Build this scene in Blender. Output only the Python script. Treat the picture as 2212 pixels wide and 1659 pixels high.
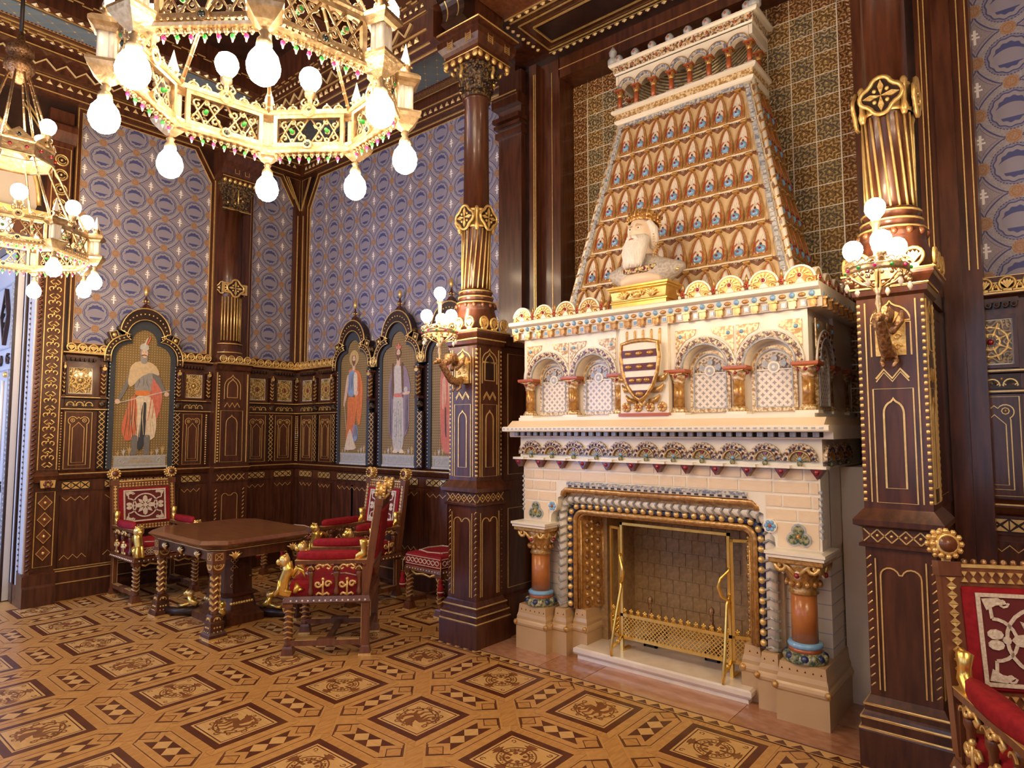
import bpy, math, random
from math import pi, sin, cos, sqrt, radians, atan2, hypot
from mathutils import Vector, Matrix
random.seed(7)
SC = bpy.context.scene
COL = SC.collection
for o in list(bpy.data.objects): bpy.data.objects.remove(o)

# ---------------------------------------------------------------- camera
cam_d = bpy.data.cameras.new('camera'); cam = bpy.data.objects.new('camera', cam_d); COL.objects.link(cam)
YAW, PITCH, ROLL, FPX = 0.69641, 0.07138, -0.00122, 1403.7
cam_d.sensor_fit = 'HORIZONTAL'; cam_d.sensor_width = 36; cam_d.lens = FPX * 36 / 2212; cam_d.clip_start = .05
_r = Vector((cos(YAW), sin(YAW), 0)); _h = Vector((-sin(YAW), cos(YAW), 0)); _z = Vector((0, 0, 1))
_f = _h * cos(PITCH) + _z * sin(PITCH); _u = -_h * sin(PITCH) + _z * cos(PITCH)
_r2 = _r * cos(ROLL) + _u * sin(ROLL); _u2 = -_r * sin(ROLL) + _u * cos(ROLL)
_m = Matrix((_r2, _u2, -_f)).transposed().to_4x4(); _m.translation = (0, 0, 1.6)
cam.matrix_world = _m
SC.camera = cam

# ---------------------------------------------------------------- world, daylight, exposure
W = bpy.data.worlds.new('world'); SC.world = W; W.use_nodes = True
W.node_tree.nodes['Background'].inputs[0].default_value = (.30, .42, .75, 1)
W.node_tree.nodes['Background'].inputs[1].default_value = .6
SC.view_settings.view_transform = 'Standard'; SC.view_settings.look = 'None'
SC.view_settings.gamma = 1; SC.view_settings.use_curve_mapping = False
SC.view_settings.exposure = 0.4
BULB = 60.0
WINDOWS = [(-6.3, 2.5), (-3.6, .25), (-.9, .25), (1.8, .25)]     # centre x of the four tall windows in the rear wall
for wx, k in WINDOWS:
    ld = bpy.data.lights.new('window_daylight', 'AREA'); ld.shape = 'RECTANGLE'; ld.size = 1.1; ld.size_y = 2.5
    ld.energy = 16 * k; ld.color = (.26, .46, 1.0)
    lo = bpy.data.objects.new('window_daylight', ld); COL.objects.link(lo)
    lo.location = (wx, -2.02, 2.1); lo.rotation_euler = (radians(90), 0, 0)

ld = bpy.data.lights.new('vestibule_daylight', 'AREA'); ld.shape = 'RECTANGLE'; ld.size = .9; ld.size_y = 2.6; ld.energy = 75; ld.color = (.30, .48, 1.0)
lo = bpy.data.objects.new('vestibule_daylight', ld); COL.objects.link(lo); lo.location = (-8.15, -.70, 1.9); lo.rotation_euler = (radians(90), 0, 0)

# ---------------------------------------------------------------- mesh helpers
class MB:
    def __init__(s):
        s.v = []; s.f = []; s.m = []; s.s = []; s.mats = []; s.T = Matrix()
    def add(s, vs, fs, mat, smooth=False):
        b = len(s.v); T = s.T
        s.v += [tuple(T @ Vector(p)) for p in vs]
        if mat not in s.mats: s.mats.append(mat)
        k = s.mats.index(mat)
        for f in fs:
            s.f.append([i + b for i in f]); s.m.append(k); s.s.append(smooth)
        return s
    def box(s, x0, x1, y0, y1, z0, z1, mat):
        v = [(x, y, z) for z in (z0, z1) for y in (y0, y1) for x in (x0, x1)]
        return s.add(v, [(0, 2, 3, 1), (4, 5, 7, 6), (0, 1, 5, 4), (2, 6, 7, 3), (0, 4, 6, 2), (1, 3, 7, 5)], mat)
    def plate(s, poly, y0, y1, mat, smooth=False):
        """polygon in the x-z plane, counter-clockwise seen from the front (-y), front at y0, back at y1"""
        a = sum(p[0] * q[1] - q[0] * p[1] for p, q in zip(poly, poly[1:] + poly[:1]))
        if a < 0: poly = poly[::-1]
        n = len(poly)
        v = [(x, y0, z) for x, z in poly] + [(x, y1, z) for x, z in poly]
        return s.add(v, [tuple(range(n)), tuple(range(2 * n - 1, n - 1, -1))] + [(i, i + n, (i + 1) % n + n, (i + 1) % n) for i in range(n)], mat, smooth)
    def ringp(s, outer, inner, y0, y1, mat, closed=True):
        """flat frame between two loops of equal length"""
        n = len(outer); v = [(x, y, z) for y in (y0, y1) for L in (outer, inner) for x, z in L]; fs = []
        for i in range(n if closed else n - 1):
            j = (i + 1) % n
            fs += [(i, j, n + j, n + i), (2 * n + i, 3 * n + i, 3 * n + j, 2 * n + j), (i, 2 * n + i, 2 * n + j, j), (n + i, n + j, 3 * n + j, 3 * n + i)]
        return s.add(v, fs, mat)
    def lathe(s, prof, n, mat, c=(0, 0, 0), rot=0, smooth=True, cap=True, twist=0):
        v = []; fs = []
        for k, (r, z) in enumerate(prof):
            for i in range(n):
                a = rot + 2 * pi * i / n + twist * k
                v.append((c[0] + r * cos(a), c[1] + r * sin(a), c[2] + z))
        for k in range(len(prof) - 1):
            for i in range(n):
                j = (i + 1) % n
                fs.append((k * n + i, k * n + j, (k + 1) * n + j, (k + 1) * n + i))
        if cap:
            fs.append(tuple(range(n - 1, -1, -1))); fs.append(tuple((len(prof) - 1) * n + i for i in range(n)))
        return s.add(v, fs, mat, smooth)
    def rect(s, prof, mat, c=(0, 0)):
        """stack of rectangles (hx, hy, z)"""
        v = []; fs = []
        for hx, hy, z in prof: v += [(c[0] + a * hx, c[1] + b * hy, z) for a, b in ((-1, -1), (1, -1), (1, 1), (-1, 1))]
        for k in range(len(prof) - 1):
            for i in range(4):
                j = (i + 1) % 4; fs.append((k * 4 + i, k * 4 + j, k * 4 + 4 + j, k * 4 + 4 + i))
        fs.append((3, 2, 1, 0)); t = len(prof) * 4 - 4; fs.append((t, t + 1, t + 2, t + 3))
        return s.add(v, fs, mat)
    def mould(s, prof, x0, x1, mat, smooth=False):
        """profile (y, z) pushed along x"""
        n = len(prof); a = sum(p[0] * q[1] - q[0] * p[1] for p, q in zip(prof, prof[1:] + prof[:1]))
        if a < 0: prof = prof[::-1]
        v = [(x, y, z) for x in (x0, x1) for y, z in prof]
        return s.add(v, [tuple(range(n - 1, -1, -1)), tuple(range(n, 2 * n))] + [(i, (i + 1) % n, n + (i + 1) % n, n + i) for i in range(n)], mat, smooth)
    def tube(s, path, r, mat, n=5, closed=False, smooth=True, sq=1.0):
        P = [Vector(p) for p in path]; L = len(P); v = []; fs = []
        up = None
        for i in range(L):
            if closed: t = P[(i + 1) % L] - P[i - 1]
            else: t = P[min(i + 1, L - 1)] - P[max(i - 1, 0)]
            if t.length < 1e-9: t = Vector((0, 0, 1))
            t.normalize()
            if up is None: up = Vector((0, 1, 0)) if abs(t.y) < .9 else Vector((1, 0, 0))
            up = up - t * up.dot(t)
            if up.length < 1e-6: up = t.orthogonal()
            up.normalize(); b = t.cross(up); rr = r[i] if isinstance(r, (list, tuple)) else r
            for k in range(n):
                a = 2 * pi * (k + .5) / n; v.append(tuple(P[i] + up * (rr * cos(a) * sq) + b * (rr * sin(a))))
        for i in range(L if closed else L - 1):
            j = (i + 1) % L
            for k in range(n): q = (k + 1) % n; fs.append((i * n + k, i * n + q, j * n + q, j * n + k))
        if not closed: fs += [tuple(range(n - 1, -1, -1)), tuple((L - 1) * n + k for k in range(n))]
        return s.add(v, fs, mat, smooth and n > 4)
    def ball(s, c, r, mat, n=8, m=5, sz=1.0, sx=1.0, sy=1.0):
        T = s.T; s.T = T @ Matrix.Translation(c) @ Matrix.Diagonal((sx, sy, 1, 1))
        s.lathe([(max(r * sin(pi * k / m), r * .02), -r * cos(pi * k / m) * sz) for k in range(m + 1)], n, mat); s.T = T
        return s
    def line(s, path, r, y, mat, closed=False, n=4):
        """raised line along a path in the x-z plane"""
        return s.tube([(x, y, z) for x, z in path], r, mat, n=n, closed=closed)
    def mesh(s, name):
        me = bpy.data.meshes.new(name); me.from_pydata(s.v, [], s.f)
        for m in s.mats: me.materials.append(MAT[m])
        me.polygons.foreach_set('material_index', s.m); me.polygons.foreach_set('use_smooth', s.s); me.update()
        return me

def ob(name, mb, parent=None, loc=None, rz=0, mat=None, kind=None, label=None, cat=None, group=None, scale=None, M=None):
    me = mb.mesh(name) if isinstance(mb, MB) else mb
    o = bpy.data.objects.new(name, me); COL.objects.link(o)
    if parent: o.parent = parent
    if M is not None: o.matrix_basis = M
    else:
        if loc: o.location = loc
        if rz: o.rotation_euler = (0, 0, rz)
        if scale: o.scale = scale if isinstance(scale, (tuple, list)) else (scale,) * 3
    for k, v in (('kind', kind), ('label', label), ('category', cat), ('group', group)):
        if v: o[k] = v
    return o
def thing(name, label, cat, loc=(0, 0, 0), rz=0, group=None, kind=None):
    return ob(name, None, None, loc, rz, label=label, cat=cat, group=group, kind=kind)
def copy_tree(o, parent=None):
    c = o.copy(); COL.objects.link(c)
    if parent: c.parent = parent
    for ch in list(o.children): copy_tree(ch, c)
    return c
def arc(cx, cz, r, a0, a1, n=12, rz=None):
    rz = r if rz is None else rz
    return [(cx + r * cos(radians(a0 + (a1 - a0) * i / n)), cz + rz * sin(radians(a0 + (a1 - a0) * i / n))) for i in range(n + 1)]
def rectp(x0, x1, z0, z1): return [(x0, z0), (x1, z0), (x1, z1), (x0, z1)]
def ogee(cx, z0, w, zs, h, n=5):
    """round-arched outline with a little point on top: width w, springing zs, height h of the head"""
    R = [(cx + w / 2, z0)] + [(cx + w / 2 * cos(t), zs + h * .78 * sin(t)) for t in [pi / 2 * .82 * i / n for i in range(n + 1)]] + [(cx + w * .05, zs + h * .86), (cx, zs + h)]
    return R + [(2 * cx - x, z) for x, z in R[-2::-1]]
def spiral(cx, cz, r, a0, turns, n=14, rin=.25, sgn=1):
    return [(cx + r * (1 - (1 - rin) * i / n) * cos(a0 + sgn * turns * 2 * pi * i / n), cz + r * (1 - (1 - rin) * i / n) * sin(a0 + sgn * turns * 2 * pi * i / n)) for i in range(n + 1)]
def gem(mb, x, y, z, r, mat, n=6): mb.lathe([(r, 0), (r * .8, r * .5), (r * .15, r * .8)], n, mat, smooth=False) if False else mb.ball((x, y, z), r, mat, n=n, m=4, sy=.6)

# ---------------------------------------------------------------- materials
MAT = {}
def mat(name, col, rough=.5, metal=0., col2=None, scale=6., st=(1, 1, 1), bump=0., coat=0., emit=0., detail=3., spec=.5, lo=.35, hi=.65):
    m = bpy.data.materials.new(name); m.use_nodes = True; nt = m.node_tree; b = nt.nodes['Principled BSDF']
    b.inputs['Base Color'].default_value = (*col, 1); b.inputs['Roughness'].default_value = rough; b.inputs['Metallic'].default_value = metal
    b.inputs['Coat Weight'].default_value = coat; b.inputs['Coat Roughness'].default_value = .12; b.inputs['Specular IOR Level'].default_value = spec
    if emit:
        b.inputs['Emission Color'].default_value = (*col, 1); b.inputs['Emission Strength'].default_value = emit
    if col2 or bump:
        tc = nt.nodes.new('ShaderNodeTexCoord'); mp = nt.nodes.new('ShaderNodeMapping'); mp.inputs['Scale'].default_value = st
        nz = nt.nodes.new('ShaderNodeTexNoise'); nz.inputs['Scale'].default_value = scale; nz.inputs['Detail'].default_value = detail
        nt.links.new(tc.outputs['Object'], mp.inputs[0]); nt.links.new(mp.outputs[0], nz.inputs['Vector'])
        if col2:
            cr = nt.nodes.new('ShaderNodeValToRGB'); e = cr.color_ramp.elements
            e[0].position = lo; e[0].color = (*col, 1); e[1].position = hi; e[1].color = (*col2, 1)
            nt.links.new(nz.outputs['Fac'], cr.inputs[0]); nt.links.new(cr.outputs[0], b.inputs['Base Color'])
        if bump:
            bp = nt.nodes.new('ShaderNodeBump'); bp.inputs['Strength'].default_value = bump; bp.inputs['Distance'].default_value = .01
            nt.links.new(nz.outputs['Fac'], bp.inputs['Height']); nt.links.new(bp.outputs[0], b.inputs['Normal'])
    MAT[name] = m
    return m
mat('wood', (.050, .0145, .007), .33, col2=(.105, .032, .014), scale=5, st=(6, 6, .7), coat=.25)
mat('wood_red', (.12, .038, .016), .33, col2=(.20, .07, .028), scale=5, st=(6, 6, .8), coat=.3)
mat('wood_table', (.13, .045, .02), .3, col2=(.20, .075, .03), scale=4, st=(1, 6, 6), coat=.4)
mat('wood_dark', (.018, .007, .005), .4, col2=(.04, .015, .01), scale=8, coat=.1)
mat('carved', (.015, .009, .007), .45, col2=(.30, .17, .05), scale=55, bump=.7, lo=.46, hi=.7)
mat('gold', (.80, .53, .18), .36, .62, col2=(.92, .67, .28), scale=30)
mat('gold_lit', (.92, .70, .34), .4, .35, col2=(.98, .80, .46), scale=30)  # gold with brightness put into its colour, since the ceiling rows face down
mat('gilt', (.70, .44, .13), .42, .6, col2=(.95, .72, .30), scale=60, bump=.45)
mat('silvergilt', (.50, .36, .20), .36, .9, col2=(.72, .56, .36), scale=40, bump=.3)
mat('bronze', (.20, .10, .05), .38, .7, col2=(.55, .34, .18), scale=70, bump=.6)
mat('brass', (.92, .62, .13), .28, .9, col2=(.98, .72, .22), scale=20)
mat('iron', (.06, .05, .045), .4, .6)
mat('soot', (.015, .012, .01), .8)
mat('cream', (.86, .77, .60), .28, coat=.35, col2=(.90, .83, .68), scale=4)
mat('ivory', (.90, .84, .70), .3, coat=.3)
mat('peach', (.84, .66, .44), .3, coat=.35, col2=(.87, .71, .51), scale=3)
mat('plinth_tan', (.55, .36, .17), .4, coat=.2, col2=(.60, .41, .21), scale=3)
mat('tan', (.68, .48, .25), .35, coat=.3, col2=(.78, .59, .34), scale=20)
mat('terracotta', (.42, .13, .03), .3, coat=.3, col2=(.52, .19, .05), scale=8)
mat('glaze_brown', (.36, .16, .035), .25, .35, coat=.5, col2=(.62, .34, .10), scale=40, bump=.3)
mat('glaze_gold', (.44, .22, .05), .28, .5, coat=.4, col2=(.68, .42, .15), scale=45, bump=.4)
mat('ox_red', (.12, .012, .009), .25, coat=.4)
mat('capital_mix', (.42, .20, .07), .3, .2, col2=(.80, .68, .45), scale=45, coat=.3, lo=.42, hi=.6)
mat('rope_band', (.22, .23, .22), .3, col2=(.42, .40, .36), scale=60, coat=.3)
mat('chevron', (.16, .06, .03), .3, col2=(.30, .15, .09), scale=60, coat=.3)
mat('rust', (.45, .11, .035), .3, coat=.3)
mat('mosaic', (.10, .05, .035), .3, col2=(.78, .62, .40), scale=70, coat=.3, lo=.42, hi=.58)
mat('mosaic_gold', (.40, .21, .06), .3, .2, col2=(.84, .68, .40), scale=60, coat=.3, lo=.42, hi=.58)
mat('mosaic_blue', (.16, .20, .30), .3, col2=(.62, .58, .50), scale=60, coat=.3, lo=.42, hi=.58)
mat('mosaic_green', (.05, .10, .06), .25, col2=(.42, .38, .20), scale=50, coat=.4, lo=.4, hi=.62)
mat('grey_blue', (.34, .38, .44), .3, coat=.3, col2=(.55, .55, .54), scale=50)
mat('sky_blue', (.22, .45, .72), .2, coat=.5)
mat('navy', (.02, .035, .12), .2, coat=.5)
mat('ruby', (.30, .008, .02), .12, coat=.8)
mat('pink_gem', (.75, .03, .22), .12, coat=.8)
mat('green_gem', (.03, .42, .07), .12, coat=.8)
mat('dark_gem', (.01, .02, .02), .1, coat=.8)
mat('velvet', (.23, .004, .010), .75, col2=(.32, .008, .016), scale=40, spec=.3)
mat('embroid', (.60, .50, .38), .8, col2=(.76, .67, .54), scale=90, bump=.5)
mat('embroid_back', (.13, .012, .014), .8)
mat('oak', (.52, .265, .075), .30, coat=.15, col2=(.62, .34, .11), scale=5, st=(5, 5, 1), detail=5)
mat('oak_light', (.64, .375, .125), .30, coat=.15, col2=(.72, .45, .175), scale=6, st=(1.2, 7, 1), detail=5)
mat('oak_grain', (.46, .215, .055), .30, coat=.15, col2=(.60, .32, .10), scale=7, st=(9, 1.2, 1), detail=5)
mat('walnut', (.085, .018, .008), .34, coat=.12, col2=(.13, .034, .014), scale=9)
mat('inlay', (.20, .070, .020), .36, coat=.1, col2=(.27, .10, .03), scale=12)
mat('marble_pink', (.46, .22, .12), .16, col2=(.58, .31, .18), scale=7, coat=.4, detail=6)
mat('marble_dark', (.36, .15, .07), .16, col2=(.48, .23, .12), scale=9, coat=.4, detail=6)
mat('marble_white', (.80, .70, .56), .22, col2=(.87, .79, .67), scale=10, coat=.3)
mat('firebrick', (.30, .18, .075), .55, col2=(.42, .27, .12), scale=35, bump=.3)
mat('slate_blue', (.13, .19, .26), .5, col2=(.19, .25, .31), scale=12)
mat('plaster', (.55, .48, .40), .7)
mat('bulb', (1.0, .76, .50), .4, emit=BULB)
mat('globe_cap', (.75, .62, .42), .35, .8)
mat('reveal_daylit', (.62, .60, .58), .3, coat=.4)  # daylight gleam of the door reveal put into the pale base colour
mat('white_enamel', (.80, .77, .72), .35, coat=.3)
mat('skin', (.80, .62, .46), .45, coat=.15)
mat('beard', (.88, .83, .75), .6, col2=(.76, .70, .62), scale=40, st=(3, 3, .5), bump=.4)
mat('robe', (.40, .36, .32), .5, col2=(.58, .52, .45), scale=60, bump=.5, lo=.4, hi=.6)
mat('daylight_glass', (.55, .72, 1.0), .3, emit=1.0)
for n_, c_ in dict(p_gold=(.26, .17, .065), p_dot=(.48, .34, .14), p_dark=(.035, .042, .055), p_stone=(.34, .34, .33), p_stone_l=(.45, .45, .43), p_steel=(.27, .26, .25), p_steel_d=(.16, .155, .15), p_skin=(.62, .43, .32), p_red=(.55, .14, .07), p_orange=(.62, .19, .05), p_cream=(.66, .56, .42), p_blue=(.22, .30, .45), p_white=(.62, .58, .52), p_mauve=(.25, .19, .24), p_brown=(.14, .07, .035), p_pale=(.50, .47, .42), p_rose=(.55, .17, .13), p_fur=(.55, .43, .26), p_ink=(.10, .09, .09)).items():
    mat(n_, c_, .6, col2=tuple(min(1, x * 1.22) for x in c_), scale=30)

class NT:
    """tiny node-expression helper for printed patterns"""
    def __init__(s, name, rough=.6, coat=0., metal=0.):
        m = bpy.data.materials.new(name); m.use_nodes = True; s.nt = m.node_tree; s.b = s.nt.nodes['Principled BSDF']
        s.b.inputs['Roughness'].default_value = rough; s.b.inputs['Coat Weight'].default_value = coat; s.b.inputs['Metallic'].default_value = metal
        MAT[name] = m
        tc = s.nt.nodes.new('ShaderNodeTexCoord'); sp = s.nt.nodes.new('ShaderNodeSeparateXYZ'); s.nt.links.new(tc.outputs['Object'], sp.inputs[0])
        s.x, s.y, s.z = sp.outputs; s.tc = tc
    def m(s, op, a, b=None, c=None):
        n = s.nt.nodes.new('ShaderNodeMath'); n.operation = op
        for i, q in enumerate((a, b, c)):
            if q is None: continue
            if isinstance(q, (int, float)): n.inputs[i].default_value = q
            else: s.nt.links.new(q, n.inputs[i])
        return n.outputs[0]
    def add(s, a, b): return s.m('ADD', a, b)
    def sub(s, a, b): return s.m('SUBTRACT', a, b)
    def mul(s, a, b): return s.m('MULTIPLY', a, b)
    def lt(s, a, b): return s.m('LESS_THAN', a, b)
    def gt(s, a, b): return s.m('GREATER_THAN', a, b)
    def ab(s, a): return s.m('ABSOLUTE', a)
    def len(s, a, b): return s.m('SQRT', s.add(s.mul(a, a), s.mul(b, b)))
    def band(s, a, c, w): return s.lt(s.ab(s.sub(a, c)), w)
    def cell(s, a, off, per): return s.sub(s.m('FRACT', s.add(s.mul(s.sub(a, off), 1 / per), .5)), .5)
    def mix(s, f, A, B):
        n = s.nt.nodes.new('ShaderNodeMix'); n.data_type = 'RGBA'
        for q, i in ((f, 0), (A, 6), (B, 7)):
            if isinstance(q, (int, float)): n.inputs[i].default_value = q
            elif isinstance(q, tuple): n.inputs[i].default_value = (*q, 1)
            else: s.nt.links.new(q, n.inputs[i])
        return n.outputs[2]
    def noise(s, scale, detail=2.):
        n = s.nt.nodes.new('ShaderNodeTexNoise'); n.inputs['Scale'].default_value = scale; n.inputs['Detail'].default_value = detail
        s.nt.links.new(s.tc.outputs['Object'], n.inputs['Vector']); return n.outputs['Fac']
    def out(s, c, bump=None, strength=.4):
        s.nt.links.new(c, s.b.inputs['Base Color'])
        if bump is not None:
            bp = s.nt.nodes.new('ShaderNodeBump'); bp.inputs['Strength'].default_value = strength; bp.inputs['Distance'].default_value = .01
            s.nt.links.new(bump, bp.inputs['Height']); s.nt.links.new(bp.outputs[0], s.b.inputs['Normal'])

def wallpaper(name, ox, oz):
    p = NT(name, .62); u = p.cell(p.x, ox, .3135); v = p.cell(p.z, oz, .3215)
    g = p.cell(p.x, ox + .15675, .3135); h = p.cell(p.z, oz + .16075, .3215)
    r = p.len(u, v); ang = p.m('ARCTAN2', v, u); wob = p.mul(p.m('SINE', p.mul(ang, 12)), .010)
    tan_, blue, mauve, orange, lo = (.285, .27, .335), (.058, .070, .215), (.195, .187, .285), (.32, .17, .085), (.26, .245, .335)
    spk = p.gt(p.noise(190, 2), .54)
    c = p.mix(spk, mauve, (.265, .25, .335))
    # wide band round every roundel
    band = p.band(r, .435, .062); c = p.mix(band, c, p.mix(p.gt(p.noise(120), .52), tan_, (.345, .325, .37)))
    dash = p.gt(p.m('SINE', p.mul(ang, 44)), -.2)
    c = p.mix(p.mul(p.band(r, .366, .009), dash), c, blue); c = p.mix(p.mul(p.band(r, .497, .008), dash), c, blue)
    rw = p.add(r, wob)
    c = p.mix(p.lt(rw, .325), c, tan_); c = p.mix(p.band(rw, .318, .012), c, blue)
    c = p.mix(p.lt(rw, .245), c, lo)
    bl = p.mul(p.lt(rw, .235), p.m('MAXIMUM', p.gt(p.add(v, p.mul(p.mul(u, u), 1.6)), .125), p.lt(v, -.145))); c = p.mix(bl, c, blue)
    # lozenge with the white double cross
    l = p.add(p.m('POWER', p.ab(g), .75), p.m('POWER', p.ab(h), .75))
    c = p.mix(p.lt(l, .50), c, p.mix(spk, (.27, .24, .30), (.36, .31, .33))); c = p.mix(p.band(l, .50, .022), c, blue)
    c = p.mix(p.mul(p.band(l, .40, .012), 1.), c, (.16, .15, .27))
    cr = p.mul(p.lt(p.ab(g), .021), p.lt(p.ab(h), .14))
    cr = p.m('MAXIMUM', cr, p.mul(p.band(h, .06, .017), p.lt(p.ab(g), .055)))
    cr = p.m('MAXIMUM', cr, p.mul(p.band(h, -.01, .017), p.lt(p.ab(g), .078)))
    c = p.mix(cr, c, (.86, .85, .88))
    # orange bosses where the bands meet
    for a, b in ((g, v), (u, h)):
        q = p.len(a, b); c = p.mix(p.lt(q, .125), c, p.mix(p.gt(p.noise(150), .5), (.36, .25, .20), orange)); c = p.mix(p.band(q, .075, .012), c, orange)
    p.out(c)
wallpaper('paper_left', 2.288, 3.112)
wallpaper('paper_right', -5.438, 3.112)

def tile_print(name, dark, light, accent):
    p = NT(name, .3, .4, .25); X = p.mul(p.x, 1 / .155); Z = p.mul(p.z, 1 / .155)
    r = p.len(X, Z); a = p.m('ARCTAN2', Z, X)
    pet = p.m('COSINE', p.mul(a, 8)); f = p.m('SINE', p.add(p.mul(r, 30), p.mul(pet, p.mul(r, 5.5))))
    c = p.mix(p.gt(f, .05), dark, light); c = p.mix(p.lt(r, .09), c, accent)
    cor = p.len(p.sub(p.ab(X), .5), p.sub(p.ab(Z), .5)); c = p.mix(p.mul(p.lt(cor, .30), p.gt(p.m('SINE', p.mul(cor, 60)), 0)), c, light)
    c = p.mix(p.gt(p.noise(40), .62), c, dark)
    p.out(c, p.mul(f, 1.), .5)
tile_print('tile_gold', (.22, .13, .05), (.58, .38, .15), (.65, .45, .18))
tile_print('tile_olive', (.17, .14, .10), (.50, .37, .16), (.60, .44, .18))
tile_print('tile_rust', (.20, .085, .03), (.50, .27, .09), (.6, .38, .15))
tile_print('tile_panel', (.16, .11, .045), (.52, .38, .16), (.50, .06, .04))
tile_print('tile_panel_plain', (.20, .12, .04), (.60, .44, .19), (.62, .46, .2))
p = NT('canvas_gold', .55); u = p.cell(p.x, 0, .026); v = p.cell(p.z, 0, .026)
p.out(p.mix(p.lt(p.len(u, v), .24), p.mix(p.noise(9), (.17, .105, .035), (.25, .165, .06)), (.40, .29, .12)))
p = NT('blue_field', .5); u = p.cell(p.add(p.x, p.y), 0, .17); v = p.cell(p.sub(p.x, p.y), 0, .17)
e_ = p.m('MINIMUM', p.sub(.5, p.ab(u)), p.sub(.5, p.ab(v)))
c_ = p.mix(p.lt(e_, .022), p.mix(p.noise(15), (.10, .155, .215), (.15, .205, .26)), (.28, .20, .09))
p.out(p.mix(p.lt(p.len(p.sub(.5, p.ab(u)), p.sub(.5, p.ab(v))), .07), c_, (.6, .42, .14)))
p = NT('lattice_white', .3, .3); u = p.cell(p.add(p.x, p.z), 0, .047); v = p.cell(p.sub(p.x, p.z), 0, .047)
q_ = p.m('MAXIMUM', p.ab(u), p.ab(v))
p.out(p.mix(p.lt(q_, .28), (.86, .78, .66), p.mix(p.gt(p.ab(p.sub(p.ab(u), p.ab(v))), .08), (.30, .27, .26), (.55, .48, .42))))
# ================================================================ FLOOR
FL = Matrix.Rotation(-pi / 2, 4, 'X')          # x-z plates become flat x-y plates, front face up
def ribbon(mb, path, w, y, mat, closed=False):
    """flat band of width w along an x-z path, its face at y"""
    L = len(path); v = []; fs = []
    for i in range(L):
        a = path[i - 1] if (i or closed) else path[0]; b = path[(i + 1) % L] if (i < L - 1 or closed) else path[-1]
        dx, dz = b[0] - a[0], b[1] - a[1]; d = hypot(dx, dz) or 1; ww = (w[i] if isinstance(w, list) else w) / 2
        v += [(path[i][0] - dz / d * ww, y, path[i][1] + dx / d * ww), (path[i][0] + dz / d * ww, y, path[i][1] - dx / d * ww)]
    for i in range(L if closed else L - 1):
        j = (i + 1) % L; fs.append((2 * i, 2 * i + 1, 2 * j + 1, 2 * j))
    return mb.add(v, fs, mat)
b = MB(); b.box(-9, 3.2, -2.1, 4.75, -.05, -.0012, 'oak')
floor = ob('floor', b, kind='structure')
PX, PY, X0, Y0 = .708, .705, -2.107, 3.255
h = .2025
def sqr(k): return [(-k, -k), (k, -k), (k, k), (-k, k)]
b = MB(); b.T = FL
b.ringp(sqr(h), sqr(.163), -.0016, .001, 'walnut'); b.ringp(sqr(.163), sqr(.152), -.0016, .001, 'oak_light'); b.ringp(sqr(.152), sqr(.145), -.0016, .001, 'walnut')
b.plate(sqr(.145), -.0015, .001, 'oak_light'); panel_me = b.mesh('parquet_panel')
# rosette inlay
b = MB(); b.T = FL; y = -.0024
for r, w in ((.098, .008), (.066, .006), (.060, .003)): ribbon(b, arc(0, 0, r, 0, 360, 28)[:-1], w, y, 'inlay', True)
for k in range(24): b.plate(arc(.082 * cos(k * pi / 12), .082 * sin(k * pi / 12), .005, 0, 360, 5)[:-1], y, 0, 'inlay')
for k in range(4):
    q = k * pi / 2
    R = lambda pts: [(x * cos(q) - z * sin(q), x * sin(q) + z * cos(q)) for x, z in pts]
    b.plate(R([(.008, .03), (.008, .085), (.020, .108), (.045, .118), (.022, .124), (.03, .135), (0, .140), (-.03, .135), (-.022, .124), (-.045, .118), (-.020, .108), (-.008, .085), (-.008, .03)]), y, 0, 'inlay')
    b.plate(R(arc(.030, .030, .013, 0, 360, 7)[:-1]), y, 0, 'inlay'); ribbon(b, R(spiral(.038, .055, .016, 0, .8, 8)), .006, y, 'inlay'); ribbon(b, R(spiral(.055, .038, .016, pi, .8, 8, sgn=-1)), .006, y, 'inlay')
    ribbon(b, R(spiral(.118, .118, .017, 3.9, .9, 8)), .006, y, 'inlay')
rosette_me = b.mesh('inlay')
# beast inlay: a winged beast in a ring of scrollwork
b = MB(); b.T = FL
ribbon(b, arc(0, 0, .108, 150, 470, 26), [.006 + .004 * (i % 3) for i in range(27)], y, 'inlay')
ribbon(b, [(-.085, -.01), (-.05, .03), (-.01, .02), (.03, -.01), (.06, .005), (.075, .045), (.06, .08)], [.016, .040, .040, .036, .030, .024, .016], y - .0001, 'inlay')
b.plate([(.045, .075), (.075, .098), (.098, .082), (.082, .072), (.09, .06), (.068, .058)], y - .0002, 0, 'inlay')
b.plate([(-.005, .02), (-.03, .075), (-.065, .105), (-.025, .10), (-.035, .12), (.01, .092), (.015, .112), (.035, .07), (.025, .02)], y - .0002, 0, 'inlay')
for P in ([(.045, -.01), (.065, -.05), (.045, -.075), (.07, -.085)], [(.015, -.02), (.02, -.06), (-.005, -.085), (.02, -.095)], [(-.055, .02), (-.05, -.03), (-.075, -.06), (-.05, -.075)], [(-.03, .01), (-.02, -.04), (-.04, -.075), (-.01, -.085)]): ribbon(b, P, [.022, .014, .010, .012], y - .0003, 'inlay')
ribbon(b, spiral(-.09, -.035, .034, 1.4, 1.0, 12, sgn=1), .011, y - .0004, 'inlay')
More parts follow.
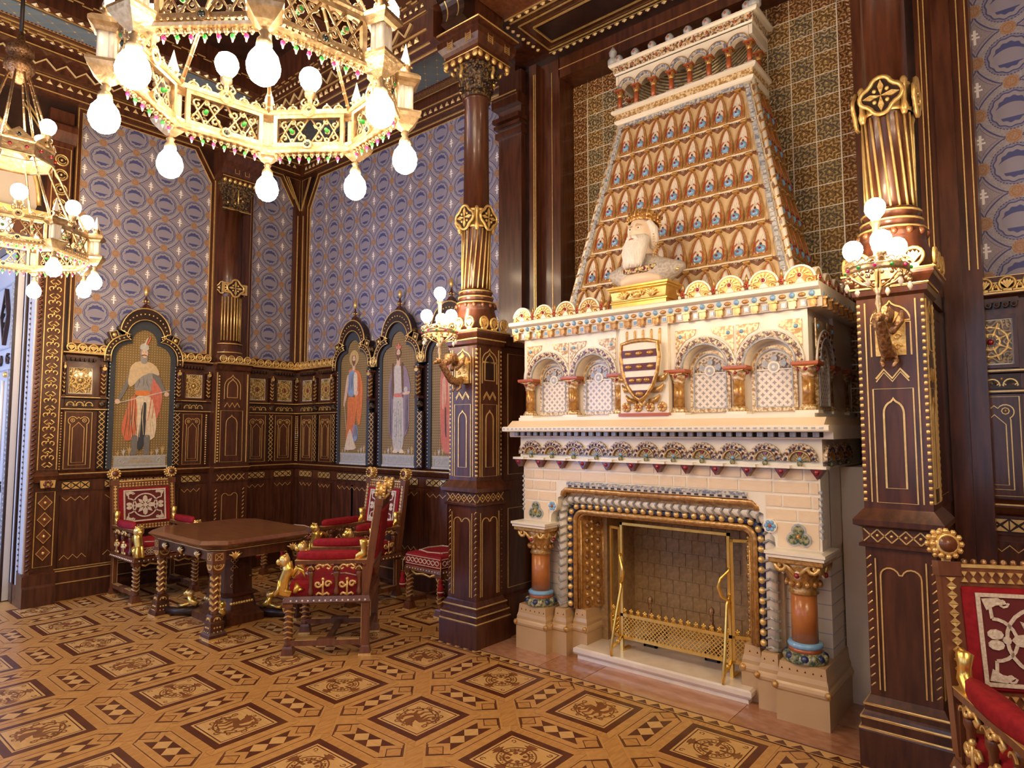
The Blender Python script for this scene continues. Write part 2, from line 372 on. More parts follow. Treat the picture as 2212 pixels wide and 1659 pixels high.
for k in range(10):
    a = radians(150 + k * 34); cx, cz = .121 * cos(a), .121 * sin(a); ribbon(b, spiral(cx, cz, .019, a + 2, 1.0, 8, sgn=1 if k % 2 else -1), .007, y - .0004, 'inlay'); b.plate(arc(.094 * cos(a + .3), .094 * sin(a + .3), .008, 0, 360, 6)[:-1], y - .0003, 0, 'inlay')
beast_me = b.mesh('inlay')
# oak strip beside a panel
b = MB(); b.T = FL; b.plate([(-.2025, .2035), (.2025, .2035), (.2475, .2475), (-.2475, .2475)], -.0012, .001, 'oak'); strip_me = b.mesh('parquet_strip')
b = MB(); b.T = FL; b.plate([(-.2025, .2035), (.2025, .2035), (.2475, .2475), (-.2475, .2475)], -.0012, .001, 'oak_grain'); strip_me2 = b.mesh('parquet_strip')
# long cartouche between two panels (long axis x)
def hexa(t, s, k=0): return [(-(t + s), 0), (-t, -s), (t, -s), (t + s, 0), (t, s), (-t, s)]
b = MB(); b.T = FL
b.ringp(hexa(.188, .1055), hexa(.180, .096), -.0012, .001, 'oak'); b.ringp(hexa(.180, .096), hexa(.178, .091), -.0014, .001, 'walnut')
b.plate(hexa(.178, .091), -.0012, .001, 'oak')
s_ = .052
for sx in (-1, 1):
    b.plate([(sx * s_ - s_, 0), (sx * s_, -s_), (sx * s_ + s_, 0), (sx * s_, s_)], -.0016, .001, 'oak_light')
    for g in (-2, 0, 2) if sx > 0 else (): pass
for c in (-2 * s_, 0, 2 * s_):
    for g in (-1, 1): b.plate([(c - s_, g * s_), (c + s_, g * s_), (c, 0)], -.0018, .001, 'walnut')
for sx in (-1, 1):
    cx = sx * .2065
    b.ringp([(cx - .056, 0), (cx, -.056), (cx + .056, 0), (cx, .056)], [(cx - .049, 0), (cx, -.049), (cx + .049, 0), (cx, .049)], -.0017, .001, 'walnut')
    b.plate([(cx - .049, 0), (cx, -.049), (cx + .049, 0), (cx, .049)], -.0014, .001, 'oak_grain')
    b.plate([(sx * .268, 0), (sx * .188, -.080), (sx * .182, -.080), (sx * .262, 0)], -.0015, .001, 'walnut'); b.plate([(sx * .268, 0), (sx * .188, .080), (sx * .182, .080), (sx * .262, 0)], -.0015, .001, 'walnut')
hex_me = b.mesh('parquet_cartouche')
b = MB(); b.T = FL @ Matrix.Rotation(pi / 4, 4, 'Y')
b.plate(rectp(-.152, .152, -.042, .042), -.0006, .001, 'oak_grain'); b.T = FL @ Matrix.Rotation(-pi / 4, 4, 'Y')
b.plate(rectp(-.152, -.043, -.042, .042), -.0006, .001, 'oak'); b.plate(rectp(.043, .152, -.042, .042), -.0006, .001, 'oak')
node_me = b.mesh('parquet_crossing')
for i in range(-8, 5):
    for j in range(-1, 5):
        x, y_ = X0 + i * PX, Y0 - j * PY
        if x < -7.2: continue
        if j == -1 and x > -3.95: continue
        sc = (PX / .706, PY / .706, 1)
        po = ob('parquet_panel', panel_me, floor, (x, y_, 0), rz=0, scale=sc)
        ob('inlay', rosette_me if (i + j) % 2 else beast_me, po, rz=(0 if (i + j) % 2 else pi / 2 * ((i * 3 + j) % 4)))
        for k in range(4): ob('parquet_strip', strip_me if k % 2 else strip_me2, floor, (x, y_, 0), k * pi / 2)
        ob('parquet_cartouche', hex_me, floor, (x + PX / 2, y_, 0), pi / 2)
        if not (j == 0 and x > -4): ob('parquet_cartouche', hex_me, floor, (x, y_ + PY / 2, 0), 0)
        if not (j == 0 and x > -4): ob('parquet_crossing', node_me, floor, (x + PX / 2, y_ + PY / 2, 0), 0)
# border band with dark triangles, then marble in front of the fireplace
b = MB(); b.T = FL; b.plate(rectp(-3.85, 1.6, 3.505, 3.585), -.0020, .001, 'oak_light'); b.plate(rectp(-3.85, 1.6, 3.578, 3.588), -.0022, .001, 'walnut'); b.plate(rectp(-3.85, 1.6, 3.505, 3.512), -.0022, .001, 'walnut')
band = ob('border_band', b, floor)
b = MB(); b.T = FL; b.plate([(-.035, -.026), (.035, -.026), (0, .022)], -.0026, .001, 'walnut'); tri_me = b.mesh('triangle_inlay')
for i in range(60): ob('triangle_inlay', tri_me, band, (-3.80 + i * .088, 3.545, 0))
b = MB(); b.T = FL; b.plate(rectp(0, 1, 0, 1), -.004, .001, 'marble_pink'); slab_me = b.mesh('marble_slab')
b = MB(); b.T = FL; b.plate(rectp(0, 1, 0, 1), -.004, .001, 'marble_dark'); slab_me2 = b.mesh('marble_slab')
for k, (x0, x1) in enumerate(((-3.34, -2.78), (-2.775, -2.42), (-2.415, -1.46), (-1.455, -.80))):
    ob('marble_slab', slab_me if k % 2 == 0 else slab_me2, floor, (x0, 3.59, 0), scale=(x1 - x0, .36, 1)); ob('marble_slab', slab_me2 if k % 2 == 0 else slab_me, floor, (x0, 3.953, 0), scale=(x1 - x0, .70, 1))

# ================================================================ WALLS
HC = 5.5
wall_left = thing('wall_left', None, None, (-7.4, 0, 0), pi / 2, kind='structure')      # local x = world Y, local y = into the wall
b = MB(); b.box(1.762, 4.75, 0, .25, 0, HC, 'wood_dark'); b.box(-2.1, 1.762, 0, .25, 3.42, HC, 'wood_dark'); b.box(-2.1, -.3, 0, .25, 0, HC, 'wood_dark')
ob('wall_panel', b, wall_left)
wall_right = thing('wall_right', None, None, (0, 4.6, 0), 0, kind='structure')
b = MB(); b.box(-7.4, -3.25, 0, .4, 0, HC, 'wood_dark'); b.box(-.90, 3.2, 0, .4, 0, HC, 'wood_dark'); b.box(-3.25, -.90, .17, .4, 0, HC, 'wood_dark'); b.box(-3.25, -.90, 0, .17, 4.76, HC, 'wood_dark')
ob('wall_panel', b, wall_right)
b = MB(); b.box(-7.6, 3.3, -2.3, -2.1, 0, .85, 'wood'); b.box(-7.6, 3.3, -2.3, -2.1, 3.5, HC, 'plaster')
xs = [-7.6] + [q for wx, k in WINDOWS for q in (wx - .6, wx + .6)] + [3.3]
for q in range(0, len(xs), 2): b.box(xs[q], xs[q + 1], -2.3, -2.1, .85, 3.5, 'plaster')
wall_rear = ob('wall_rear', b, kind='structure')
b = MB(); b.box(3.2, 3.4, -2.3, 4.9, 0, HC, 'plaster'); b.box(3.12, 3.2, -2.1, 4.6, 0, 2.4, 'wood'); wall_end = ob('wall_end', b, kind='structure')
for n_, (wx, k) in enumerate(WINDOWS):
    b = MB(); b.ringp(rectp(-.6, .6, .85, 3.5), rectp(-.54, .54, .91, 3.44), -.05, .05, 'white_enamel'); b.box(-.02, .02, -.03, .03, .9, 3.45, 'white_enamel')
    for z in (1.75, 2.6): b.box(-.55, .55, -.03, .03, z - .02, z + .02, 'white_enamel')
    wo = ob('window_%d' % (n_ + 1), b, None, (wx, -2.2, 0), kind='structure')
    b = MB(); b.box(-.55, .55, -.004, .004, .9, 3.45, 'daylight_glass'); ob('pane', b, wo, (0, -.06, 0))

# wallpaper fields in gold fillets
def paper(wall, x0, x1, z0, z1, mt, cl=0, cr=0, name='wallpaper'):
    P = [(x0, z0), (x1, z0)] + ([(x1, z1 - cr * 1.7), (x1 - cr, z1)] if cr else [(x1, z1)]) + ([(x0 + cl, z1), (x0, z1 - cl * 1.7)] if cl else [(x0, z1)])
    b = MB(); b.plate(P, -.006, 0, mt); o = ob(name, b, wall)
    cx, cz = (x0 + x1) / 2, (z0 + z1) / 2
    b = MB(); b.line(P, .010, -.010, 'gold', True)
    Q = [(x + (.035 if x > cx else -.035), z + (.035 if z > cz else -.035)) for x, z in P]
    b.ringp([(x + (.05 if x > cx else -.05), z + (.05 if z > cz else -.05)) for x, z in P], P, -.022, 0, 'wood'); b.line(Q, .008, -.024, 'gold', True)
    ob('gold_fillet', b, wall)
paper(wall_left, 2.09, 3.41, 2.47, 4.80, 'paper_left', 0, .20)
paper(wall_left, 3.92, 4.47, 2.47, 4.80, 'paper_left', .10, .20)
paper(wall_right, -7.20, -3.91, 2.47, 4.80, 'paper_right', .22, 0)
paper(wall_right, -.34, 1.8, 2.47, 4.80, 'paper_right')
# corner post and wooden uprights
b = MB(); b.box(-7.4, -7.26, -.05, 0, 2.4, 5.0, 'wood'); b.box(-7.30, -7.285, -.056, -.05, 2.45, 4.35, 'gold'); ob('corner_post', b, wall_right)
b = MB(); b.box(4.46, 4.6, -.05, 0, 2.4, 5.0, 'wood'); b.box(4.50, 4.512, -.056, -.05, 2.45, 4.35, 'gold'); ob('corner_post', b, wall_left)
for wall, sg, cx in ((wall_right, 1, -7.33), (wall_left, -1, 4.53)):
    for q in (0, .03):
        b = MB(); b.line([(cx, 4.42 + q), (cx, 4.82), (cx + sg * (.20 - q), 4.82), (cx, 4.42 + q)], .006, -.056, 'gold'); ob('gold_bracket_line', b, wall)

# ---------------------------------------------------------------- wainscot pieces
PW = .28
def VV(b, x0, x1, z, hgt, n, m='gold', y=-.058, r=.004):
    P = []
    for i in range(n): P += [(x0 + (x1 - x0) * i / n, z), (x0 + (x1 - x0) * (i + .5) / n, z + hgt)]
    b.line(P + [(x1, z)], r, y, m)
b = MB(); b.box(-.13, .13, -.062, -.04, .30, .985, 'wood'); VV(b, -.115, .115, .965, -.035, 3, y=-.064); VV(b, -.115, .115, .375, .04, 3, y=-.064); dado_me = b.mesh('dado_board')
b = MB(); b.box(-.125, .125, -.062, -.04, 1.036, 1.114, 'wood_dark')
for k in range(3):
    cx = -.083 + k * .083
    for tri in (([(cx - .034, 1.108), (cx + .034, 1.108), (cx, 1.082)]), ([(cx - .034, 1.042), (cx + .034, 1.042), (cx, 1.068)]), ([(cx - .038, 1.05), (cx - .038, 1.10), (cx - .012, 1.075)]), ([(cx + .038, 1.05), (cx + .038, 1.10), (cx + .012, 1.075)])): b.plate(tri, -.067, -.06, 'gold')
frieze_me = b.mesh('cross_frieze')
b = MB(); b.box(-.13, .13, -.060, -.04, 1.222, 1.798, 'wood'); b.line(rectp(-.118, .118, 1.235, 1.785), .0038, -.061, 'gold', True)
Hd = [(-.075, 1.27), (.075, 1.27), (.075, 1.655)] + arc(.052, 1.70, .040, -60, 150, 9) + [(0, 1.735)] + arc(-.052, 1.70, .040, 30, 240, 9) + [(-.075, 1.655)]
b.line(Hd, .0042, -.062, 'gold', True)
b.plate([(-.052, 1.295), (.052, 1.295), (.052, 1.63), (0, 1.685), (-.052, 1.63)], -.0585, -.05, 'wood_dark'); b.line([(-.052, 1.295), (.052, 1.295), (.052, 1.63), (0, 1.685), (-.052, 1.63)], .0038, -.061, 'gold', True)
for sx in (-1, 1): b.line(arc(sx * .052, 1.705, .018, 0, 360, 8)[:-1], .0035, -.061, 'gold', True); b.ball((sx * .052, -.061, 1.705), .008, 'gold', 6, 4)
field_me = b.mesh('arched_panel')
b = MB(); b.box(-.13, .13, -.066, -.04, 1.828, 1.912, 'wood_dark')
for k in range(3):
    cx = -.083 + k * .083; b.line(arc(cx, 1.850, .033, 0, 180, 8), .005, -.070, 'gold'); b.plate(arc(cx, 1.850, .024, 0, 180, 6), -.069, -.06, 'carved'); b.line(spiral(cx - .03, 1.848, .010, 0, .8, 6), .004, -.07, 'gold'); b.line(spiral(cx + .03, 1.848, .010, pi, .8, 6, sgn=-1), .004, -.07, 'gold')
    if k < 2: b.ball((cx + .0415, -.066, 1.885), .008, 'gold', 6, 4)
scallop_me = b.mesh('scallop_frieze')
def tilepanel(m):
    b = MB(); b.ringp(rectp(-.128, .128, 1.945, 2.245), rectp(-.108, .108, 1.965, 2.225), -.075, -.04, 'wood'); b.plate(rectp(-.108, .108, 1.965, 2.225), -.055, -.04, 'ivory'); me = b.mesh('tile_frame')
    b = MB(); b.plate(rectp(-.100, .100, -.122, .122), -.008, 0, m)
    for r in (.045, .085): b.line(arc(0, 0, r, 0, 360, 12)[:-1], .006, -.009, 'gilt', True)
    for k in range(8):
        a = k * pi / 4 + .39; b.line([(.03 * cos(a), .03 * sin(a)), (.105 * cos(a), .115 * sin(a))], .005, -.009, 'gilt')
    b.ball((0, -.009, 0), .018, 'ruby' if m == 'tile_panel' else 'gilt', 7, 4, sy=.6)
    return me, b.mesh('relief_tile')
tile_a = tilepanel('tile_panel_plain'); tile_b = tilepanel('tile_panel')
b = MB(); b.box(-.14, .14, -.075, -.03, 2.315, 2.345, 'wood')
for k in range(7):
    cx = -.12 + k * .04; b.plate(arc(cx, 2.30, .016, 180, 360, 5) + [(cx + .016, 2.32), (cx - .016, 2.32)], -.085, -.06, 'wood_dark')
    b.ball((cx, -.086, 2.300), .0085, 'wood', 6, 4)
dentil_me = b.mesh('arch_dentils')
# colonnette between tiles, lattice strip / rope strip below
b = MB(); b.rect([(.026, .026, 1.93), (.026, .026, 1.95), (.02, .02, 1.955)], 'wood', (0, -.075)); b.lathe([(.018, 1.955), (.018, 2.18), (.022, 2.19), (.020, 2.2), (.026, 2.235)], 8, 'wood', (0, -.075, 0))
for k in range(5): b.tube([(.018 * cos(t) , -.075 - .021 * sin(t), 1.975 + k * .042 + .026 * abs(t / (pi / 2) - 1)) for t in [pi * i / 6 for i in range(7)]], .006, 'gold', 4)
b.plate(arc(0, 2.222, .020, 0, 360, 8)[:-1], -.108, -.09, 'gold'); b.rect([(.028, .03, 2.24), (.028, .03, 2.262)], 'wood', (0, -.075)); b.ball((0, -.10, 2.252), .012, 'gold', 6, 4)
colonnette_me = b.mesh('colonnette')
b = MB(); b.box(-.03, .03, -.075, -.03, 1.222, 1.798, 'wood_dark'); b.ball((0, -.075, 1.87), .035, 'carved', 7, 5)
for k in range(11):
    z = 1.235 + k * .051; b.line([(-.026, z), (.026, z + .05)], .0042, -.076, 'gold'); b.line([(.026, z), (-.026, z + .05)], .0042, -.076, 'gold')
latt_me = b.mesh('lattice_strip')
b = MB(); b.lathe([(.012, 1.222), (.012, 1.798)], 8, 'wood', (0, -.066, 0))
for k in range(22): b.ball((0, -.076, 1.235 + k * .0256), .0095, 'gold', 6, 3)
rope_me = b.mesh('rope_strip')
# gilded cresting: ring with palmette, small bud between
b = MB(); b.line(arc(0, .044, .037, -60, 240, 12), .0075, -.004, 'gilt', n=5)
for a in (-50, -25, 0, 25, 50): b.plate([(0, .016), (.030 * sin(radians(a)) - .006, .03 + .03 * cos(radians(a))), (.034 * sin(radians(a)), .036 + .034 * cos(radians(a))), (.030 * sin(radians(a)) + .006, .03 + .03 * cos(radians(a)))], -.008, .004, 'gold')
b.box(-.02, .02, -.008, .006, 0, .016, 'gilt'); crest_me = b.mesh('crest_ring')
b = MB(); b.line([(-.016, 0), (-.012, .025), (0, .05), (.012, .025), (.016, 0)], .006, 0, 'gilt'); b.ball((0, -.004, .028), .010, 'gold', 6, 4); b.box(-.03, .03, -.004, .006, 0, .012, 'gilt'); bud_me = b.mesh('crest_bud')
def cresting(wall, x0, x1, y=-.085, z=2.372):
    n = max(1, round((x1 - x0) / .105)); d = (x1 - x0) / n
    for i in range(n):
        ob('crest_ring', crest_me, wall, (x0 + (i + .5) * d, y, z))
        if i: ob('crest_bud', bud_me, wall, (x0 + i * d, y, z))
def ledges(wall, x0, x1, top=True, dado=True):
    b = MB()
    if dado:
        b.mould([(0, 0), (-.11, 0), (-.11, .16), (-.10, .175), (-.085, .18), (-.085, .27), (-.07, .285), (-.045, .29), (-.045, 1.02), (0, 1.02)], x0, x1, 'wood')
        b.mould([(0, 1.02), (-.055, 1.02), (-.055, 1.125), (-.075, 1.14), (-.095, 1.175), (-.095, 1.195), (-.045, 1.215), (0, 1.215)], x0, x1, 'wood')
    if top:
        b.mould([(0, 1.215), (-.045, 1.215), (-.045, 1.80), (-.07, 1.805), (-.07, 1.825), (-.05, 1.83), (-.05, 1.912), (-.085, 1.92), (-.085, 1.94), (-.045, 1.945), (-.045, 2.34), (0, 2.34)], x0, x1, 'wood')
        b.mould([(0, 2.34), (-.08, 2.34), (-.105, 2.355), (-.105, 2.372), (0, 2.372)], x0, x1, 'wood')
    ob('wainscot_body', b, wall)
    b = MB()
    if dado:
        for yy, z in ((-.112, .165), (-.087, .275), (-.097, 1.19), (-.062, .292)): b.box(x0, x1, yy - .003, yy + .003, z - .004, z + .004, 'gold')
    if top:
        for yy, z in ((-.107, 2.364), (-.087, 1.93), (-.072, 1.815)): b.box(x0, x1, yy - .003, yy + .003, z - .004, z + .004, 'gold')
    ob('gold_line', b, wall, kind='stuff')
def module(wall, x0, x1, tile, full=True):
    cx, s = (x0 + x1) / 2, (x1 - x0) / PW; sc = (s, 1, 1)
    for n, me in (('dado_board', dado_me), ('cross_frieze', frieze_me)): ob(n, me, wall, (cx, 0, 0), scale=sc)
    if full:
        for n, me in (('arched_panel', field_me), ('scallop_frieze', scallop_me), ('arch_dentils', dentil_me)): ob(n, me, wall, (cx, 0, 0), scale=sc)
        tf = ob('tile_frame', tile[0], wall, (cx, 0, 0), scale=sc); ob('relief_tile', tile[1], tf, (0, -.05, 2.095))
# left wall
ledges(wall_left, 2.0, 4.6, False); ledges(wall_left, 2.0, 2.405, True, False); ledges(wall_left, 3.065, 4.6, True, False)
module(wall_left, 2.03, 2.30, tile_a); module(wall_left, 3.14, 3.38, tile_a); module(wall_left, 3.88, 4.145, tile_b); module(wall_left, 4.235, 4.50, tile_b)
for x in (2.36, 3.09): ob('lattice_strip', latt_me, wall_left, (x, 0, 0)); ob('colonnette', colonnette_me, wall_left, (x, 0, 0))
for x in (2.015, 3.405, 3.875): ob('rope_strip', rope_me, wall_left, (x, 0, 0))
ob('colonnette', colonnette_me, wall_left, (2.02, 0, 0), scale=(.5, 1, 1)); ob('colonnette', colonnette_me, wall_left, (3.415, 0, 0))
ob('lattice_strip', latt_me, wall_left, (4.19, 0, 0)); ob('colonnette', colonnette_me, wall_left, (4.19, 0, 0)); ob('rope_strip', rope_me, wall_left, (4.53, 0, 0)); ob('colonnette', colonnette_me, wall_left, (4.53, .02, 0))
for x in (2.55, 2.92): ob('dado_board', dado_me, wall_left, (x, 0, 0), scale=(1.1, 1, 1)); ob('cross_frieze', frieze_me, wall_left, (x, 0, 0), scale=(1.1, 1, 1))
cresting(wall_left, 2.02, 2.40); cresting(wall_left, 3.07, 3.44); cresting(wall_left, 3.88, 4.58); cresting(wall_left, 3.47, 3.85, -.20)
# right wall
ledges(wall_right, -7.4, -3.7, False); ledges(wall_right, -7.4, -6.475, True, False); ledges(wall_right, -4.24, -3.7, True, False)
module(wall_right, -7.25, -6.95, tile_b); module(wall_right, -6.85, -6.57, tile_b)
ob('lattice_strip', latt_me, wall_right, (-6.90, 0, 0)); ob('colonnette', colonnette_me, wall_right, (-6.90, 0, 0))
ob('lattice_strip', latt_me, wall_right, (-6.52, 0, 0)); ob('colonnette', colonnette_me, wall_right, (-6.54, 0, 0)); ob('rope_strip', rope_me, wall_right, (-7.28, 0, 0))
for x in (-5.76, -4.98, -4.20): ob('lattice_strip', latt_me, wall_right, (x, -.04, 0), scale=(1.3, 1, 1)); ob('colonnette', colonnette_me, wall_right, (x, -.04, 0), scale=(1.4, 1.2, 1)); ob('crest_ring', crest_me, wall_right, (x, -.10, 2.30), scale=1.3)
for x in (-6.30, -6.02, -5.56, -5.20, -4.78, -4.42, -4.0): ob('dado_board', dado_me, wall_right, (x, 0, 0), scale=(1.2, 1, 1)); ob('cross_frieze', frieze_me, wall_right, (x, 0, 0), scale=(1.2, 1, 1))
cresting(wall_right, -7.34, -6.50)
ledges(wall_right, -.56, 1.9, True)
for k in range(4):
    x = -.40 + k * .52; module(wall_right, x, x + .27, tile_b); ob('colonnette', colonnette_me, wall_right, (x - .06, 0, 0)); ob('lattice_strip', latt_me, wall_right, (x + .34, 0, 0)); ob('rope_strip', rope_me, wall_right, (x - .045, 0, 0)); ob('colonnette', colonnette_me, wall_right, (x + .34, 0, 0))
cresting(wall_right, -.55, 1.6)
# plank joints of the dado
b = MB()
for k in range(26): b.box(-7.3 + k * .145, -7.294 + k * .145, -.050, -.044, .30, 1.0, 'wood_dark')
ob('plank_joints', b, wall_right)

# pilaster on the left wall
P0, P1 = 3.45, 3.87; pc = 3.66
b = MB(); b.mould([(0, 0), (-.20, 0), (-.20, .16), (-.185, .18), (-.185, .27), (-.165, .29), (-.15, .30), (-.15, 1.03), (-.165, 1.03), (-.165, 1.125), (-.19, 1.15), (-.205, 1.18), (-.205, 1.20), (-.16, 1.215), (-.15, 1.22), (-.15, 2.28), (-.175, 2.30), (-.19, 2.34), (-.215, 2.355), (-.215, 2.372), (0, 2.372)], P0, P1, 'wood'); ob('pilaster_pedestal', b, wall_left)
b = MB()
for yy, z in ((-.202, .165), (-.187, .275), (-.207, 1.19), (-.217, 2.364)): b.box(P0, P1, yy - .003, yy + .003, z - .004, z + .004, 'gold')
for x in (P0 + .03, P1 - .03):
    b.box(x - .006, x + .006, -.156, -.15, 1.24, 2.26, 'gold')
for x in (P0 + .055,):
    for k in range(30): b.ball((x, -.152, 1.26 + k * .033), .012, 'gold', 6, 3)
b.line(ogee(pc, 1.96, .19, 2.10, .14), .005, -.152, 'gold'); b.line(ogee(pc, 1.98, .12, 2.09, .11), .006, -.152, 'gold', True)
b.line(rectp(pc - .13, pc + .13, 1.25, 1.83), .004, -.152, 'gold', True); b.line(ogee(pc, 1.32, .13, 1.68, .10), .005, -.152, 'gold', True); VV(b, pc - .09, pc + .09, 1.87, .05, 3, y=-.152, r=.006)
b.line([(pc - .09, .33), (pc - .09, .86)] + arc(pc - .055, .86, .035, 180, 20, 7) + arc(pc + .055, .86, .035, 160, 0, 7) + [(pc + .09, .33)], .004, -.152, 'gold')
for x in (P0 + .05, P1 - .05):
    for k in range(14): b.line([(x - .01, .34 + k * .045), (x + .01, .36 + k * .045)], .006, -.152, 'gold')
for k in range(5): b.line([(pc - .16 + k * .065, 1.045), (pc - .10 + k * .065, 1.11)], .005, -.168, 'gold'); b.line([(pc - .10 + k * .065, 1.045), (pc - .16 + k * .065, 1.11)], .005, -.168, 'gold')
ob('gold_tracery', b, wall_left)
def halfcol(b, prof, m, n=14): b.lathe(prof, n, m, (pc, -.02, 0))
b = MB(); b.box(P0 + .0, P1 - .0, -.06, 0, 2.37, 5.0, 'wood'); halfcol(b, [(.17, 2.37), (.17, 2.47), (.15, 2.49), (.155, 2.52), (.14, 2.54), (.14, 2.60), (.13, 2.62)], 'wood'); halfcol(b, [(.120, 2.62), (.118, 4.18)], 'wood'); ob('pilaster_shaft', b, wall_left)
b = MB()
for k in range(11):
    a = pi + pi * (k + .5) / 11; b.tube([(pc + .124 * cos(a), -.02 + .124 * sin(a), 2.64), (pc + .124 * cos(a), -.02 + .124 * sin(a), 3.15)], .009, 'gold', 5)
for z in (2.60, 2.50): b.tube([(pc + .150 * cos(pi + pi * i / 12), -.02 + .150 * sin(pi + pi * i / 12), z) for i in range(13)], .007, 'gold', 5)
ob('gold_flutes', b, wall_left)
def quatrefoil(b, T, s=1.0, m='gold'):
    T0 = b.T; b.T = T0 @ T
    pts = []
    for k in range(4): pts += arc(.05 * s * cos(k * pi / 2), .05 * s * sin(k * pi / 2), .046 * s, k * 90 - 75, k * 90 + 75, 7)
    b.line(pts, .011 * s, 0, m, True, n=5); b.plate([(x * .96, z * .96) for x, z in pts], .004, .012, 'wood_dark')
    for k in range(4):
        a = k * pi / 2; b.plate([(0, 0), (.05 * s * cos(a - .28), .05 * s * sin(a - .28)), (.082 * s * cos(a), .082 * s * sin(a)), (.05 * s * cos(a + .28), .05 * s * sin(a + .28))], -.004, .006, 'gilt'); b.ball((.04 * s * cos(a + pi / 4), 0, .04 * s * sin(a + pi / 4)), .011 * s, m, 6, 4)
    b.T = T0
b = MB(); b.ringp(rectp(P0 + .06, P1 - .06, 3.19, 3.31), rectp(P0 + .09, P1 - .09, 3.21, 3.29), -.14, -.10, 'gold'); b.box(P0 + .06, P1 - .06, -.12, -.02, 3.19, 3.31, 'wood_dark'); quatrefoil(b, Matrix.Translation((pc, -.155, 3.25)), 1.05)
for sx in (-1, 1): quatrefoil(b, Matrix.Translation((pc + sx * .135, -.10, 3.25)) @ Matrix.Rotation(sx * .9, 4, 'Z'), .7)
ob('gold_band', b, wall_left)
b = MB(); b.rect([(.13, .10, 4.17), (.15, .12, 4.2), (.13, .10, 4.22), (.16, .13, 4.36), (.20, .16, 4.46), (.20, .16, 4.50)], 'carved', (pc, -.02))
for k in range(7): b.ball((pc - .18 + k * .06, -.19, 4.495), .026, 'gold', 6, 4)
b.line([(pc - .17, 4.18), (pc + .17, 4.18)], .006, -.13, 'gold'); b.line([(pc, 4.25), (pc, 4.42)], .010, -.16, 'gold', n=5)
for k in range(24): b.ball((pc - .17 + random.random() * .34, -.13 - random.random() * .03, 4.24 + random.random() * .2), .014, 'gilt' if k % 3 == 0 else 'carved', 6, 4)
ob('pilaster_capital', b, wall_left)
b = MB(); b.mould([(0, 4.5), (-.20, 4.5), (-.20, 4.56), (-.23, 4.62), (-.29, 4.68), (-.33, 4.76), (-.33, 4.90), (0, 4.90)], P0 - .02, P1 + .02, 'wood')
for x in (pc - .06, pc + .06): b.line(rectp(x - .025, x + .025, 4.58, 4.63), .004, -.235, 'gold', True)
b.box(P0, P1, -.336, -.33, 4.77, 4.78, 'gold'); b.box(P0, P1, -.205, -.20, 4.53, 4.54, 'gold'); ob('pilaster_console', b, wall_left)

# ---------------------------------------------------------------- carved upright strip and doorway at the far end of the left wall
b = MB(); b.mould([(0, 0), (-.20, 0), (-.20, .17), (-.18, .19), (-.18, .28), (-.12, .30), (0, .30)], 1.74, 2.0, 'wood'); b.box(1.80, 2.0, -.10, 0, .30, 4.72, 'wood'); b.mould([(0, 1.12), (-.14, 1.12), (-.16, 1.18), (-.12, 1.21), (0, 1.21)], 1.79, 2.0, 'wood'); b.mould([(0, 4.38), (-.12, 4.40), (-.16, 4.5), (-.16, 4.56), (-.11, 4.6), (0, 4.6)], 1.79, 2.02, 'wood'); ob('carved_upright', b, wall_left)
b = MB(); b.line(rectp(1.835, 1.985, 1.235, 4.35), .005, -.104, 'gold', True); b.line(rectp(1.835, 1.985, .34, 1.03), .005, -.104, 'gold', True)
ob('gold_line', b, wall_left)
b = MB()
for sx in (-1, 1):
    b.line(spiral(sx * .028, .055, .028, -1.2 if sx > 0 else pi + 1.2, .8, 10, rin=.35, sgn=sx), .007, 0, 'gold', n=5); b.line([(sx * .012, .005), (sx * .045, -.022), (sx * .02, -.045), (0, -.028)], .007, 0, 'gold', n=5)
b.line([(0, .09), (0, .075), (-.018, .07)], .007, 0, 'gold'); b.ball((0, 0, .092), .010, 'gold', 6, 4); scroll_me = b.mesh('gold_scroll')
for k in range(16): ob('gold_scroll', scroll_me, wall_left, (1.91, -.106, 1.30 + k * .134), scale=(.95, 1, .92))
b = MB(); b.line(arc(0, 0, .052, 0, 360, 14)[:-1], .008, 0, 'gold', True, n=5); b.line(arc(0, 0, .034, 20, 340, 12), .005, 0, 'gold'); b.plate(arc(0, 0, .048, 0, 360, 14)[:-1], .002, .01, 'wood_dark'); b.ball((0, 0, 0), .012, 'gold', 6, 4); ring_me = b.mesh('gold_roundel')
for k in range(6): ob('gold_roundel', ring_me, wall_left, (1.91, -.106, 3.50 + k * .145))
b = MB(); b.plate([(-.055, -.03), (.055, -.03), (.06, .04), (-.06, .04)], 0, .02, 'gold')
for k in range(6): b.ball((.026 * cos(k * pi / 3), -.004, .026 * sin(k * pi / 3) + .004), .016, 'wood_red', 6, 4)
ob('gold_rosette', b, wall_left, (1.91, -.165, 1.10))
b = MB()
for k in range(4): b.plate([(1.91, .40 + k * .155), (1.965, .465 + k * .155), (1.91, .53 + k * .155), (1.855, .465 + k * .155)], -.108, -.1, 'wood_red'); b.line([(1.91, .40 + k * .155), (1.965, .465 + k * .155), (1.91, .53 + k * .155), (1.855, .465 + k * .155)], .005, -.108, 'gold', True); b.ball((1.91, -.112, .465 + k * .155), .016, 'gold', 6, 4)
ob('gold_lozenges', b, wall_left)
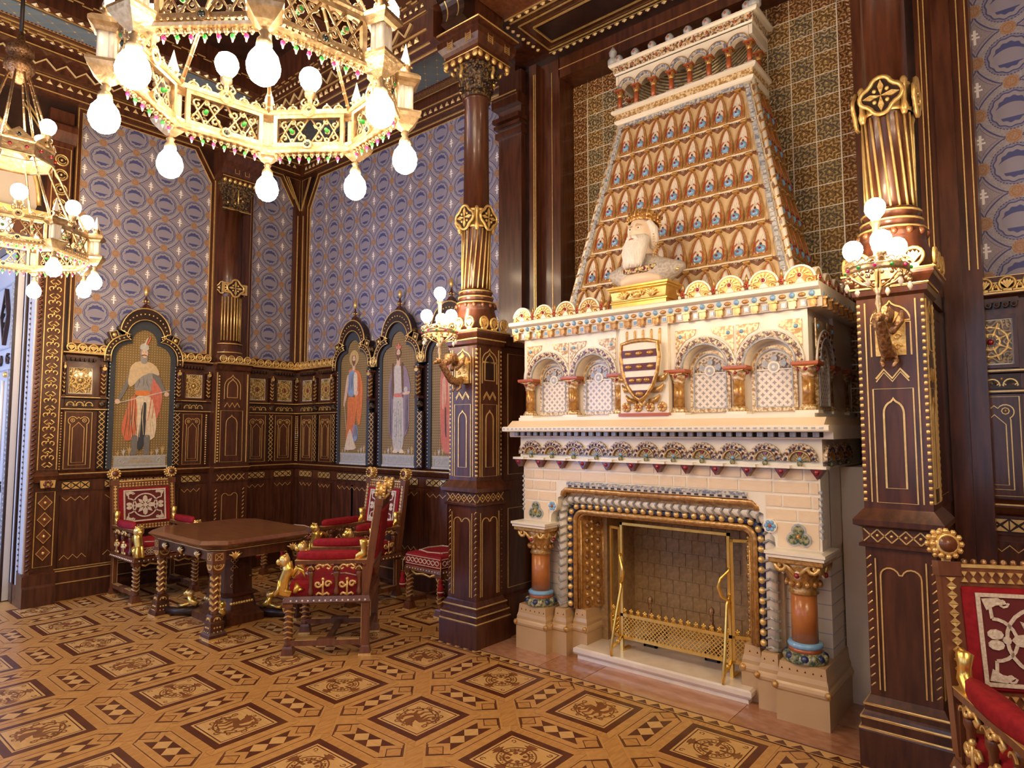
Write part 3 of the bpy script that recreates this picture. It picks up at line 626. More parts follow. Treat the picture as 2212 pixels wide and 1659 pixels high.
# rope-edged door case, the reveal coloured pale for its daylight and the pale open door of the vestibule
b = MB(); b.box(1.762, 1.80, -.15, .0, 0, 3.42, 'wood_red'); b.box(-.3, 1.82, -.16, .0, 3.42, 3.60, 'wood'); b.box(-.3, 1.82, -.18, .0, 3.60, 3.66, 'gold')
for k in range(70): b.line([(1.772, .32 + k * .044), (1.798, .345 + k * .044)], .011, -.152, 'wood', n=5)
b.box(1.745, 1.762, -.155, .245, 0, .18, 'wood'); b.box(1.752, 1.762, -.12, -.005, .18, 3.42, 'reveal_daylit'); b.box(1.752, 1.762, .02, .09, .18, 3.42, 'reveal_daylit'); b.box(1.742, 1.762, .13, .16, .0, 3.42, 'wood_dark'); b.box(1.752, 1.762, .18, .245, .1, 3.42, 'reveal_daylit')
for k in range(62): b.ball((1.752, .005, .26 + k * .05), .013, 'carved', 6, 3)
ob('trim_1', b, None, (-7.4, 0, 0), pi / 2, kind='structure')
door = ob('door_1', None, None, (-7.66, 1.70, 0), 0, kind='structure')
b = MB(); b.box(-.86, -.01, 0, .05, 0.01, 3.40, 'reveal_daylit'); ob('door_leaf', b, door)
b = MB(); b.box(-.04, -.012, -.02, 0, .0, 3.4, 'wood_dark')
for k in range(56): b.line(spiral(-.075, .30 + k * .052, .018, k, .8, 6), .007, -.012, 'grey_blue', n=5)
b.line(rectp(-.80, -.13, 2.42, 3.05), .014, -.010, 'grey_blue', True); b.line(rectp(-.80, -.13, .25, 2.2), .014, -.010, 'grey_blue', True)
Z = [(-.33, 2.45), (-.20, 2.74), (-.33, 3.02), (-.46, 2.74)]; b.ringp(Z, [(-.33 + (x + .33) * .8, 2.74 + (z - 2.74) * .8) for x, z in Z], -.035, 0, 'wood_dark')
for k in range(4): b.line(arc(-.33, 2.58 + k * .09, .07 - .012 * abs(k - 1.5), 20, 160, 6), .010, -.012, 'grey_blue')
for sx in (-1, 1): b.line(spiral(-.33 + sx * .14, 2.30, .06, 1, 1.2, 12, sgn=sx), .012, -.012, 'wood_dark'); b.line(spiral(-.33 + sx * .1, 1.05, .06, 1, 1.2, 12, sgn=sx), .012, -.012, 'wood_dark'); b.line(spiral(-.33 + sx * .12, .4, .06, 3, 1.2, 12, sgn=sx), .012, -.012, 'wood_dark')
b.line([(-.33, 1.2), (-.33, 2.1)], .014, -.012, 'ivory', n=5); b.ball((-.20, -.02, 2.15), .03, 'gold', 8, 5); ob('door_tracery', b, door, kind='stuff')
b = MB(); b.box(-9.2, -9.0, -1.3, 2.0, 0, 3.6, 'plaster'); b.box(-9.0, -7.65, 1.78, 2.0, 0, 3.6, 'wood_dark'); b.box(-9.0, -7.65, -1.3, 2.0, 3.5, 3.6, 'plaster'); b.box(-9.0, -8.65, -1.2, -.9, 0, 3.5, 'plaster'); b.box(-8.65, -7.65, -1.2, -.9, 0, .55, 'plaster'); b.box(-8.65, -7.65, -1.2, -.9, 3.25, 3.5, 'plaster'); ob('wall_vestibule', b, kind='structure')
b = MB(); b.ringp(rectp(-.5, .5, .55, 3.25), rectp(-.45, .45, .60, 3.2), -.04, .04, 'white_enamel'); b.box(-.015, .015, -.02, .02, .6, 3.2, 'white_enamel'); ob('window_5', b, None, (-8.15, -1.0, 0), kind='structure')
b = MB(); b.plate([(1.73, 3.68)] + arc(.78, 3.75, .97, 0, 180, 24) + [(-.18, 3.68)], -.02, 0, 'plaster'); ob('lunette', b, wall_left)
b = MB(); b.line(arc(.78, 3.75, .98, 0, 180, 28), .022, -.03, 'gold', n=5); b.line([(1.62, 4.74), (1.78, 4.50)], .010, -.03, 'gold'); b.line([(1.60, 4.71), (1.76, 4.47)], .008, -.03, 'gold'); ob('gold_arch', b, wall_left)
b = MB()
for k in range(3): b.line([(1.2 + k * .1, 4.1), (1.25 + k * .1, 4.35), (1.32 + k * .1, 4.2)], .03, -.02, 'plinth_tan')
ob('painted_figures', b, wall_left)
# ================================================================ CEILING
b = MB(); b.box(-7.6, 3.4, -2.3, 4.9, HC, HC + .15, 'wood_dark'); ceiling = ob('ceiling', b, kind='structure')
def tri_row(p0, p1, side, size, pitch, m='gold_lit', shape='tri', name='gilded_triangles'):
    """a row of small gilded points from p0 to p1; side = direction they point to, they stand proud along the third axis"""
    p0, p1, side = Vector(p0), Vector(p1), Vector(side).normalized(); d = p1 - p0; n = max(1, int(d.length / pitch)); t = d.normalized(); up = t.cross(side)
    b = MB()
    for i in range(n):
        c = p0 + t * (pitch * (i + .5)); q = [c - t * size * .5, c + t * size * .5, c + side * size * .85] if shape == 'tri' else [c - t * size * .5, c - side * size * .5, c + t * size * .5, c + side * size * .5]
        m_ = sum(q, Vector()) / len(q)
        vs = [tuple(x) for x in q] + [tuple(m_ + up * size * .35), tuple(m_ - up * size * .35)]; L = len(q)
        b.add(vs, [(k, (k + 1) % L, L) for k in range(L)] + [((k + 1) % L, k, L + 1) for k in range(L)], m)
    return ob(name, b, ceiling, kind='stuff')
def zig_row(p0, p1, side, amp, pitch, r=.010):
    p0, p1, side = Vector(p0), Vector(p1), Vector(side).normalized(); n = int((p1 - p0).length / pitch); t = (p1 - p0).normalized(); P = []
    for i in range(n): P += [p0 + t * (i * pitch), p0 + t * ((i + .5) * pitch) + side * amp]
    b = MB(); b.tube(P, r, 'gold_lit', 4); return ob('gilded_zigzag', b, ceiling)
def step_row(p0, p1, side, amp, pitch, r=.006):
    p0, p1, side = Vector(p0), Vector(p1), Vector(side).normalized(); n = int((p1 - p0).length / pitch); t = (p1 - p0).normalized(); b = MB()
    for i in range(n):
        a = p0 + t * (i * pitch); b.tube([a, a + t * pitch * .55], r, 'gold', 4); b.tube([a + side * amp + t * pitch * .5, a + side * amp + t * pitch * 1.02], r, 'gold', 4)
    return ob('gilded_steps', b, ceiling, kind='stuff')
def gl(*segs):
    for p, q, r in segs: b = MB(); b.tube([p, q], r, 'gold', 4); ob('gold_line', b, ceiling)
def wbox(name, *a, m='wood'):
    b = MB(); b.box(*a, m); return ob(name, b, ceiling)
YA, YB = -2.0, 4.55
# stepped cornice along the left wall
wbox('cornice', -7.4, -7.31, -2.1, 4.6, 4.84, 5.02); wbox('cornice', -7.4, -7.18, -2.1, 4.5, 5.02, 5.13); wbox('cornice', -7.4, -7.05, -2.1, 4.4, 5.13, HC)
tri_row((-7.305, YA, 4.945), (-7.305, 4.5, 4.945), (0, 0, 1), .055, .085); zig_row((-7.172, YA, 5.035), (-7.172, 4.3, 5.035), (0, 0, 1), .075, .165)
gl(((-7.305, YA, 5.01), (-7.305, 4.5, 5.01), .007), ((-7.305, YA, 4.875), (-7.305, 4.5, 4.875), .006), ((-7.04, YA, 5.14), (-7.04, 4.3, 5.14), .006))
# flat border with gilded points, steps and a blue field (left side)
wbox('ceiling_board', -7.05, -6.40, -2.1, 3.48, 5.20, HC)
tri_row((-7.0, YA, 5.195), (-7.0, 3.4, 5.195), (1, 0, 0), .045, .075); step_row((-6.955, YA, 5.195), (-6.955, 3.4, 5.195), (1, 0, 0), .03, .13)
gl(((-6.87, YA, 5.195), (-6.87, 3.4, 5.195), .006), ((-6.78, YA, 5.195), (-6.78, 3.4, 5.195), .006), ((-6.50, YA, 5.195), (-6.50, 3.4, 5.195), .005))
b = MB(); b.box(-6.76, -6.53, -2.0, 3.4, 5.19, 5.20, 'blue_field'); ob('blue_panel', b, ceiling)
tri_row((-6.765, YA, 5.188), (-6.765, 3.4, 5.188), (1, 0, 0), .022, .03, 'ox_red')
tri_row((-6.45, YA, 5.185), (-6.45, 3.4, 5.185), (1, 0, 0), .055, .085); step_row((-6.33, YA, 5.29), (-6.33, 3.4, 5.29), (1, 0, 0), .035, .15)
# beam on the line of the columns, left of the fireplace bay
wbox('column_beam', -7.2, -3.72, 3.46, 3.64, 4.78, HC); tri_row((-7.1, 3.455, 4.80), (-3.8, 3.455, 4.80), (0, 0, 1), .062, .085); zig_row((-7.1, 3.45, 4.905), (-3.85, 3.45, 4.905), (0, 0, 1), .085, .16, .011)
tri_row((-7.1, 3.452, 5.08), (-3.8, 3.452, 5.08), (0, 0, 1), .04, .07); step_row((-7.1, 3.452, 5.16), (-3.8, 3.452, 5.16), (0, 0, 1), .03, .13)
gl(((-7.1, 3.455, 4.875), (-3.8, 3.455, 4.875), .007), ((-7.1, 3.50, 4.775), (-3.8, 3.50, 4.775), .006), ((-7.1, 3.60, 4.775), (-3.8, 3.60, 4.775), .006), ((-7.1, 3.452, 5.03), (-3.8, 3.452, 5.03), .005))
# side ceiling between that beam and the right wall: blue field
wbox('side_ceiling', -7.2, -3.72, 3.6, 4.6, 5.10, HC); b = MB(); b.box(-7.0, -3.80, 3.92, 4.36, 5.092, 5.10, 'blue_field'); ob('blue_panel', b, ceiling)
tri_row((-7.0, 4.37, 5.09), (-3.8, 4.37, 5.09), (0, -1, 0), .024, .034, 'ox_red'); wbox('patterned_trim', -7.0, -3.8, 4.385, 4.45, 5.085, 5.10, m='bronze')
wbox('cornice', -7.3, -3.72, 4.50, 4.6, 4.84, 5.10); tri_row((-7.2, 4.495, 4.905), (-3.9, 4.495, 4.905), (0, 0, 1), .055, .082); gl(((-7.2, 4.495, 4.985), (-3.8, 4.495, 4.985), .007), ((-7.2, 4.495, 4.865), (-3.8, 4.495, 4.865), .006), ((-7.0, 4.47, 5.09), (-3.8, 4.47, 5.09), .006), ((-7.0, 3.88, 5.09), (-3.8, 3.88, 5.09), .006))
wbox('cornice', -.85, 3.1, 4.50, 4.6, 4.84, HC); tri_row((-.8, 4.495, 4.905), (3.0, 4.495, 4.905), (0, 0, 1), .055, .082)
# soffit of the fireplace bay
wbox('bay_soffit', -3.72, 3.1, 3.42, 4.75, 5.0, HC)
wbox('bay_beam', -3.34, -.80, 3.46, 3.93, 4.985, 5.0, m='wood_red')
tri_row((-3.35, 3.95, 4.992), (-.8, 3.95, 4.992), (0, 1, 0), .055, .082, shape='dia'); tri_row((-3.35, 4.56, 4.992), (-.8, 4.56, 4.992), (0, -1, 0), .05, .072, shape='dia'); tri_row((-3.40, 3.98, 4.992), (-3.40, 4.5, 4.992), (1, 0, 0), .045, .07, shape='dia')
b = MB()
for q, r in ((0, .007), (.09, .009)):
    P = [(-3.32 + q, 4.06 + q, 4.99), (-.84 - q, 4.06 + q, 4.99), (-.84 - q, 4.50 - q, 4.99), (-3.32 + q, 4.50 - q, 4.99)]
    for i in range(4): b.tube([P[i], P[(i + 1) % 4]], r, 'gold', 4)
b.box(-3.21, -.95, 4.17, 4.39, 4.985, 5.0, 'wood_dark'); b.tube([(-3.35, 3.985, 4.99), (-.8, 3.985, 4.99)], .007, 'gold', 4); b.tube([(-3.35, 3.915, 4.98), (-.8, 3.915, 4.98)], .007, 'gold', 4); b.tube([(-3.35, 4.535, 4.99), (-.8, 4.535, 4.99)], .005, 'gold', 4)
ob('gold_coffer', b, ceiling)
# main ceiling: coffers
for y0 in (2.1, .7, -.7):
    wbox('ceiling_beam', -6.4, 3.1, y0 - .12, y0 + .12, 5.24, HC); tri_row((-6.3, y0 - .125, 5.26), (2.5, y0 - .125, 5.26), (0, 0, 1), .05, .08); tri_row((-6.3, y0 + .125, 5.26), (2.5, y0 + .125, 5.26), (0, 0, 1), .05, .08)
    gl(((-6.3, y0 - .06, 5.235), (3, y0 - .06, 5.235), .007), ((-6.3, y0 + .06, 5.235), (3, y0 + .06, 5.235), .007))
for x0 in (-5.0, -3.5, -2.0, -.5, 1.0):
    wbox('ceiling_beam', x0 - .10, x0 + .10, -2.1, 3.46, 5.28, HC); tri_row((x0 - .105, -2, 5.30), (x0 - .105, 3.4, 5.30), (0, 0, 1), .05, .08); tri_row((x0 + .105, -2, 5.30), (x0 + .105, 3.4, 5.30), (0, 0, 1), .05, .08)
    for y0 in (2.78, 1.4, 0):
        b = MB(); b.box(x0 + .35, x0 + 1.15, y0 - .38, y0 + .38, 5.47, 5.5, 'wood_red'); P = rectp(x0 + .30, x0 + 1.2, y0 - .43, y0 + .43)
        b.tube([(x, y, 5.485) for x, y in P], .010, 'gold', 4, closed=True); b.tube([(x, y, 5.465) for x, y in rectp(x0 + .40, x0 + 1.1, y0 - .33, y0 + .33)], .007, 'gold', 4, closed=True); ob('coffer', b, ceiling)

# ================================================================ COLUMNS
def column(name, x, label, front_niche):
    root = thing(name, label, 'column', (x, 3.74, 0), group='tall mahogany columns beside the fireplace', kind='thing')
    b = MB(); b.rect([(.195, .195, 0), (.195, .195, .17), (.19, .19, .185), (.185, .185, .19), (.185, .185, .23), (.178, .178, .25), (.172, .172, .26), (.172, .172, .29), (.155, .155, .32), (.15, .15, .33)], 'wood')
    ob('plinth', b, root)
    b = MB(); b.rect([(.147, .147, .32), (.147, .147, 1.03), (.17, .17, 1.035), (.17, .17, 1.05), (.155, .155, 1.055), (.155, .155, 1.125), (.19, .19, 1.14), (.19, .19, 1.165), (.17, .17, 1.19), (.15, .15, 1.215), (.145, .145, 1.22), (.145, .145, 2.25), (.16, .16, 2.265), (.165, .165, 2.30), (.19, .19, 2.335), (.195, .195, 2.345), (.195, .195, 2.372)], 'wood')
    ob('pedestal', b, root)
    b = MB(); b.box(-.17, .17, .20, .855, 0, .30, 'wood'); b.box(-.11, .11, .165, .855, .30, 2.34, 'wood'); b.box(-.13, .13, .20, .855, 1.12, 1.2, 'wood'); b.box(-.13, .13, .20, .855, 2.28, 2.36, 'wood')
    for sx in (-1, 1):
        for z0, z1 in ((1.25, 2.22), (.36, .98)): b.tube([(sx * .112, yy, zz) for yy, zz in ((.26, z0), (.80, z0), (.80, z1), (.26, z1))], .004, 'gold', 4, closed=True)
    ob('pedestal_pier', b, wall_right, (x, -.86, 0))
    for hh, z in ((.192, .182), (.187, .232), (.173, .29), (.197, 2.365), (.167, 2.30)): b = MB(); b.tube([(-hh, -hh, z), (hh, -hh, z), (hh, hh, z), (-hh, hh, z)], .0065, 'gold', 4, closed=True); ob('gold_line', b, root)
    for k in range(4):
        if k == 2: continue
        b = MB(); y = -.149
        b.line([(-.085, .36), (-.085, .90)] + arc(-.045, .90, .040, 180, 15, 7) + arc(.045, .90, .040, 165, 0, 7) + [(.085, .90), (.085, .36)], .0045, y - .001, 'gold')
        for sx in (-1, 1):
            b.box(sx * .105 - .003, sx * .105 + .003, y - .004, y, .36, .98, 'gold')
            b.box(sx * .108 - .003, sx * .108 + .003, y, y + .006, 1.25, 2.23, 'gold')
        b.line([(-.085, 1.96), (-.085, 2.12)] + ogee(0, 2.12, .17, 2.13, .10)[1:-1] + [(.085, 2.12), (.085, 1.96)], .005, y + .003, 'gold')
        b.line(ogee(0, 1.985, .11, 2.10, .10), .0055, y + .003, 'gold', True); b.plate(ogee(0, 1.985, .11, 2.10, .10), y + .002, y + .01, 'wood_dark')
        VV(b, -.07, .07, 1.85, .045, 2, y=y + .003, r=.007); VV(b, -.07, .07, 1.835, .045, 2, y=y + .003, r=.004)
        b.line(rectp(-.085, .085, 1.25, 1.80), .0045, y + .003, 'gold', True); b.line(ogee(0, 1.32, .085, 1.68, .075), .006, y + .003, 'gold', True)
        for q in range(5):
            cx = -.12 + q * .06; b.line([(cx - .03, 1.06), (cx + .03, 1.12)], .004, -.157, 'gold'); b.line([(cx + .03, 1.06), (cx - .03, 1.12)], .004, -.157, 'gold')
            if q < 4: b.ball((cx + .03, -.157, 1.09), .008, 'gilt', 6, 3)
        ob('gold_tracery', b, root, rz=k * pi / 2)
    b = MB()
    for sx, sy in ((-1, -1), (1, -1), (1, 1)):
        for k in range(30): b.ball((sx * .137, sy * .137, 1.26 + k * .033), .0135, 'gold', 6, 3)
        for k in range(15): b.line([(sx * .134 - .010, .37 + k * .043), (sx * .134 + .010, .39 + k * .043)], .008, sy * .141, 'gold', n=5)
    ob('gold_beads', b, root, kind='stuff')
    for k in range(4):
        for q in (-1, 0, 1): ob('crest_ring', crest_me, root, (.19 * sin(k * pi / 2) * 1 + q * .115 * cos(k * pi / 2), -.19 * cos(k * pi / 2) + q * .115 * sin(k * pi / 2), 2.372), k * pi / 2, scale=1.15) if k != 2 else None
    b = MB(); b.lathe([(.185, 2.372), (.18, 2.42), (.172, 2.47), (.150, 2.53), (.150, 2.55), (.158, 2.57), (.148, 2.60), (.130, 2.61), (.138, 2.63), (.138, 2.65), (.124, 2.66), (.131, 2.68), (.131, 2.70), (.120, 2.71)], 20, 'wood'); ob('column_base', b, root)
    b = MB()
    for r, z in ((.139, 2.645), (.133, 2.69), (.150, 2.60)): b.tube([(r * cos(i * pi / 10), r * sin(i * pi / 10), z) for i in range(20)], .006, 'gold', 5, closed=True)
    for i in range(14): b.ball((.153 * cos(i * pi / 7), .153 * sin(i * pi / 7), 2.575), .018, 'wood_red', 6, 4)
    ob('base_rings', b, root)
    b = MB(); b.lathe([(.110, 2.70), (.108, 3.20), (.114, 3.22), (.110, 3.36), (.104, 3.37), (.098, 4.25), (.112, 4.255), (.115, 4.27), (.105, 4.285), (.10, 4.29)], 20, 'wood'); ob('shaft', b, root)
    tw = .35 if x < -2 else -.35
    for i in range(18):
        b = MB() if i == 0 else b
        a = 2 * pi * i / 18
        b.tube([(.113 * cos(a + tw * s), .113 * sin(a + tw * s), 2.71 + .48 * s) for s in (0, .25, .5, .75, 1)], .0065, 'gold', 5)
    ob('gold_flutes', b, root)
    b = MB(); b.lathe([(.118, 3.20), (.124, 3.215), (.116, 3.22), (.116, 3.33), (.124, 3.335), (.118, 3.35)], 18, 'gold', cap=False)
    for k in range(4):
        a = k * pi / 2; quatrefoil(b, Matrix.Rotation(a, 4, 'Z') @ Matrix.Translation((0, -.136, 3.275)), 1.0)
        q = a + pi / 4; b.lathe([(.012, 3.17), (.02, 3.20), (.013, 3.23), (.013, 3.31), (.02, 3.34), (.01, 3.36)], 7, 'gold', (.132 * sin(q), -.132 * cos(q), 0))
    ob('gold_band', b, root)
    b = MB(); b.lathe([(.105, 4.28), (.122, 4.30), (.115, 4.33), (.14, 4.42), (.172, 4.52), (.17, 4.54)], 12, 'carved', smooth=False)
    for i in range(46): a = random.random() * 2 * pi; s = random.random(); b.ball(((.122 + .05 * s) * cos(a), (.122 + .05 * s) * sin(a), 4.34 + .18 * s), .017, 'gilt' if i % 6 == 0 else 'wood_dark', 6, 4)
    for k in range(4):
        a = k * pi / 2; T0 = b.T; b.T = Matrix.Rotation(a, 4, 'Z')
        b.line([(0, 4.40), (-.008, 4.43), (.008, 4.47), (0, 4.5)], .014, -.178, 'gold', n=5); b.T = T0
    b.rect([(.17, .17, 4.535), (.19, .19, 4.54), (.19, .19, 4.575)], 'wood'); ob('capital', b, root)
    b = MB()
    for k in range(4):
        for q in range(5): b.T = Matrix.Rotation(k * pi / 2, 4, 'Z'); b.ball((-.16 + q * .08, -.19, 4.54), .028, 'gold', 7, 4, sy=.6)
    b.T = Matrix(); b.tube([(-.192, -.192, 4.575), (.192, -.192, 4.575), (.192, .192, 4.575), (-.192, .192, 4.575)], .006, 'gold', 4, closed=True); ob('gold_cresting', b, root)
    b = MB(); b.rect([(.18, .18, 4.575), (.18, .18, 4.62), (.20, .20, 4.64), (.225, .225, 4.68), (.23, .23, 4.73), (.215, .215, 4.745), (.215, .215, 4.765), (.24, .24, 4.775), (.24, .24, 4.80), (.15, .15, 4.80), (.15, .15, 4.995)], 'wood')
    for k in range(4):
        b.T = Matrix.Rotation(k * pi / 2, 4, 'Z')
        for cx in (-.11, .09):
            for q in (0, .055): b.line([(cx + q, 4.64), (cx + q, 4.73)], .003, -.226, 'gold')
            for q in range(5): b.line(rectp(cx + .006, cx + .049, 4.645 + q * .017, 4.656 + q * .017), .002, -.226, 'gold', True)
    b.T = Matrix(); b.tube([(-.242, -.242, 4.79), (.242, -.242, 4.79), (.242, .242, 4.79), (-.242, .242, 4.79)], .007, 'gold', 4, closed=True); ob('entablature', b, root)
    # scrolled bracket under the beam, towards the room
    b = MB(); S = [(-.13, 4.80)] + [(-.24 - .0 * i, 4.80 + .01 * i) for i in range(2)] + arc(-.40, 4.90, .13, -35, 80, 8)[::1] + [(-.36, 5.10), (-.45, 5.16), (-.52, 5.20), (-.52, 5.27), (-.33, 5.27), (-.33, 4.99), (-.13, 4.99)]
    b.mould(S, -.12, .12, 'wood_dark')
    for sx in (-.06, .06): b.tube([(sx, yy - .003, zz) for yy, zz in arc(-.40, 4.90, .133, -30, 80, 8)], .006, 'gold', 4)
    ob('scroll_bracket', b, root)
    b = MB(); b.T = Matrix.Translation((0, -.47, 5.20)) @ Matrix.Rotation(pi / 2, 4, 'Y'); b.lathe([(.05, -.14), (.055, -.10), (.05, -.05), (.055, 0), (.05, .05), (.055, .10), (.05, .14)], 12, 'wood'); b.T = Matrix()
    for z in (5.13, 5.26): b.box(-.14, .14, -.53, -.50, z - .008, z + .008, 'gold')
    for sx in (-1, 1):
        b.T = Matrix.Translation((sx * .145, -.47, 5.20)) @ Matrix.Rotation(pi / 2, 4, 'Z'); b.line(arc(0, 0, .03, 0, 360, 10)[:-1], .008, 0, 'gold', True)
    ob('bracket_scroll', b, root)
    return root
col1 = column('fluted_column', -3.50, 'mahogany column with spiral gold flutes on panelled pedestal by the painted arches', 1)
col2 = column('fluted_column', -.60, 'mahogany column with spiral gold flutes on panelled pedestal beside the red foreground armchair', 0)
# wooden jambs framing the tiled recess
for sx, xe in ((1, -3.25), (-1, -.90)):
    b = MB(); x = lambda d: xe + sx * d
    def bb(a, c, y0, y1, z0, z1, m): b.box(min(x(a), x(c)), max(x(a), x(c)), y0, y1, z0, z1, m)
    bb(-.62, -.35, -.16, .0, 0, 4.9, 'wood'); bb(-.35, -.28, -.10, .0, 0, 4.9, 'wood_dark'); bb(-.28, -.20, -.13, 0, 0, 4.9, 'wood'); bb(-.20, .008, -.06, .164, 0, 4.9, 'wood'); bb(-.23, -.222, -.136, -.13, 2.3, 4.8, 'gold'); bb(-.21, -.204, -.136, -.13, 2.3, 4.8, 'gold')
    bb(-.08, -.075, -.064, -.06, 2.3, 4.8, 'gold')
    for k, (z0, z1, d) in enumerate(((4.30, 4.35, .03), (4.38, 4.41, .05), (4.43, 4.47, .07), (4.56, 4.66, .08))): bb(-.64 , -.33, -.16 - d, 0, z0, z1, 'wood')
    bb(-.64, -.33, -.262, -.255, 4.645, 4.655, 'gold'); bb(-.64, -.33, -.205, -.20, 4.395, 4.402, 'gold')
    if sx < 0:
        for d in (-.375, -.40, -.47, -.56, -.60): bb(d, d - .006, -.168, -.16, 2.5, 4.85, 'gold')
        bb(-.44, -.53, -.19, -.16, 0, 4.9, 'wood')
    ob('recess_jamb', b, wall_right)
b = MB(); b.box(-3.25, -.9, -.06, .17, 4.72, 4.9, 'wood'); b.box(-3.25, -.9, -.064, -.06, 4.80, 4.806, 'gold'); ob('recess_lintel', b, wall_right)
# tiles of the recess
TP = .158; TX0, TZ0 = -3.25 + .0, 4.72
def wall_tile(m):
    b = MB(); q = .0745; b.plate(rectp(-q, q, -q, q), -.008, 0, m); b.line(arc(0, 0, .030, 0, 360, 10)[:-1], .006, -.009, m, True); b.line(arc(0, 0, .056, 0, 360, 12)[:-1], .005, -.009, m, True); b.ball((0, -.008, 0), .014, m, 6, 4)
    for sx in (-1, 1):
        for sz in (-1, 1): b.ball((sx * .058, -.008, sz * .058), .012, m, 6, 3)
    return b.mesh('relief_tile')
t_edge, t_a, t_b = wall_tile('tile_rust'), wall_tile('tile_gold'), wall_tile('tile_olive')
b = MB(); b.box(-3.25, -.90, .165, .17, 1.3, 4.72, 'ivory'); grout = ob('tile_bed', b, wall_right)
hood_l = lambda z: -2.86 + (z - 2.63) * .30 / 1.46 + .15; hood_r = lambda z: -1.30 - (z - 2.63) * .30 / 1.46 - .15
for i in range(15):
    for j in range(22):
        tx, tz = -3.25 + TP * (i + .5), 4.72 - TP * (j + .5)
        if hood_l(tz) + .05 < tx < hood_r(tz) - .12: continue
        if tz < 2.3 and abs(tx + 2.075) < 1.0: continue
        edge = i == 0 or i == 14 or j == 0
        ob('relief_tile', t_edge if edge else (t_b if (i + j) % 2 else t_a), grout, (tx, .165, tz))
b = MB(); b.line([(-3.25 + TP, 1.5), (-3.25 + TP, 4.72 - TP), (-.90 - TP + .02, 4.72 - TP), (-.90 - TP + .02, 1.5)], .006, .158, 'ivory'); ob('white_fillet', b, wall_right)
# ================================================================ FIREPLACE  (local: x along the wall, -y out of the wall, z up)
FP = thing('ceramic_fireplace', 'monumental cream and gold glazed ceramic fireplace with arcaded mantel and tapering hood', 'fireplace', (-2.065, 4.75, 0))
def mb2(b, sx, x0, x1, y0, y1, z0, z1, m): b.box(min(sx * x0, sx * x1), max(sx * x0, sx * x1), y0, y1, z0, z1, m)
for sx in (-1, 1):
    b = MB()
    for x0, x1, yf in ((.80, 1.075, -.95), (.675, .80, -.875), (.55, .675, -.80)):
        cx, hx, hy = sx * (x0 + x1) / 2, (x1 - x0) / 2, -yf / 2
        b.rect([(hx, hy, 0), (hx, hy, .165), (hx + .008, hy + .008, .175), (hx + .01, hy + .01, .19), (hx + .004, hy + .004, .205), (hx - .004, hy - .004, .215), (hx - .004, hy - .004, .235), (hx - .012, hy - .012, .26), (hx - .018, hy - .018, .32)], 'plinth_tan', (cx, -hy))
    ob('plinth', b, FP)
    b = MB()
    for x0, x1, yf in ((.81, 1.055, -.94), (.685, .785, -.865), (.575, .665, -.79)):
        n = int((x1 - x0) / .035)
        for k in range(n): q = sx * (x0 + (k + .5) * (x1 - x0) / n); b.plate([(q - .012, .268), (q + .012, .268), (q, .292)], yf + .004, yf + .03, 'ox_red')
        for e in (x0 - .012, x1 + .018): b.ball((sx * e, yf - .016, .192), .020, 'glaze_gold', 7, 5)
    ob('plinth_ornament', b, FP, kind='stuff')
    # column with leafy base and gilded capital
    c = (sx * .93, -.835, 0)
    b = MB(); b.lathe([(.115, .32), (.118, .335), (.105, .36), (.09, .375)], 14, 'mosaic_green', c)
    for k in range(14): a = k * pi / 7; b.ball((c[0] + .098 * cos(a), c[1] + .098 * sin(a), .348), .024, 'navy' if k % 2 else 'mosaic_green', 7, 4)
    b.lathe([(.088, .372), (.088, .395)], 16, 'rust', c); b.lathe([(.084, .393), (.094, .402), (.094, .416), (.084, .425)], 16, 'sky_blue', c); ob('column_base', b, FP)
    b = MB(); b.lathe([(.070, .42), (.068, .69)], 18, 'terracotta', c); ob('column_shaft', b, FP)
    b = MB(); b.lathe([(.070, .685), (.083, .695), (.073, .71), (.080, .76), (.105, .82), (.128, .868)], 12, 'glaze_gold', c)
    for k in range(12): a = k * pi / 6; b.ball((c[0] + .086 * cos(a), c[1] + .086 * sin(a), .745), .018, 'glaze_brown', 6, 4)
    for k in range(4):
        a = k * pi / 2; b.T = Matrix.Translation((c[0], c[1], 0)) @ Matrix.Rotation(a, 4, 'Z')
        for s in (-1, 1): b.line(spiral(s * .082, .848, .034, 1.57 - s * 1.3, 1.2, 10, sgn=-s), .012, -.115, 'gold', n=5); b.line([(s * .01, .80), (s * .05, .845), (s * .085, .878)], .012, -.112, 'gold', n=5)
        b.ball((0, -.108, .80), .024, 'ivory', 8, 4, sy=.5); b.ball((0, -.118, .80), .016, 'ruby', 7, 4)
    b.T = Matrix(); b.rect([(.135, .135, .862), (.142, .142, .868), (.142, .142, .886), (.15, .15, .892)], 'glaze_gold', c[:2]); b.rect([(.152, .152, .892), (.152, .152, .905), (.16, .16, .912), (.16, .16, .928), (.13, .13, .934)], 'ivory', c[:2]); ob('capital', b, FP)
    b = MB(); mb2(b, sx, .80, 1.045, -.72, 0, .31, .93, 'cream')
    for k in range(7): mb2(b, sx, .80, 1.048, -.723, 0, .37 + k * .08, .374 + k * .08, 'grey_blue')
    ob('pier', b, FP)
    b = MB(); mb2(b, sx, 1.052, 1.255, -.45, 0, .0, 1.38, 'cream'); ob('side_tiling', b, FP)
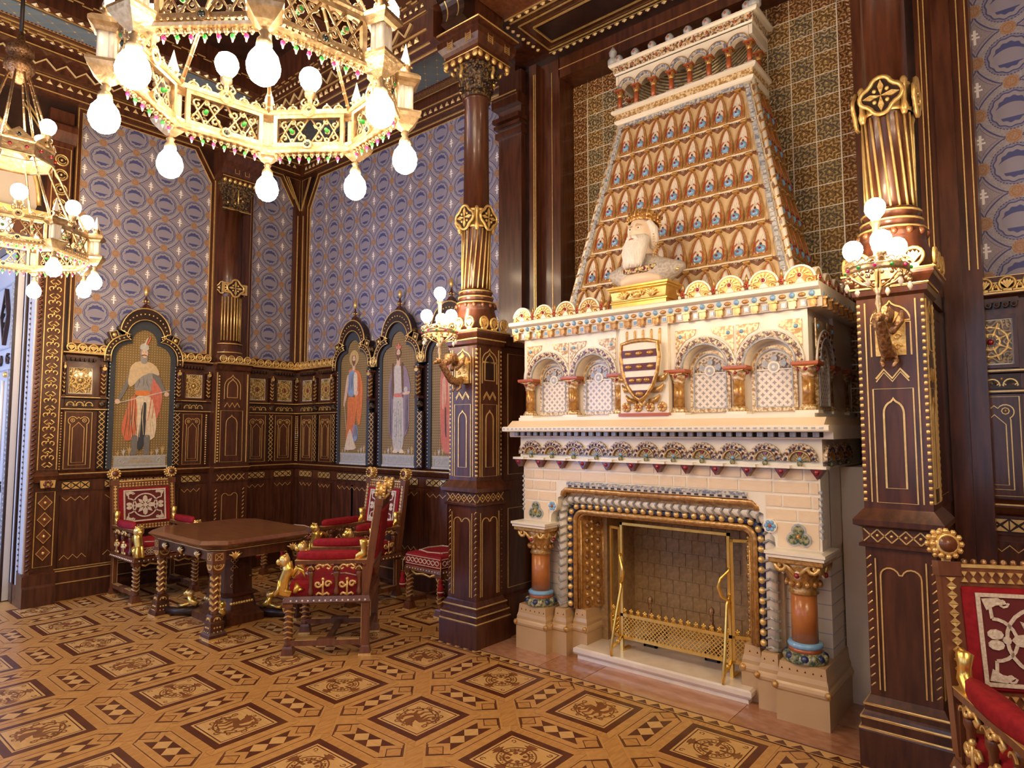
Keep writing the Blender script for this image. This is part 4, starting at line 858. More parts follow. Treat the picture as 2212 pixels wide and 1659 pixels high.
# brick breast with cusped opening
PR = [(-1.05, .93), (-.80, .93), (-.795, .985), (-.76, 1.03), (-.735, 1.04), (-.735, 1.115), (-.70, 1.13), (-.69, 1.165), (-.655, 1.175), (-.64, 1.215)]
b = MB(); b.plate(PR + [(-x, z) for x, z in PR[::-1]] + [(1.05, 1.39), (-1.05, 1.39)], -.885, -.70, 'ivory'); b.box(-1.05, 1.05, -.71, 0, 1.25, 1.39, 'cream'); b.box(-1.05, -.74, -.71, 0, .93, 1.25, 'cream'); b.box(.74, 1.05, -.71, 0, .93, 1.25, 'cream'); breast = ob('brick_breast', b, FP)
b = MB(); b.plate(rectp(-.5, .5, -.5, .5), -.006, 0, 'peach'); brick_me = b.mesh('brick')
def bricks(x0, x1, z0, z1, lens, off=0):
    x = x0; k = off
    while x < x1 - .02:
        w = min(lens[k % len(lens)], x1 - x); ob('brick', brick_me, breast, (x + w / 2, -.884, (z0 + z1) / 2), scale=(w - .014, 1, z1 - z0 - .012)); x += w; k += 1
bricks(-1.045, 1.045, 1.315, 1.385, (.17, .19, .19, .19, .18)); bricks(-1.045, 1.045, 1.238, 1.312, (.10, .09, .14, .19, .20, .20, .20), 0)
for sx in (-1, 1):
    for z0, L in ((1.16, (.09, .16, .10)), (1.082, (.13, .18))):
        xs0, xs1 = (-1.045, -.745) if sx < 0 else (.745, 1.045); bricks(xs0, xs1, z0, z0 + .074, L if sx < 0 else L[::-1])
    b = MB(); mb2(b, sx, .815, 1.035, -.890, -.88, .94, 1.075, 'peach'); ob('brick', b, breast)
    b = MB(); cx = sx * .93
    for k in range(3): a = pi / 2 + k * 2 * pi / 3; b.plate(arc(cx + .032 * cos(a), 1.005 + .032 * sin(a), .040, 0, 360, 12)[:-1], -.897 - k * .0005, -.885, 'grey_blue'); b.plate(arc(cx + .032 * cos(a), 1.005 + .032 * sin(a), .030, 0, 360, 10)[:-1], -.901 - k * .0005, -.89, 'mosaic_green')
    b.ball((cx, -.90, 1.005), .014, 'glaze_gold', 7, 4); ob('trefoil', b, breast)
    b = MB(); cx = sx * .775; b.plate(arc(cx, 1.052, .040, 0, 360, 14)[:-1], -.90, -.8, 'ivory')
    for k in range(6): b.ball((cx + .022 * cos(k * pi / 3), -.90, 1.052 + .022 * sin(k * pi / 3)), .013, 'sky_blue', 7, 4, sy=.5)
    b.ball((cx, -.905, 1.052), .010, 'rust', 6, 4); ob('rosette', b, breast)
    b = MB()
    for k in range(8): b.ball((sx * 1.052, -.885, 1.01 + k * .035), .016, 'grey_blue', 4, 2)
    ob('quoin_beads', b, breast)
# mouth of the fireplace: roll lintel, twisted roll, beads, carved jambs
b = MB(); b.mould([(-.70, 1.215), (-.905, 1.215), (-.905, 1.228), (-.89, 1.236), (-.70, 1.236)], -.645, .645, 'mosaic_blue'); b.mould([(-.70, 1.19), (-.895, 1.195), (-.90, 1.215), (-.70, 1.215)], -.65, .65, 'ivory')
for k in range(26): b.box(-.63 + k * .05, -.605 + k * .05, -.903, -.89, 1.200, 1.210, 'iron')
b.tube([(-.70, -.87, 1.13), (-.695, -.87, 1.155), (-.67, -.87, 1.176), (.67, -.87, 1.176), (.695, -.87, 1.155), (.70, -.87, 1.13)], .022, 'glaze_brown', 8); b.box(-.70, .70, -.84, -.70, 1.13, 1.17, 'glaze_brown'); ob('roll_lintel', b, FP)
def mouth(x, zt, y, r=.11, n=7): return [(-x, y, .325), (-x, y, zt - r)] + [(-x + r - r * cos(t), y, zt - r + r * sin(t)) for t in [pi / 2 * i / n for i in range(1, n + 1)]] + [(x - r + r * sin(t), y, zt - r + r * cos(t)) for t in [pi / 2 * i / n for i in range(n + 1)]] + [(x, y, .325)]
def along(P, step):
    P = [Vector(p) for p in P]; out = []; d = step / 2
    for p, q in zip(P, P[1:]):
        L = (q - p).length; t = (q - p) / max(L, 1e-9)
        while d < L: out.append((p + t * d, t)); d += step
        d -= L
    return out
b = MB(); b.tube(mouth(.745, 1.108, -.80), .034, 'ivory', 10); ob('twisted_roll', b, FP)
b = MB()
for p, t in along(mouth(.745, 1.108, -.80), .055):
    n1 = Vector((0, -1, 0)); n2 = t.cross(n1); b.tube([p + n1 * (.039 * sin(a)) + n2 * (.039 * cos(a)) + t * (.022 * abs(cos(a)) - .01) for a in [pi * i / 8 for i in range(-1, 10)]], .0085, 'rope_band', 4)
ob('roll_bands', b, FP)
b = MB(); b.tube(mouth(.687, 1.057, -.775, .09), .028, 'navy', 6); ob('blue_cove', b, FP)
b = MB(); b.ball((0, 0, 0), .022, 'gold', 8, 5); bead_me = b.mesh('gold_bead')
for p, t in along(mouth(.687, 1.057, -.80, .09), .060): ob('gold_bead', bead_me, FP, p)
b = MB(); b.tube(mouth(.648, 1.018, -.79, .07), .018, 'glaze_gold', 7); b.tube(mouth(.625, 1.0, -.775, .06), .012, 'glaze_brown', 6); ob('gilt_fillet', b, FP)
for sx in (-1, 1):
    b = MB(); b.add([(sx * .615, -.78, .32), (sx * .53, -.58, .32), (sx * .53, -.58, .99), (sx * .615, -.78, .99)], [(0, 1, 2, 3) if sx > 0 else (3, 2, 1, 0)], 'glaze_brown')
    for k in range(11):
        z = .36 + k * .055
        for s in (-1, 1): q = .5 + s * .22; b.ball((sx * (.615 - .085 * q), -.78 + .20 * q, z), .020, 'glaze_gold' if k % 2 else 'bronze', 7, 4)
        b.ball((sx * .5725, -.69, z + .027), .014, 'gold', 6, 4)
    for q in (.06, .94): b.tube([(sx * (.615 - .085 * q), -.785 + .20 * q, .33), (sx * (.615 - .085 * q), -.785 + .20 * q, .95)], .009, 'glaze_gold', 5)
    ob('carved_jamb', b, FP)
    b = MB(); mb2(b, sx, .615, .80, -.76, -.2, .31, 1.15, 'tan'); mb2(b, sx, .50, .60, -.60, -.15, .0, 1.1, 'firebrick'); ob('inner_jamb', b, FP)
b = MB(); b.box(-.62, .62, -.77, -.5, .992, 1.13, 'glaze_brown'); b.box(-.55, .55, -.60, -.15, 1.0, 1.1, 'soot'); ob('mouth_head', b, FP)
b = MB(); b.box(-.55, .55, -.20, -.12, .0, 1.1, 'firebrick'); b.box(-.55, .55, -.6, -.15, 0, .08, 'firebrick'); fb = ob('firebox', b, FP)
b = MB(); b.plate(rectp(-.048, .048, -.048, .048), -.006, 0, 'firebrick'); fb_me = b.mesh('firebrick')
for i in range(10):
    for j in range(9): ob('firebrick', fb_me, fb, (-.46 + i * .102 + (.05 if j % 2 else 0) - .02, -.20, .135 + j * .102))
b = MB(); b.rect([(.60, .34, 0), (.60, .34, .03), (.615, .35, .035), (.625, .36, .05), (.625, .36, .075), (.61, .35, .085)], 'marble_white', (.01, -.52)); ob('hearth_slab', b, FP)
# corbel table
b = MB(); b.box(-1.07, 1.07, -.90, 0, 1.385, 1.56, 'ivory'); b.box(-1.085, 1.085, -.935, 0, 1.385, 1.398, 'ivory'); ob('corbel_band', b, FP)
b = MB(); b.ringp(arc(0, .040, .095, -5, 185, 14), arc(0, .040, .060, -5, 185, 14), -.018, .02, 'mosaic', closed=False); b.ringp(arc(0, .035, .060, 0, 180, 14), arc(0, .035, .052, 0, 180, 14), -.024, .02, 'glaze_gold', closed=False); b.plate(arc(0, .03, .053, 0, 180, 12), -.004, .02, 'mosaic_green')
for k in range(7): a = radians(12 + k * 26); b.line([(.016 * cos(a), .035 + .016 * sin(a)), (.047 * cos(a), .035 + .047 * sin(a))], .004, -.006, 'glaze_gold')
for k in range(9): a = radians(10 + k * 20); b.ball((.075 * cos(a), -.018, .035 + .075 * sin(a)), .0085, 'ox_red' if k % 2 else 'navy', 5, 3)
b.ball((0, -.008, .045), .012, 'sky_blue', 7, 4); b.plate([(-.014, .082), (.014, .082), (0, .062)], -.012, 0, 'ruby'); b.ball((0, -.014, .018), .016, 'mosaic_green', 7, 4); corb_me = b.mesh('corbel_arch')
b = MB(); b.plate([(-.036, .006), (.036, .006), (.028, -.012), (0, -.052), (-.028, -.012)], -.05, .02, 'ox_red'); b.ball((0, -.05, -.014), .014, 'ruby', 6, 4); b.plate([(-.05, .02), (.05, .02), (.05, .004), (-.05, .004)], -.055, .02, 'ivory'); drop_me = b.mesh('corbel_drop')
for k in range(11): ob('corbel_arch', corb_me, FP, (-.955 + k * .191, -.905, 1.392))
for k in range(12): ob('corbel_drop', drop_me, FP, (-1.05 + k * .191, -.90, 1.382))
for sx in (-1, 1):
    for k in range(3): ob('corbel_arch', corb_me, FP, (sx * 1.075, -.80 + k * .19, 1.392), sx * pi / 2)
# lower cornice
b = MB(); b.mould([(0, 1.55), (-.94, 1.55), (-.945, 1.562), (-.945, 1.588), (-1.03, 1.592), (-1.035, 1.60), (-1.035, 1.622), (-1.02, 1.628), (0, 1.628)], -1.14, 1.14, 'ivory'); b.mould([(0, 1.626), (-1.01, 1.626), (-.95, 1.672), (0, 1.672)], -1.11, 1.11, 'peach'); ob('lower_cornice', b, FP)
b = MB(); b.box(-.016, .016, -.018, .02, 0, .026, 'grey_blue'); dnt_me = b.mesh('dentil')
for k in range(36): ob('dentil', dnt_me, FP, (-1.06 + k * .0605, -.95, 1.562))
b = MB(); b.box(-1.09, 1.09, -.948, -.90, 1.560, 1.590, 'soot')
for k in range(58): b.box(-1.13 + k * .039, -1.11 + k * .039, -1.038, -1.03, 1.606, 1.616, 'grey_blue')
ob('cornice_chequer', b, FP)
# arcaded upper box
ZS = 1.985
b = MB(); b.box(-1.05, 1.05, -.945, 0, 1.67, 1.695, 'ivory'); b.box(-1.02, 1.02, -.82, 0, 1.69, 2.30, 'cream'); ob('upper_box', b, FP)
CX = (-1.0, -.603, -.215, .215, .603, 1.0); BAYS = ((-1.0, -.603), (-.603, -.215), (.215, .603), (.603, 1.0))
def bay_mesh(x0, x1):
    cx = (x0 + x1) / 2; r = .142
    b = MB(); b.plate([(x0 - .02 if x0 < -.9 else x0, 2.30), (x0 - .02 if x0 < -.9 else x0, ZS), (cx - r, ZS)] + arc(cx, ZS, r, 180, 0, 16)[1:-1] + [(cx + r, ZS), (x1 + .02 if x1 > .9 else x1, ZS), (x1 + .02 if x1 > .9 else x1, 2.30)], -.91, -.82, 'ivory'); return b
def arch_parts(parent, M, w=.3925):
    b = MB(); b.ringp(arc(0, ZS, .192, 0, 180, 20), arc(0, ZS, .150, 0, 180, 20), -.012, .0, 'mosaic', closed=False); b.line(arc(0, ZS, .194, 0, 180, 20), .006, -.008, 'ivory', n=5); b.line(arc(0, ZS, .148, 0, 180, 20), .007, -.012, 'grey_blue', n=5)
    for k in range(19): a = radians(4 + k * 9.55); b.plate([(.171 * cos(a) - .010, ZS + .171 * sin(a)), (.171 * cos(a), ZS + .171 * sin(a) - .010), (.171 * cos(a) + .010, ZS + .171 * sin(a)), (.171 * cos(a), ZS + .171 * sin(a) + .010)], -.018, -.005, 'ox_red' if k % 2 else 'mosaic_gold')
    ob('archivolt', b, parent, M=M)
    for s in (-1, 1): b = MB(); b.plate([(s * .188, 2.232), (s * .188, 2.06), (s * .165, 2.115), (s * .12, 2.165), (s * .06, 2.195), (s * .05, 2.232)], -.006, .0, 'mosaic_gold'); b.ball((s * .155, -.006, 2.19), .013, 'sky_blue', 6, 4); ob('spandrel_mosaic', b, parent, M=M)
def niche(parent, M):
    W, z0 = .262, 1.712
    O = [(-W / 2, z0), (W / 2, z0)] + arc(0, 1.975, W / 2, 0, 180, 14); I = [(-W / 2 + .026, z0 + .026), (W / 2 - .026, z0 + .026)] + arc(0, 1.975, W / 2 - .026, 0, 180, 14)
    b = MB(); b.ringp(O, I, -.014, .01, 'mosaic_gold'); b.line(I, .005, -.014, 'grey_blue', True); b.plate([(-W / 2 + .026, z0 + .026), (W / 2 - .026, z0 + .026), (W / 2 - .026, 1.955), (-W / 2 + .026, 1.955)], -.006, .01, 'lattice_white'); b.plate(arc(0, 1.957, W / 2 - .028, 0, 180, 14), -.004, .01, 'mosaic')
    for a in (30, 90, 150): b.plate([(.03 * cos(radians(a)), 1.962 + .03 * sin(radians(a)))] + arc(.06 * cos(radians(a)), 1.962 + .06 * sin(radians(a)), .02, a - 100, a + 100, 6), -.009, 0, 'grey_blue')
    b.line([(-W / 2 + .028, 1.957), (-.04, 1.957), (.04, 1.957), (W / 2 - .028, 1.957)], .005, -.010, 'ivory'); b.plate(arc(0, 1.972, .036, 0, 360, 14)[:-1], -.014, 0, 'ivory'); b.plate(arc(0, 1.972, .024, 0, 360, 12)[:-1], -.017, 0, 'grey_blue'); b.plate(arc(0, 1.972, .010, 0, 360, 8)[:-1], -.019, 0, 'ivory')
    ob('lattice_niche', b, parent, M=M)
for x0, x1 in BAYS:
    ob('arch_wall', bay_mesh(x0, x1), FP); cx = (x0 + x1) / 2; arch_parts(FP, Matrix.Translation((cx, -.91, 0))); niche(FP, Matrix.Translation((cx, -.82, 0)))
def mini_col(n='mini_column'):
    b = MB(); b.rect([(.062, .05, 1.695), (.062, .05, 1.712)], 'ivory'); b.lathe([(.052, 1.712), (.055, 1.722), (.044, 1.738), (.040, 1.745)], 10, 'mosaic_gold'); b.lathe([(.036, 1.742), (.034, 1.900)], 12, 'glaze_brown'); b.lathe([(.034, 1.895), (.04, 1.905), (.036, 1.912), (.046, 1.935), (.06, 1.965)], 10, 'capital_mix')
    for k in range(4): b.T = Matrix.Rotation(k * pi / 2, 4, 'Z'); b.ball((0, -.052, 1.945), .012, 'ruby', 6, 4); b.line([(-.05, 1.962), (0, 1.952), (.05, 1.962)], .006, -.054, 'glaze_gold')
    b.T = Matrix(); b.rect([(.066, .062, 1.962), (.072, .066, 1.97), (.072, .066, ZS)], 'rust'); return b.mesh(n)
mc_me = mini_col()
for x in CX: ob('mini_column', mc_me, FP, (x, -.865, 0))
for sx in (-1, 1):
    M = Matrix.Rotation(sx * pi / 2, 4, 'Z'); T = Matrix.Translation((sx * 1.045, -.68, 0)) @ M; arch_parts(FP, T); niche(FP, Matrix.Translation((sx * 1.025, -.68, 0)) @ M)
    for y in (-.48, -.10): ob('mini_column', mc_me, FP, (sx * 1.0, y, 0), sx * pi / 2)
    b = MB(); b.box(-.01, .01, -.45, 0, ZS, 2.3, 'ivory'); ob('arch_wall', b, FP, (sx * 1.03, 0, 0))
# armorial panel
b = MB(); b.box(-.175, .175, -.93, -.80, 1.69, 2.29, 'ivory')
for k in range(5): x = -.12 + k * .06; b.box(x - .008, x + .008, -.936, -.92, 2.155, 2.255, 'glaze_gold'); b.ball((x, -.93, 2.255), .0085, 'glaze_gold', 6, 4)
b.box(-.18, .18, -.955, -.90, 1.692, 1.712, 'rust')
for s in (-1, 1): b.box(min(s * .175, s * .215), max(s * .175, s * .215), -.90, -.8, ZS, 2.29, 'ivory')
arm = ob('armorial_panel', b, FP)
b = MB(); b.plate(arc(0, 0, .032, 0, 360, 12)[:-1], -.012, 0, 'glaze_gold'); b.ball((0, -.012, 0), .012, 'rust', 6, 4)
for k in range(6): b.ball((.022 * cos(k * pi / 3), -.012, .022 * sin(k * pi / 3)), .010, 'gold', 6, 4)
ros_me = b.mesh('gold_rosette')
for k in range(4): ob('gold_rosette', ros_me, arm, (-.13 + k * .087, -.93, 1.752))
def shield(s, cz): return [(x * s, cz + z * s) for x, z in [(-.125, .14), (-.06, .155), (0, .158), (.06, .155), (.125, .14), (.132, .05), (.118, -.05), (.085, -.13), (.04, -.19), (0, -.215), (-.04, -.19), (-.085, -.13), (-.118, -.05), (-.132, .05)]]
SZ = 2.02
b = MB(); b.plate(shield(1.0, SZ), -.985, -.93, 'ivory'); b.line(shield(1.05, SZ), .014, -.985, 'glaze_gold', True, n=5)
zt = SZ + .155
for k in range(4):
    z1 = zt - .052 - k * .088; z0 = z1 - .046
    w = lambda z: .128 if z > SZ - .02 else max(.012, .128 * (1 - ((SZ - .02 - z) / .20) ** 1.6))
    b.plate([(-w(z0), z0), (w(z0), z0), (w(z1), z1), (-w(z1), z1)], -.992, -.98, 'ox_red')
    for q in (-1, 0, 1): b.ball((q * w(z0) * .62, -.992, (z0 + z1) / 2), .015, 'glaze_gold', 7, 4, sx=1.7)
ob('striped_shield', b, arm)
b = MB()
for s in (-1, 1):
    for k in range(3): z = 1.93 - k * .07; x = .125 - k * .028; b.tube([(s * x * .7, -.94, z), (s * (x + .03), -.955, z + .005), (s * (x + .055), -.95, z + .04)], [.018, .02, .006], 'glaze_gold', 6)
b.line(spiral(0, 1.785, .026, 1.5, 1.2, 10), .010, -.95, 'gold', n=5); ob('gilded_leaves', b, arm)
# mantel cornice
b = MB(); b.mould([(0, 2.285), (-.93, 2.285), (-.935, 2.335), (-.955, 2.34), (-.96, 2.375), (-.985, 2.38), (-1.0, 2.388), (-1.0, 2.41), (-.99, 2.418), (0, 2.418)], -1.105, 1.105, 'ivory'); ob('mantel_cornice', b, FP)
b = MB(); b.box(-.021, .021, -.028, .02, 0, .034, 'glaze_brown'); b.box(-.027, .027, -.036, .02, .034, .045, 'glaze_gold'); b.box(-.016, .016, -.031, .0, -.012, .006, 'glaze_brown'); mod_me = b.mesh('modillion')
b = MB(); b.box(-.017, .017, -.006, .02, .002, .036, 'ivory'); b.box(-.011, .011, -.010, .02, .008, .030, 'sky_blue'); sq_me = b.mesh('blue_square')
b = MB(); b.ball((0, 0, 0), .017, 'sky_blue', 8, 5); bb_me = b.mesh('blue_boss')
b = MB(); b.ball((0, 0, 0), .014, 'glaze_brown', 7, 4, sx=1.6); gb_me = b.mesh('brown_boss')
def run(P, n, fn):
    for k in range(n): fn(k, P(k / (n - 1)))
for (xa, ya, xb, yb, rz, n) in ((-1.06, -.932, 1.06, -.932, 0, 21), (1.095, -.90, 1.095, -.2, pi / 2, 7), (-1.095, -.90, -1.095, -.2, -pi / 2, 7)):
    for k in range(n):
        t = k / (n - 1); p = (xa + (xb - xa) * t, ya + (yb - ya) * t)
        ob('modillion', mod_me, FP, (*p, 2.292), rz); ob('blue_boss', bb_me, FP, (p[0], p[1] - (.026 if rz == 0 else 0), 2.358))
        if k < n - 1:
            q = t + .5 / (n - 1); p = (xa + (xb - xa) * q, ya + (yb - ya) * q); ob('blue_square', sq_me, FP, (*p, 2.292), rz); ob('brown_boss', gb_me, FP, (p[0], p[1] - (.026 if rz == 0 else 0), 2.356), rz)
# cresting on the mantel
b = MB(); b.plate([(-.085, 0)] + arc(0, .02, .085, 0, 180, 16)[::-1] + [(.085, 0)], -.006, .012, 'glaze_brown'); b.ringp(arc(0, .02, .088, 10, 170, 16), arc(0, .02, .077, 10, 170, 16), -.014, .012, 'ivory', closed=False); b.ringp(arc(0, .02, .075, 5, 175, 14), arc(0, .02, .06, 5, 175, 14), -.012, .0, 'glaze_gold', closed=False)
for k in range(7): a = radians(15 + k * 25); b.line([(.03 * cos(a), .045 + .02 * sin(a)), (.068 * cos(a), .025 + .066 * sin(a))], .006, -.008, 'gold')
b.ball((0, -.008, .048), .018, 'ivory', 7, 4, sy=.5); b.ball((0, -.016, .048), .012, 'ruby', 7, 4); b.plate([(-.03, 0), (.03, 0), (.01, .03), (-.01, .03)], -.01, 0, 'ivory')
for s in (-1, 1): b.line(spiral(s * .05, .012, .02, 0, 1, 8, sgn=s), .007, -.010, 'gold', n=5)
cm_me = b.mesh('crest_lunette')
b = MB(); b.ball((0, 0, .035), .018, 'rust', 7, 5, sz=1.4); b.ball((0, -.012, .032), .010, 'ruby', 6, 4); b.tube([(0, 0, .05), (0, 0, .085), (0, 0, .10)], [.012, .008, .003], 'glaze_gold', 5)
for s in (-1, 1): b.tube([(s * .012, 0, .02), (s * .035, -.004, .045), (s * .04, -.004, .07)], [.012, .012, .004], 'glaze_gold', 5); b.ball((s * .022, -.008, .014), .012, 'ivory', 6, 4)
cb_me = b.mesh('crest_bud')
for k in range(11):
    x = -1.0 + k * .2
    if abs(x + .03) > .28: ob('crest_lunette', cm_me, FP, (x, -.955, 2.418))
    x += .1
    if k < 10 and abs(x + .03) > .24: ob('crest_bud', cb_me, FP, (x, -.955, 2.418))
for sx in (-1, 1):
    for k in range(5): ob('crest_lunette', cm_me, FP, (sx * 1.06, -.85 + k * .2, 2.418), sx * pi / 2); ob('crest_bud', cb_me, FP, (sx * 1.06, -.75 + k * .2, 2.418), sx * pi / 2)
# ---------------------------------------------------------------- hood
hw = lambda z: .815 - (z - 2.63) * .203
hy = lambda z: -.55 + (z - 2.63) * .1875
Zb, Zt = 2.418, 4.06
b = MB(); v = [(s * hw(z), y, z) for z in (Zb, Zt) for s, y in ((-1, hy(z)), (1, hy(z)), (1, 0), (-1, 0))]; b.add(v, [(0, 1, 5, 4), (1, 2, 6, 5), (3, 0, 4, 7), (4, 5, 6, 7)], 'tan'); hood = ob('hood', b, FP)
b = MB()
b.plate(rectp(-.064, .064, 0, .250), -.004, .004, 'tan')
O = [(-.052, .012), (.052, .012), (.054, .05), (.050, .09), (.034, .16), (.016, .205), (0, .222), (-.016, .205), (-.034, .16), (-.050, .09), (-.054, .05)]
b.ringp([(x * 1.08, .01 + (z - .01) * 1.03) for x, z in O], [(x * .84, .018 + (z - .012) * .94) for x, z in O], -.024, 0, 'glaze_gold'); b.line([(x * .80, .02 + (z - .012) * .93) for x, z in O], .0045, -.018, 'rust', True); b.plate([(x * .80, .02 + (z - .012) * .93) for x, z in O], -.009, 0, 'cream')
for a in (-36, -24, -12, 0, 12, 24, 36): b.plate([(0, .10), (.055 * sin(radians(a)) * 1.2 - .004, .155 - abs(a) * .0008), (.06 * sin(radians(a)) * 1.2, .165 - abs(a) * .0009), (.055 * sin(radians(a)) * 1.2 + .004, .155 - abs(a) * .0008)], -.014, -.005, 'ivory')
for s in (-1, 1): b.line([(s * .026, .03), (s * .036, .06), (s * .030, .10), (s * .012, .12)], .005, -.013, 'rust', n=4)
b.ball((0, -.012, .060), .029, 'sky_blue', 10, 6, sy=.7, sz=.88); b.ball((0, -.034, .057), .008, 'ruby', 6, 4); b.ball((0, -.016, .092), .008, 'ox_red', 6, 4); b.plate([(-.018, .022), (.018, .022), (.006, .04), (-.006, .04)], -.014, 0, 'glaze_gold')
b.box(-.018, .018, -.026, 0, .222, .246, 'glaze_brown'); b.box(-.022, .022, -.029, 0, .232, .238, 'gold')
for s in (-1, 1): b.plate([(s * .064, .205), (s * .064, .230), (s * .022, .252), (s * .022, .236)], -.014, 0, 'chevron'); b.plate([(s * .064, .236), (s * .064, .252), (s * .03, .252)], -.010, 0, 'mosaic')
b.box(-.064, .064, -.010, 0, -.004, .005, 'ivory'); nt_me = b.mesh('niche_tile')
rows = (11, 10, 10, 9, 9, 8); RH = (4.02 - 2.45) / 6; th = atan2(.1875, 1); tsd = atan2(.203, 1)
for i, n in enumerate(rows):
    z = 2.45 + i * RH; w = (2 * hw(z + RH * .55) - .10) / n
    for k in range(n):
        x = -hw(z + RH * .55) + .05 + (k + .5) * w
        ob('niche_tile', nt_me, hood, M=Matrix.Translation((x, hy(z) - .004, z)) @ Matrix.Rotation(-th, 4, 'X') @ Matrix.Diagonal((w / .128, 1, RH / .252, 1)))
    for sx in (-1, 1):
        m = max(2, round(-hy(z) / .13)); wd = -hy(z + RH * .5) / m
        for k in range(m): ob('niche_tile', nt_me, hood, M=Matrix.Translation((sx * (hw(z) + .004), hy(z + RH * .5) + (k + .5) * wd, z)) @ Matrix.Rotation(sx * pi / 2, 4, 'Z') @ Matrix.Rotation(-tsd, 4, 'X') @ Matrix.Diagonal((wd / .128, 1, RH / .252, 1)))
for sx in (-1, 1):
    b = MB()
    e = lambda z, d, o=0: (sx * (hw(z) - d), hy(z) - .012 + o, z)
    b.add([e(Zb, .0), e(Zb, .05), e(Zt, .05), e(Zt, .0)], [(0, 1, 2, 3), (3, 2, 1, 0)], 'ivory')
    for k in range(46): z = Zb + .02 + k * .035; p = e(z, .025, -.004); b.box(p[0] - .015, p[0] + .015, p[1] - .004, p[1] + .01, z - .013, z + .013, 'mosaic_blue' if k % 2 else 'grey_blue')
    ob('edge_mosaic', b, hood)
    b = MB(); b.tube([(sx * (hw(z) + .018), hy(z) + .012, z) for z in (Zb, Zt)], .018, 'cream', 8)
    for k in range(22): z = Zb + .05 + k * .074; b.tube([(sx * (hw(z) + .018) + .0205 * cos(a), hy(z) + .012 + .0205 * sin(a), z + .012 * a) for a in [-2.6 + .65 * i for i in range(5)]], .009, 'glaze_brown', 4)
    ob('striped_roll', b, hood)
b = MB(); b.box(-hw(4.04) + .05, hw(4.04) - .05, hy(4.04) - .014, -.2, 4.022, 4.052, 'mosaic_blue'); ob('edge_mosaic', b, hood)
b = MB(); b.rect([(.54, .16, 4.05), (.555, .17, 4.06), (.56, .175, 4.08), (.55, .16, 4.085)], 'ivory', (0, -.15)); b.rect([(.545, .155, 4.08), (.555, .165, 4.135)], 'mosaic_gold', (0, -.15)); b.rect([(.565, .175, 4.135), (.58, .19, 4.145), (.58, .19, 4.165), (.565, .18, 4.175)], 'ivory', (0, -.145)); ob('top_shelf', b, hood)
b = MB(); b.rect([(.03, .03, 4.172), (.03, .03, 4.185)], 'ivory'); b.lathe([(.020, 4.185), (.019, 4.285)], 10, 'rust'); b.lathe([(.018, 4.28), (.022, 4.29), (.032, 4.335)], 8, 'glaze_gold'); b.ball((0, -.028, 4.315), .010, 'ruby', 6, 4); b.rect([(.034, .034, 4.332), (.034, .034, 4.342)], 'rust'); tc_me = b.mesh('arcade_column')
for k in range(8): ob('arcade_column', tc_me, hood, (-.525 + k * .15, -.285, 0))
for sx in (-1, 1): ob('arcade_column', tc_me, hood, (sx * .525, -.10, 0))
b = MB()
for k in range(7):
    cx = -.45 + k * .15; b.plate([(cx - .075, 4.47), (cx - .075, 4.342), (cx - .05, 4.342)] + arc(cx, 4.342, .05, 180, 0, 10)[1:-1] + [(cx + .05, 4.342), (cx + .075, 4.342), (cx + .075, 4.47)], -.30, -.25, 'ivory')
for sx in (-1, 1): b.box(sx * .54 - .012, sx * .54 + .012, -.30, 0, 4.39, 4.47, 'ivory')
b.box(-.55, .55, -.30, 0, 4.462, 4.47, 'ivory'); ob('arcade_wall', b, hood)
for k in range(7):
    cx = -.45 + k * .15; b = MB() if k == 0 else b
    b.ringp(arc(cx, 4.342, .074, 0, 180, 12), arc(cx, 4.342, .052, 0, 180, 12), -.312, -.29, 'mosaic_blue', closed=False); b.line(arc(cx, 4.342, .076, 0, 180, 12), .004, -.312, 'glaze_gold')
ob('arcade_rings', b, hood)
b = MB(); b.rect([(.555, .165, 4.468), (.56, .17, 4.48)], 'ivory', (0, -.145)); b.rect([(.565, .175, 4.48), (.565, .175, 4.535)], 'mosaic', (0, -.145)); b.rect([(.59, .19, 4.535), (.60, .20, 4.55), (.60, .20, 4.562)], 'ivory', (0, -.14))
for k in range(22): b.ball((-.54 + k * .0515, -.322, 4.508), .012, 'rust' if k % 2 else 'glaze_gold', 6, 3)
ob('arcade_cornice', b, hood)
b = MB(); b.lathe([(.01, 0), (.022, .01), (.034, .03), (.034, .05), (.02, .07), (.006, .078)], 10, 'grey_blue'); b.ball((0, -.03, .038), .011, 'rust', 6, 4); bl_me = b.mesh('blue_ball')
for k in range(8): ob('blue_ball', bl_me, hood, (-.52 + k * .1485, -.30, 4.56))
b = MB(); b.lathe([(.03, 0), (.045, .02), (.045, .05), (.02, .075), (.03, .09), (.034, .12), (.018, .145), (.004, .17)], 10, 'grey_blue'); fi_me = b.mesh('corner_finial')
for sx in (-1, 1): ob('corner_finial', fi_me, hood, (sx * .575, -.30, 4.56))
for k in range(7): b = MB() if k == 0 else b; b.ball((-.445 + k * .1485, -.305, 4.572), .014, 'glaze_gold', 6, 4)
ob('gold_buds', b, hood)
b = MB(); b.box(-.52, .52, -.06, 0, 4.17, 4.47, 'tile_olive')
for k in range(14): b.ball((-.49 + k * .075, -.07, 4.20), .024, 'glaze_gold', 7, 4)
ob('arcade_back', b, hood)
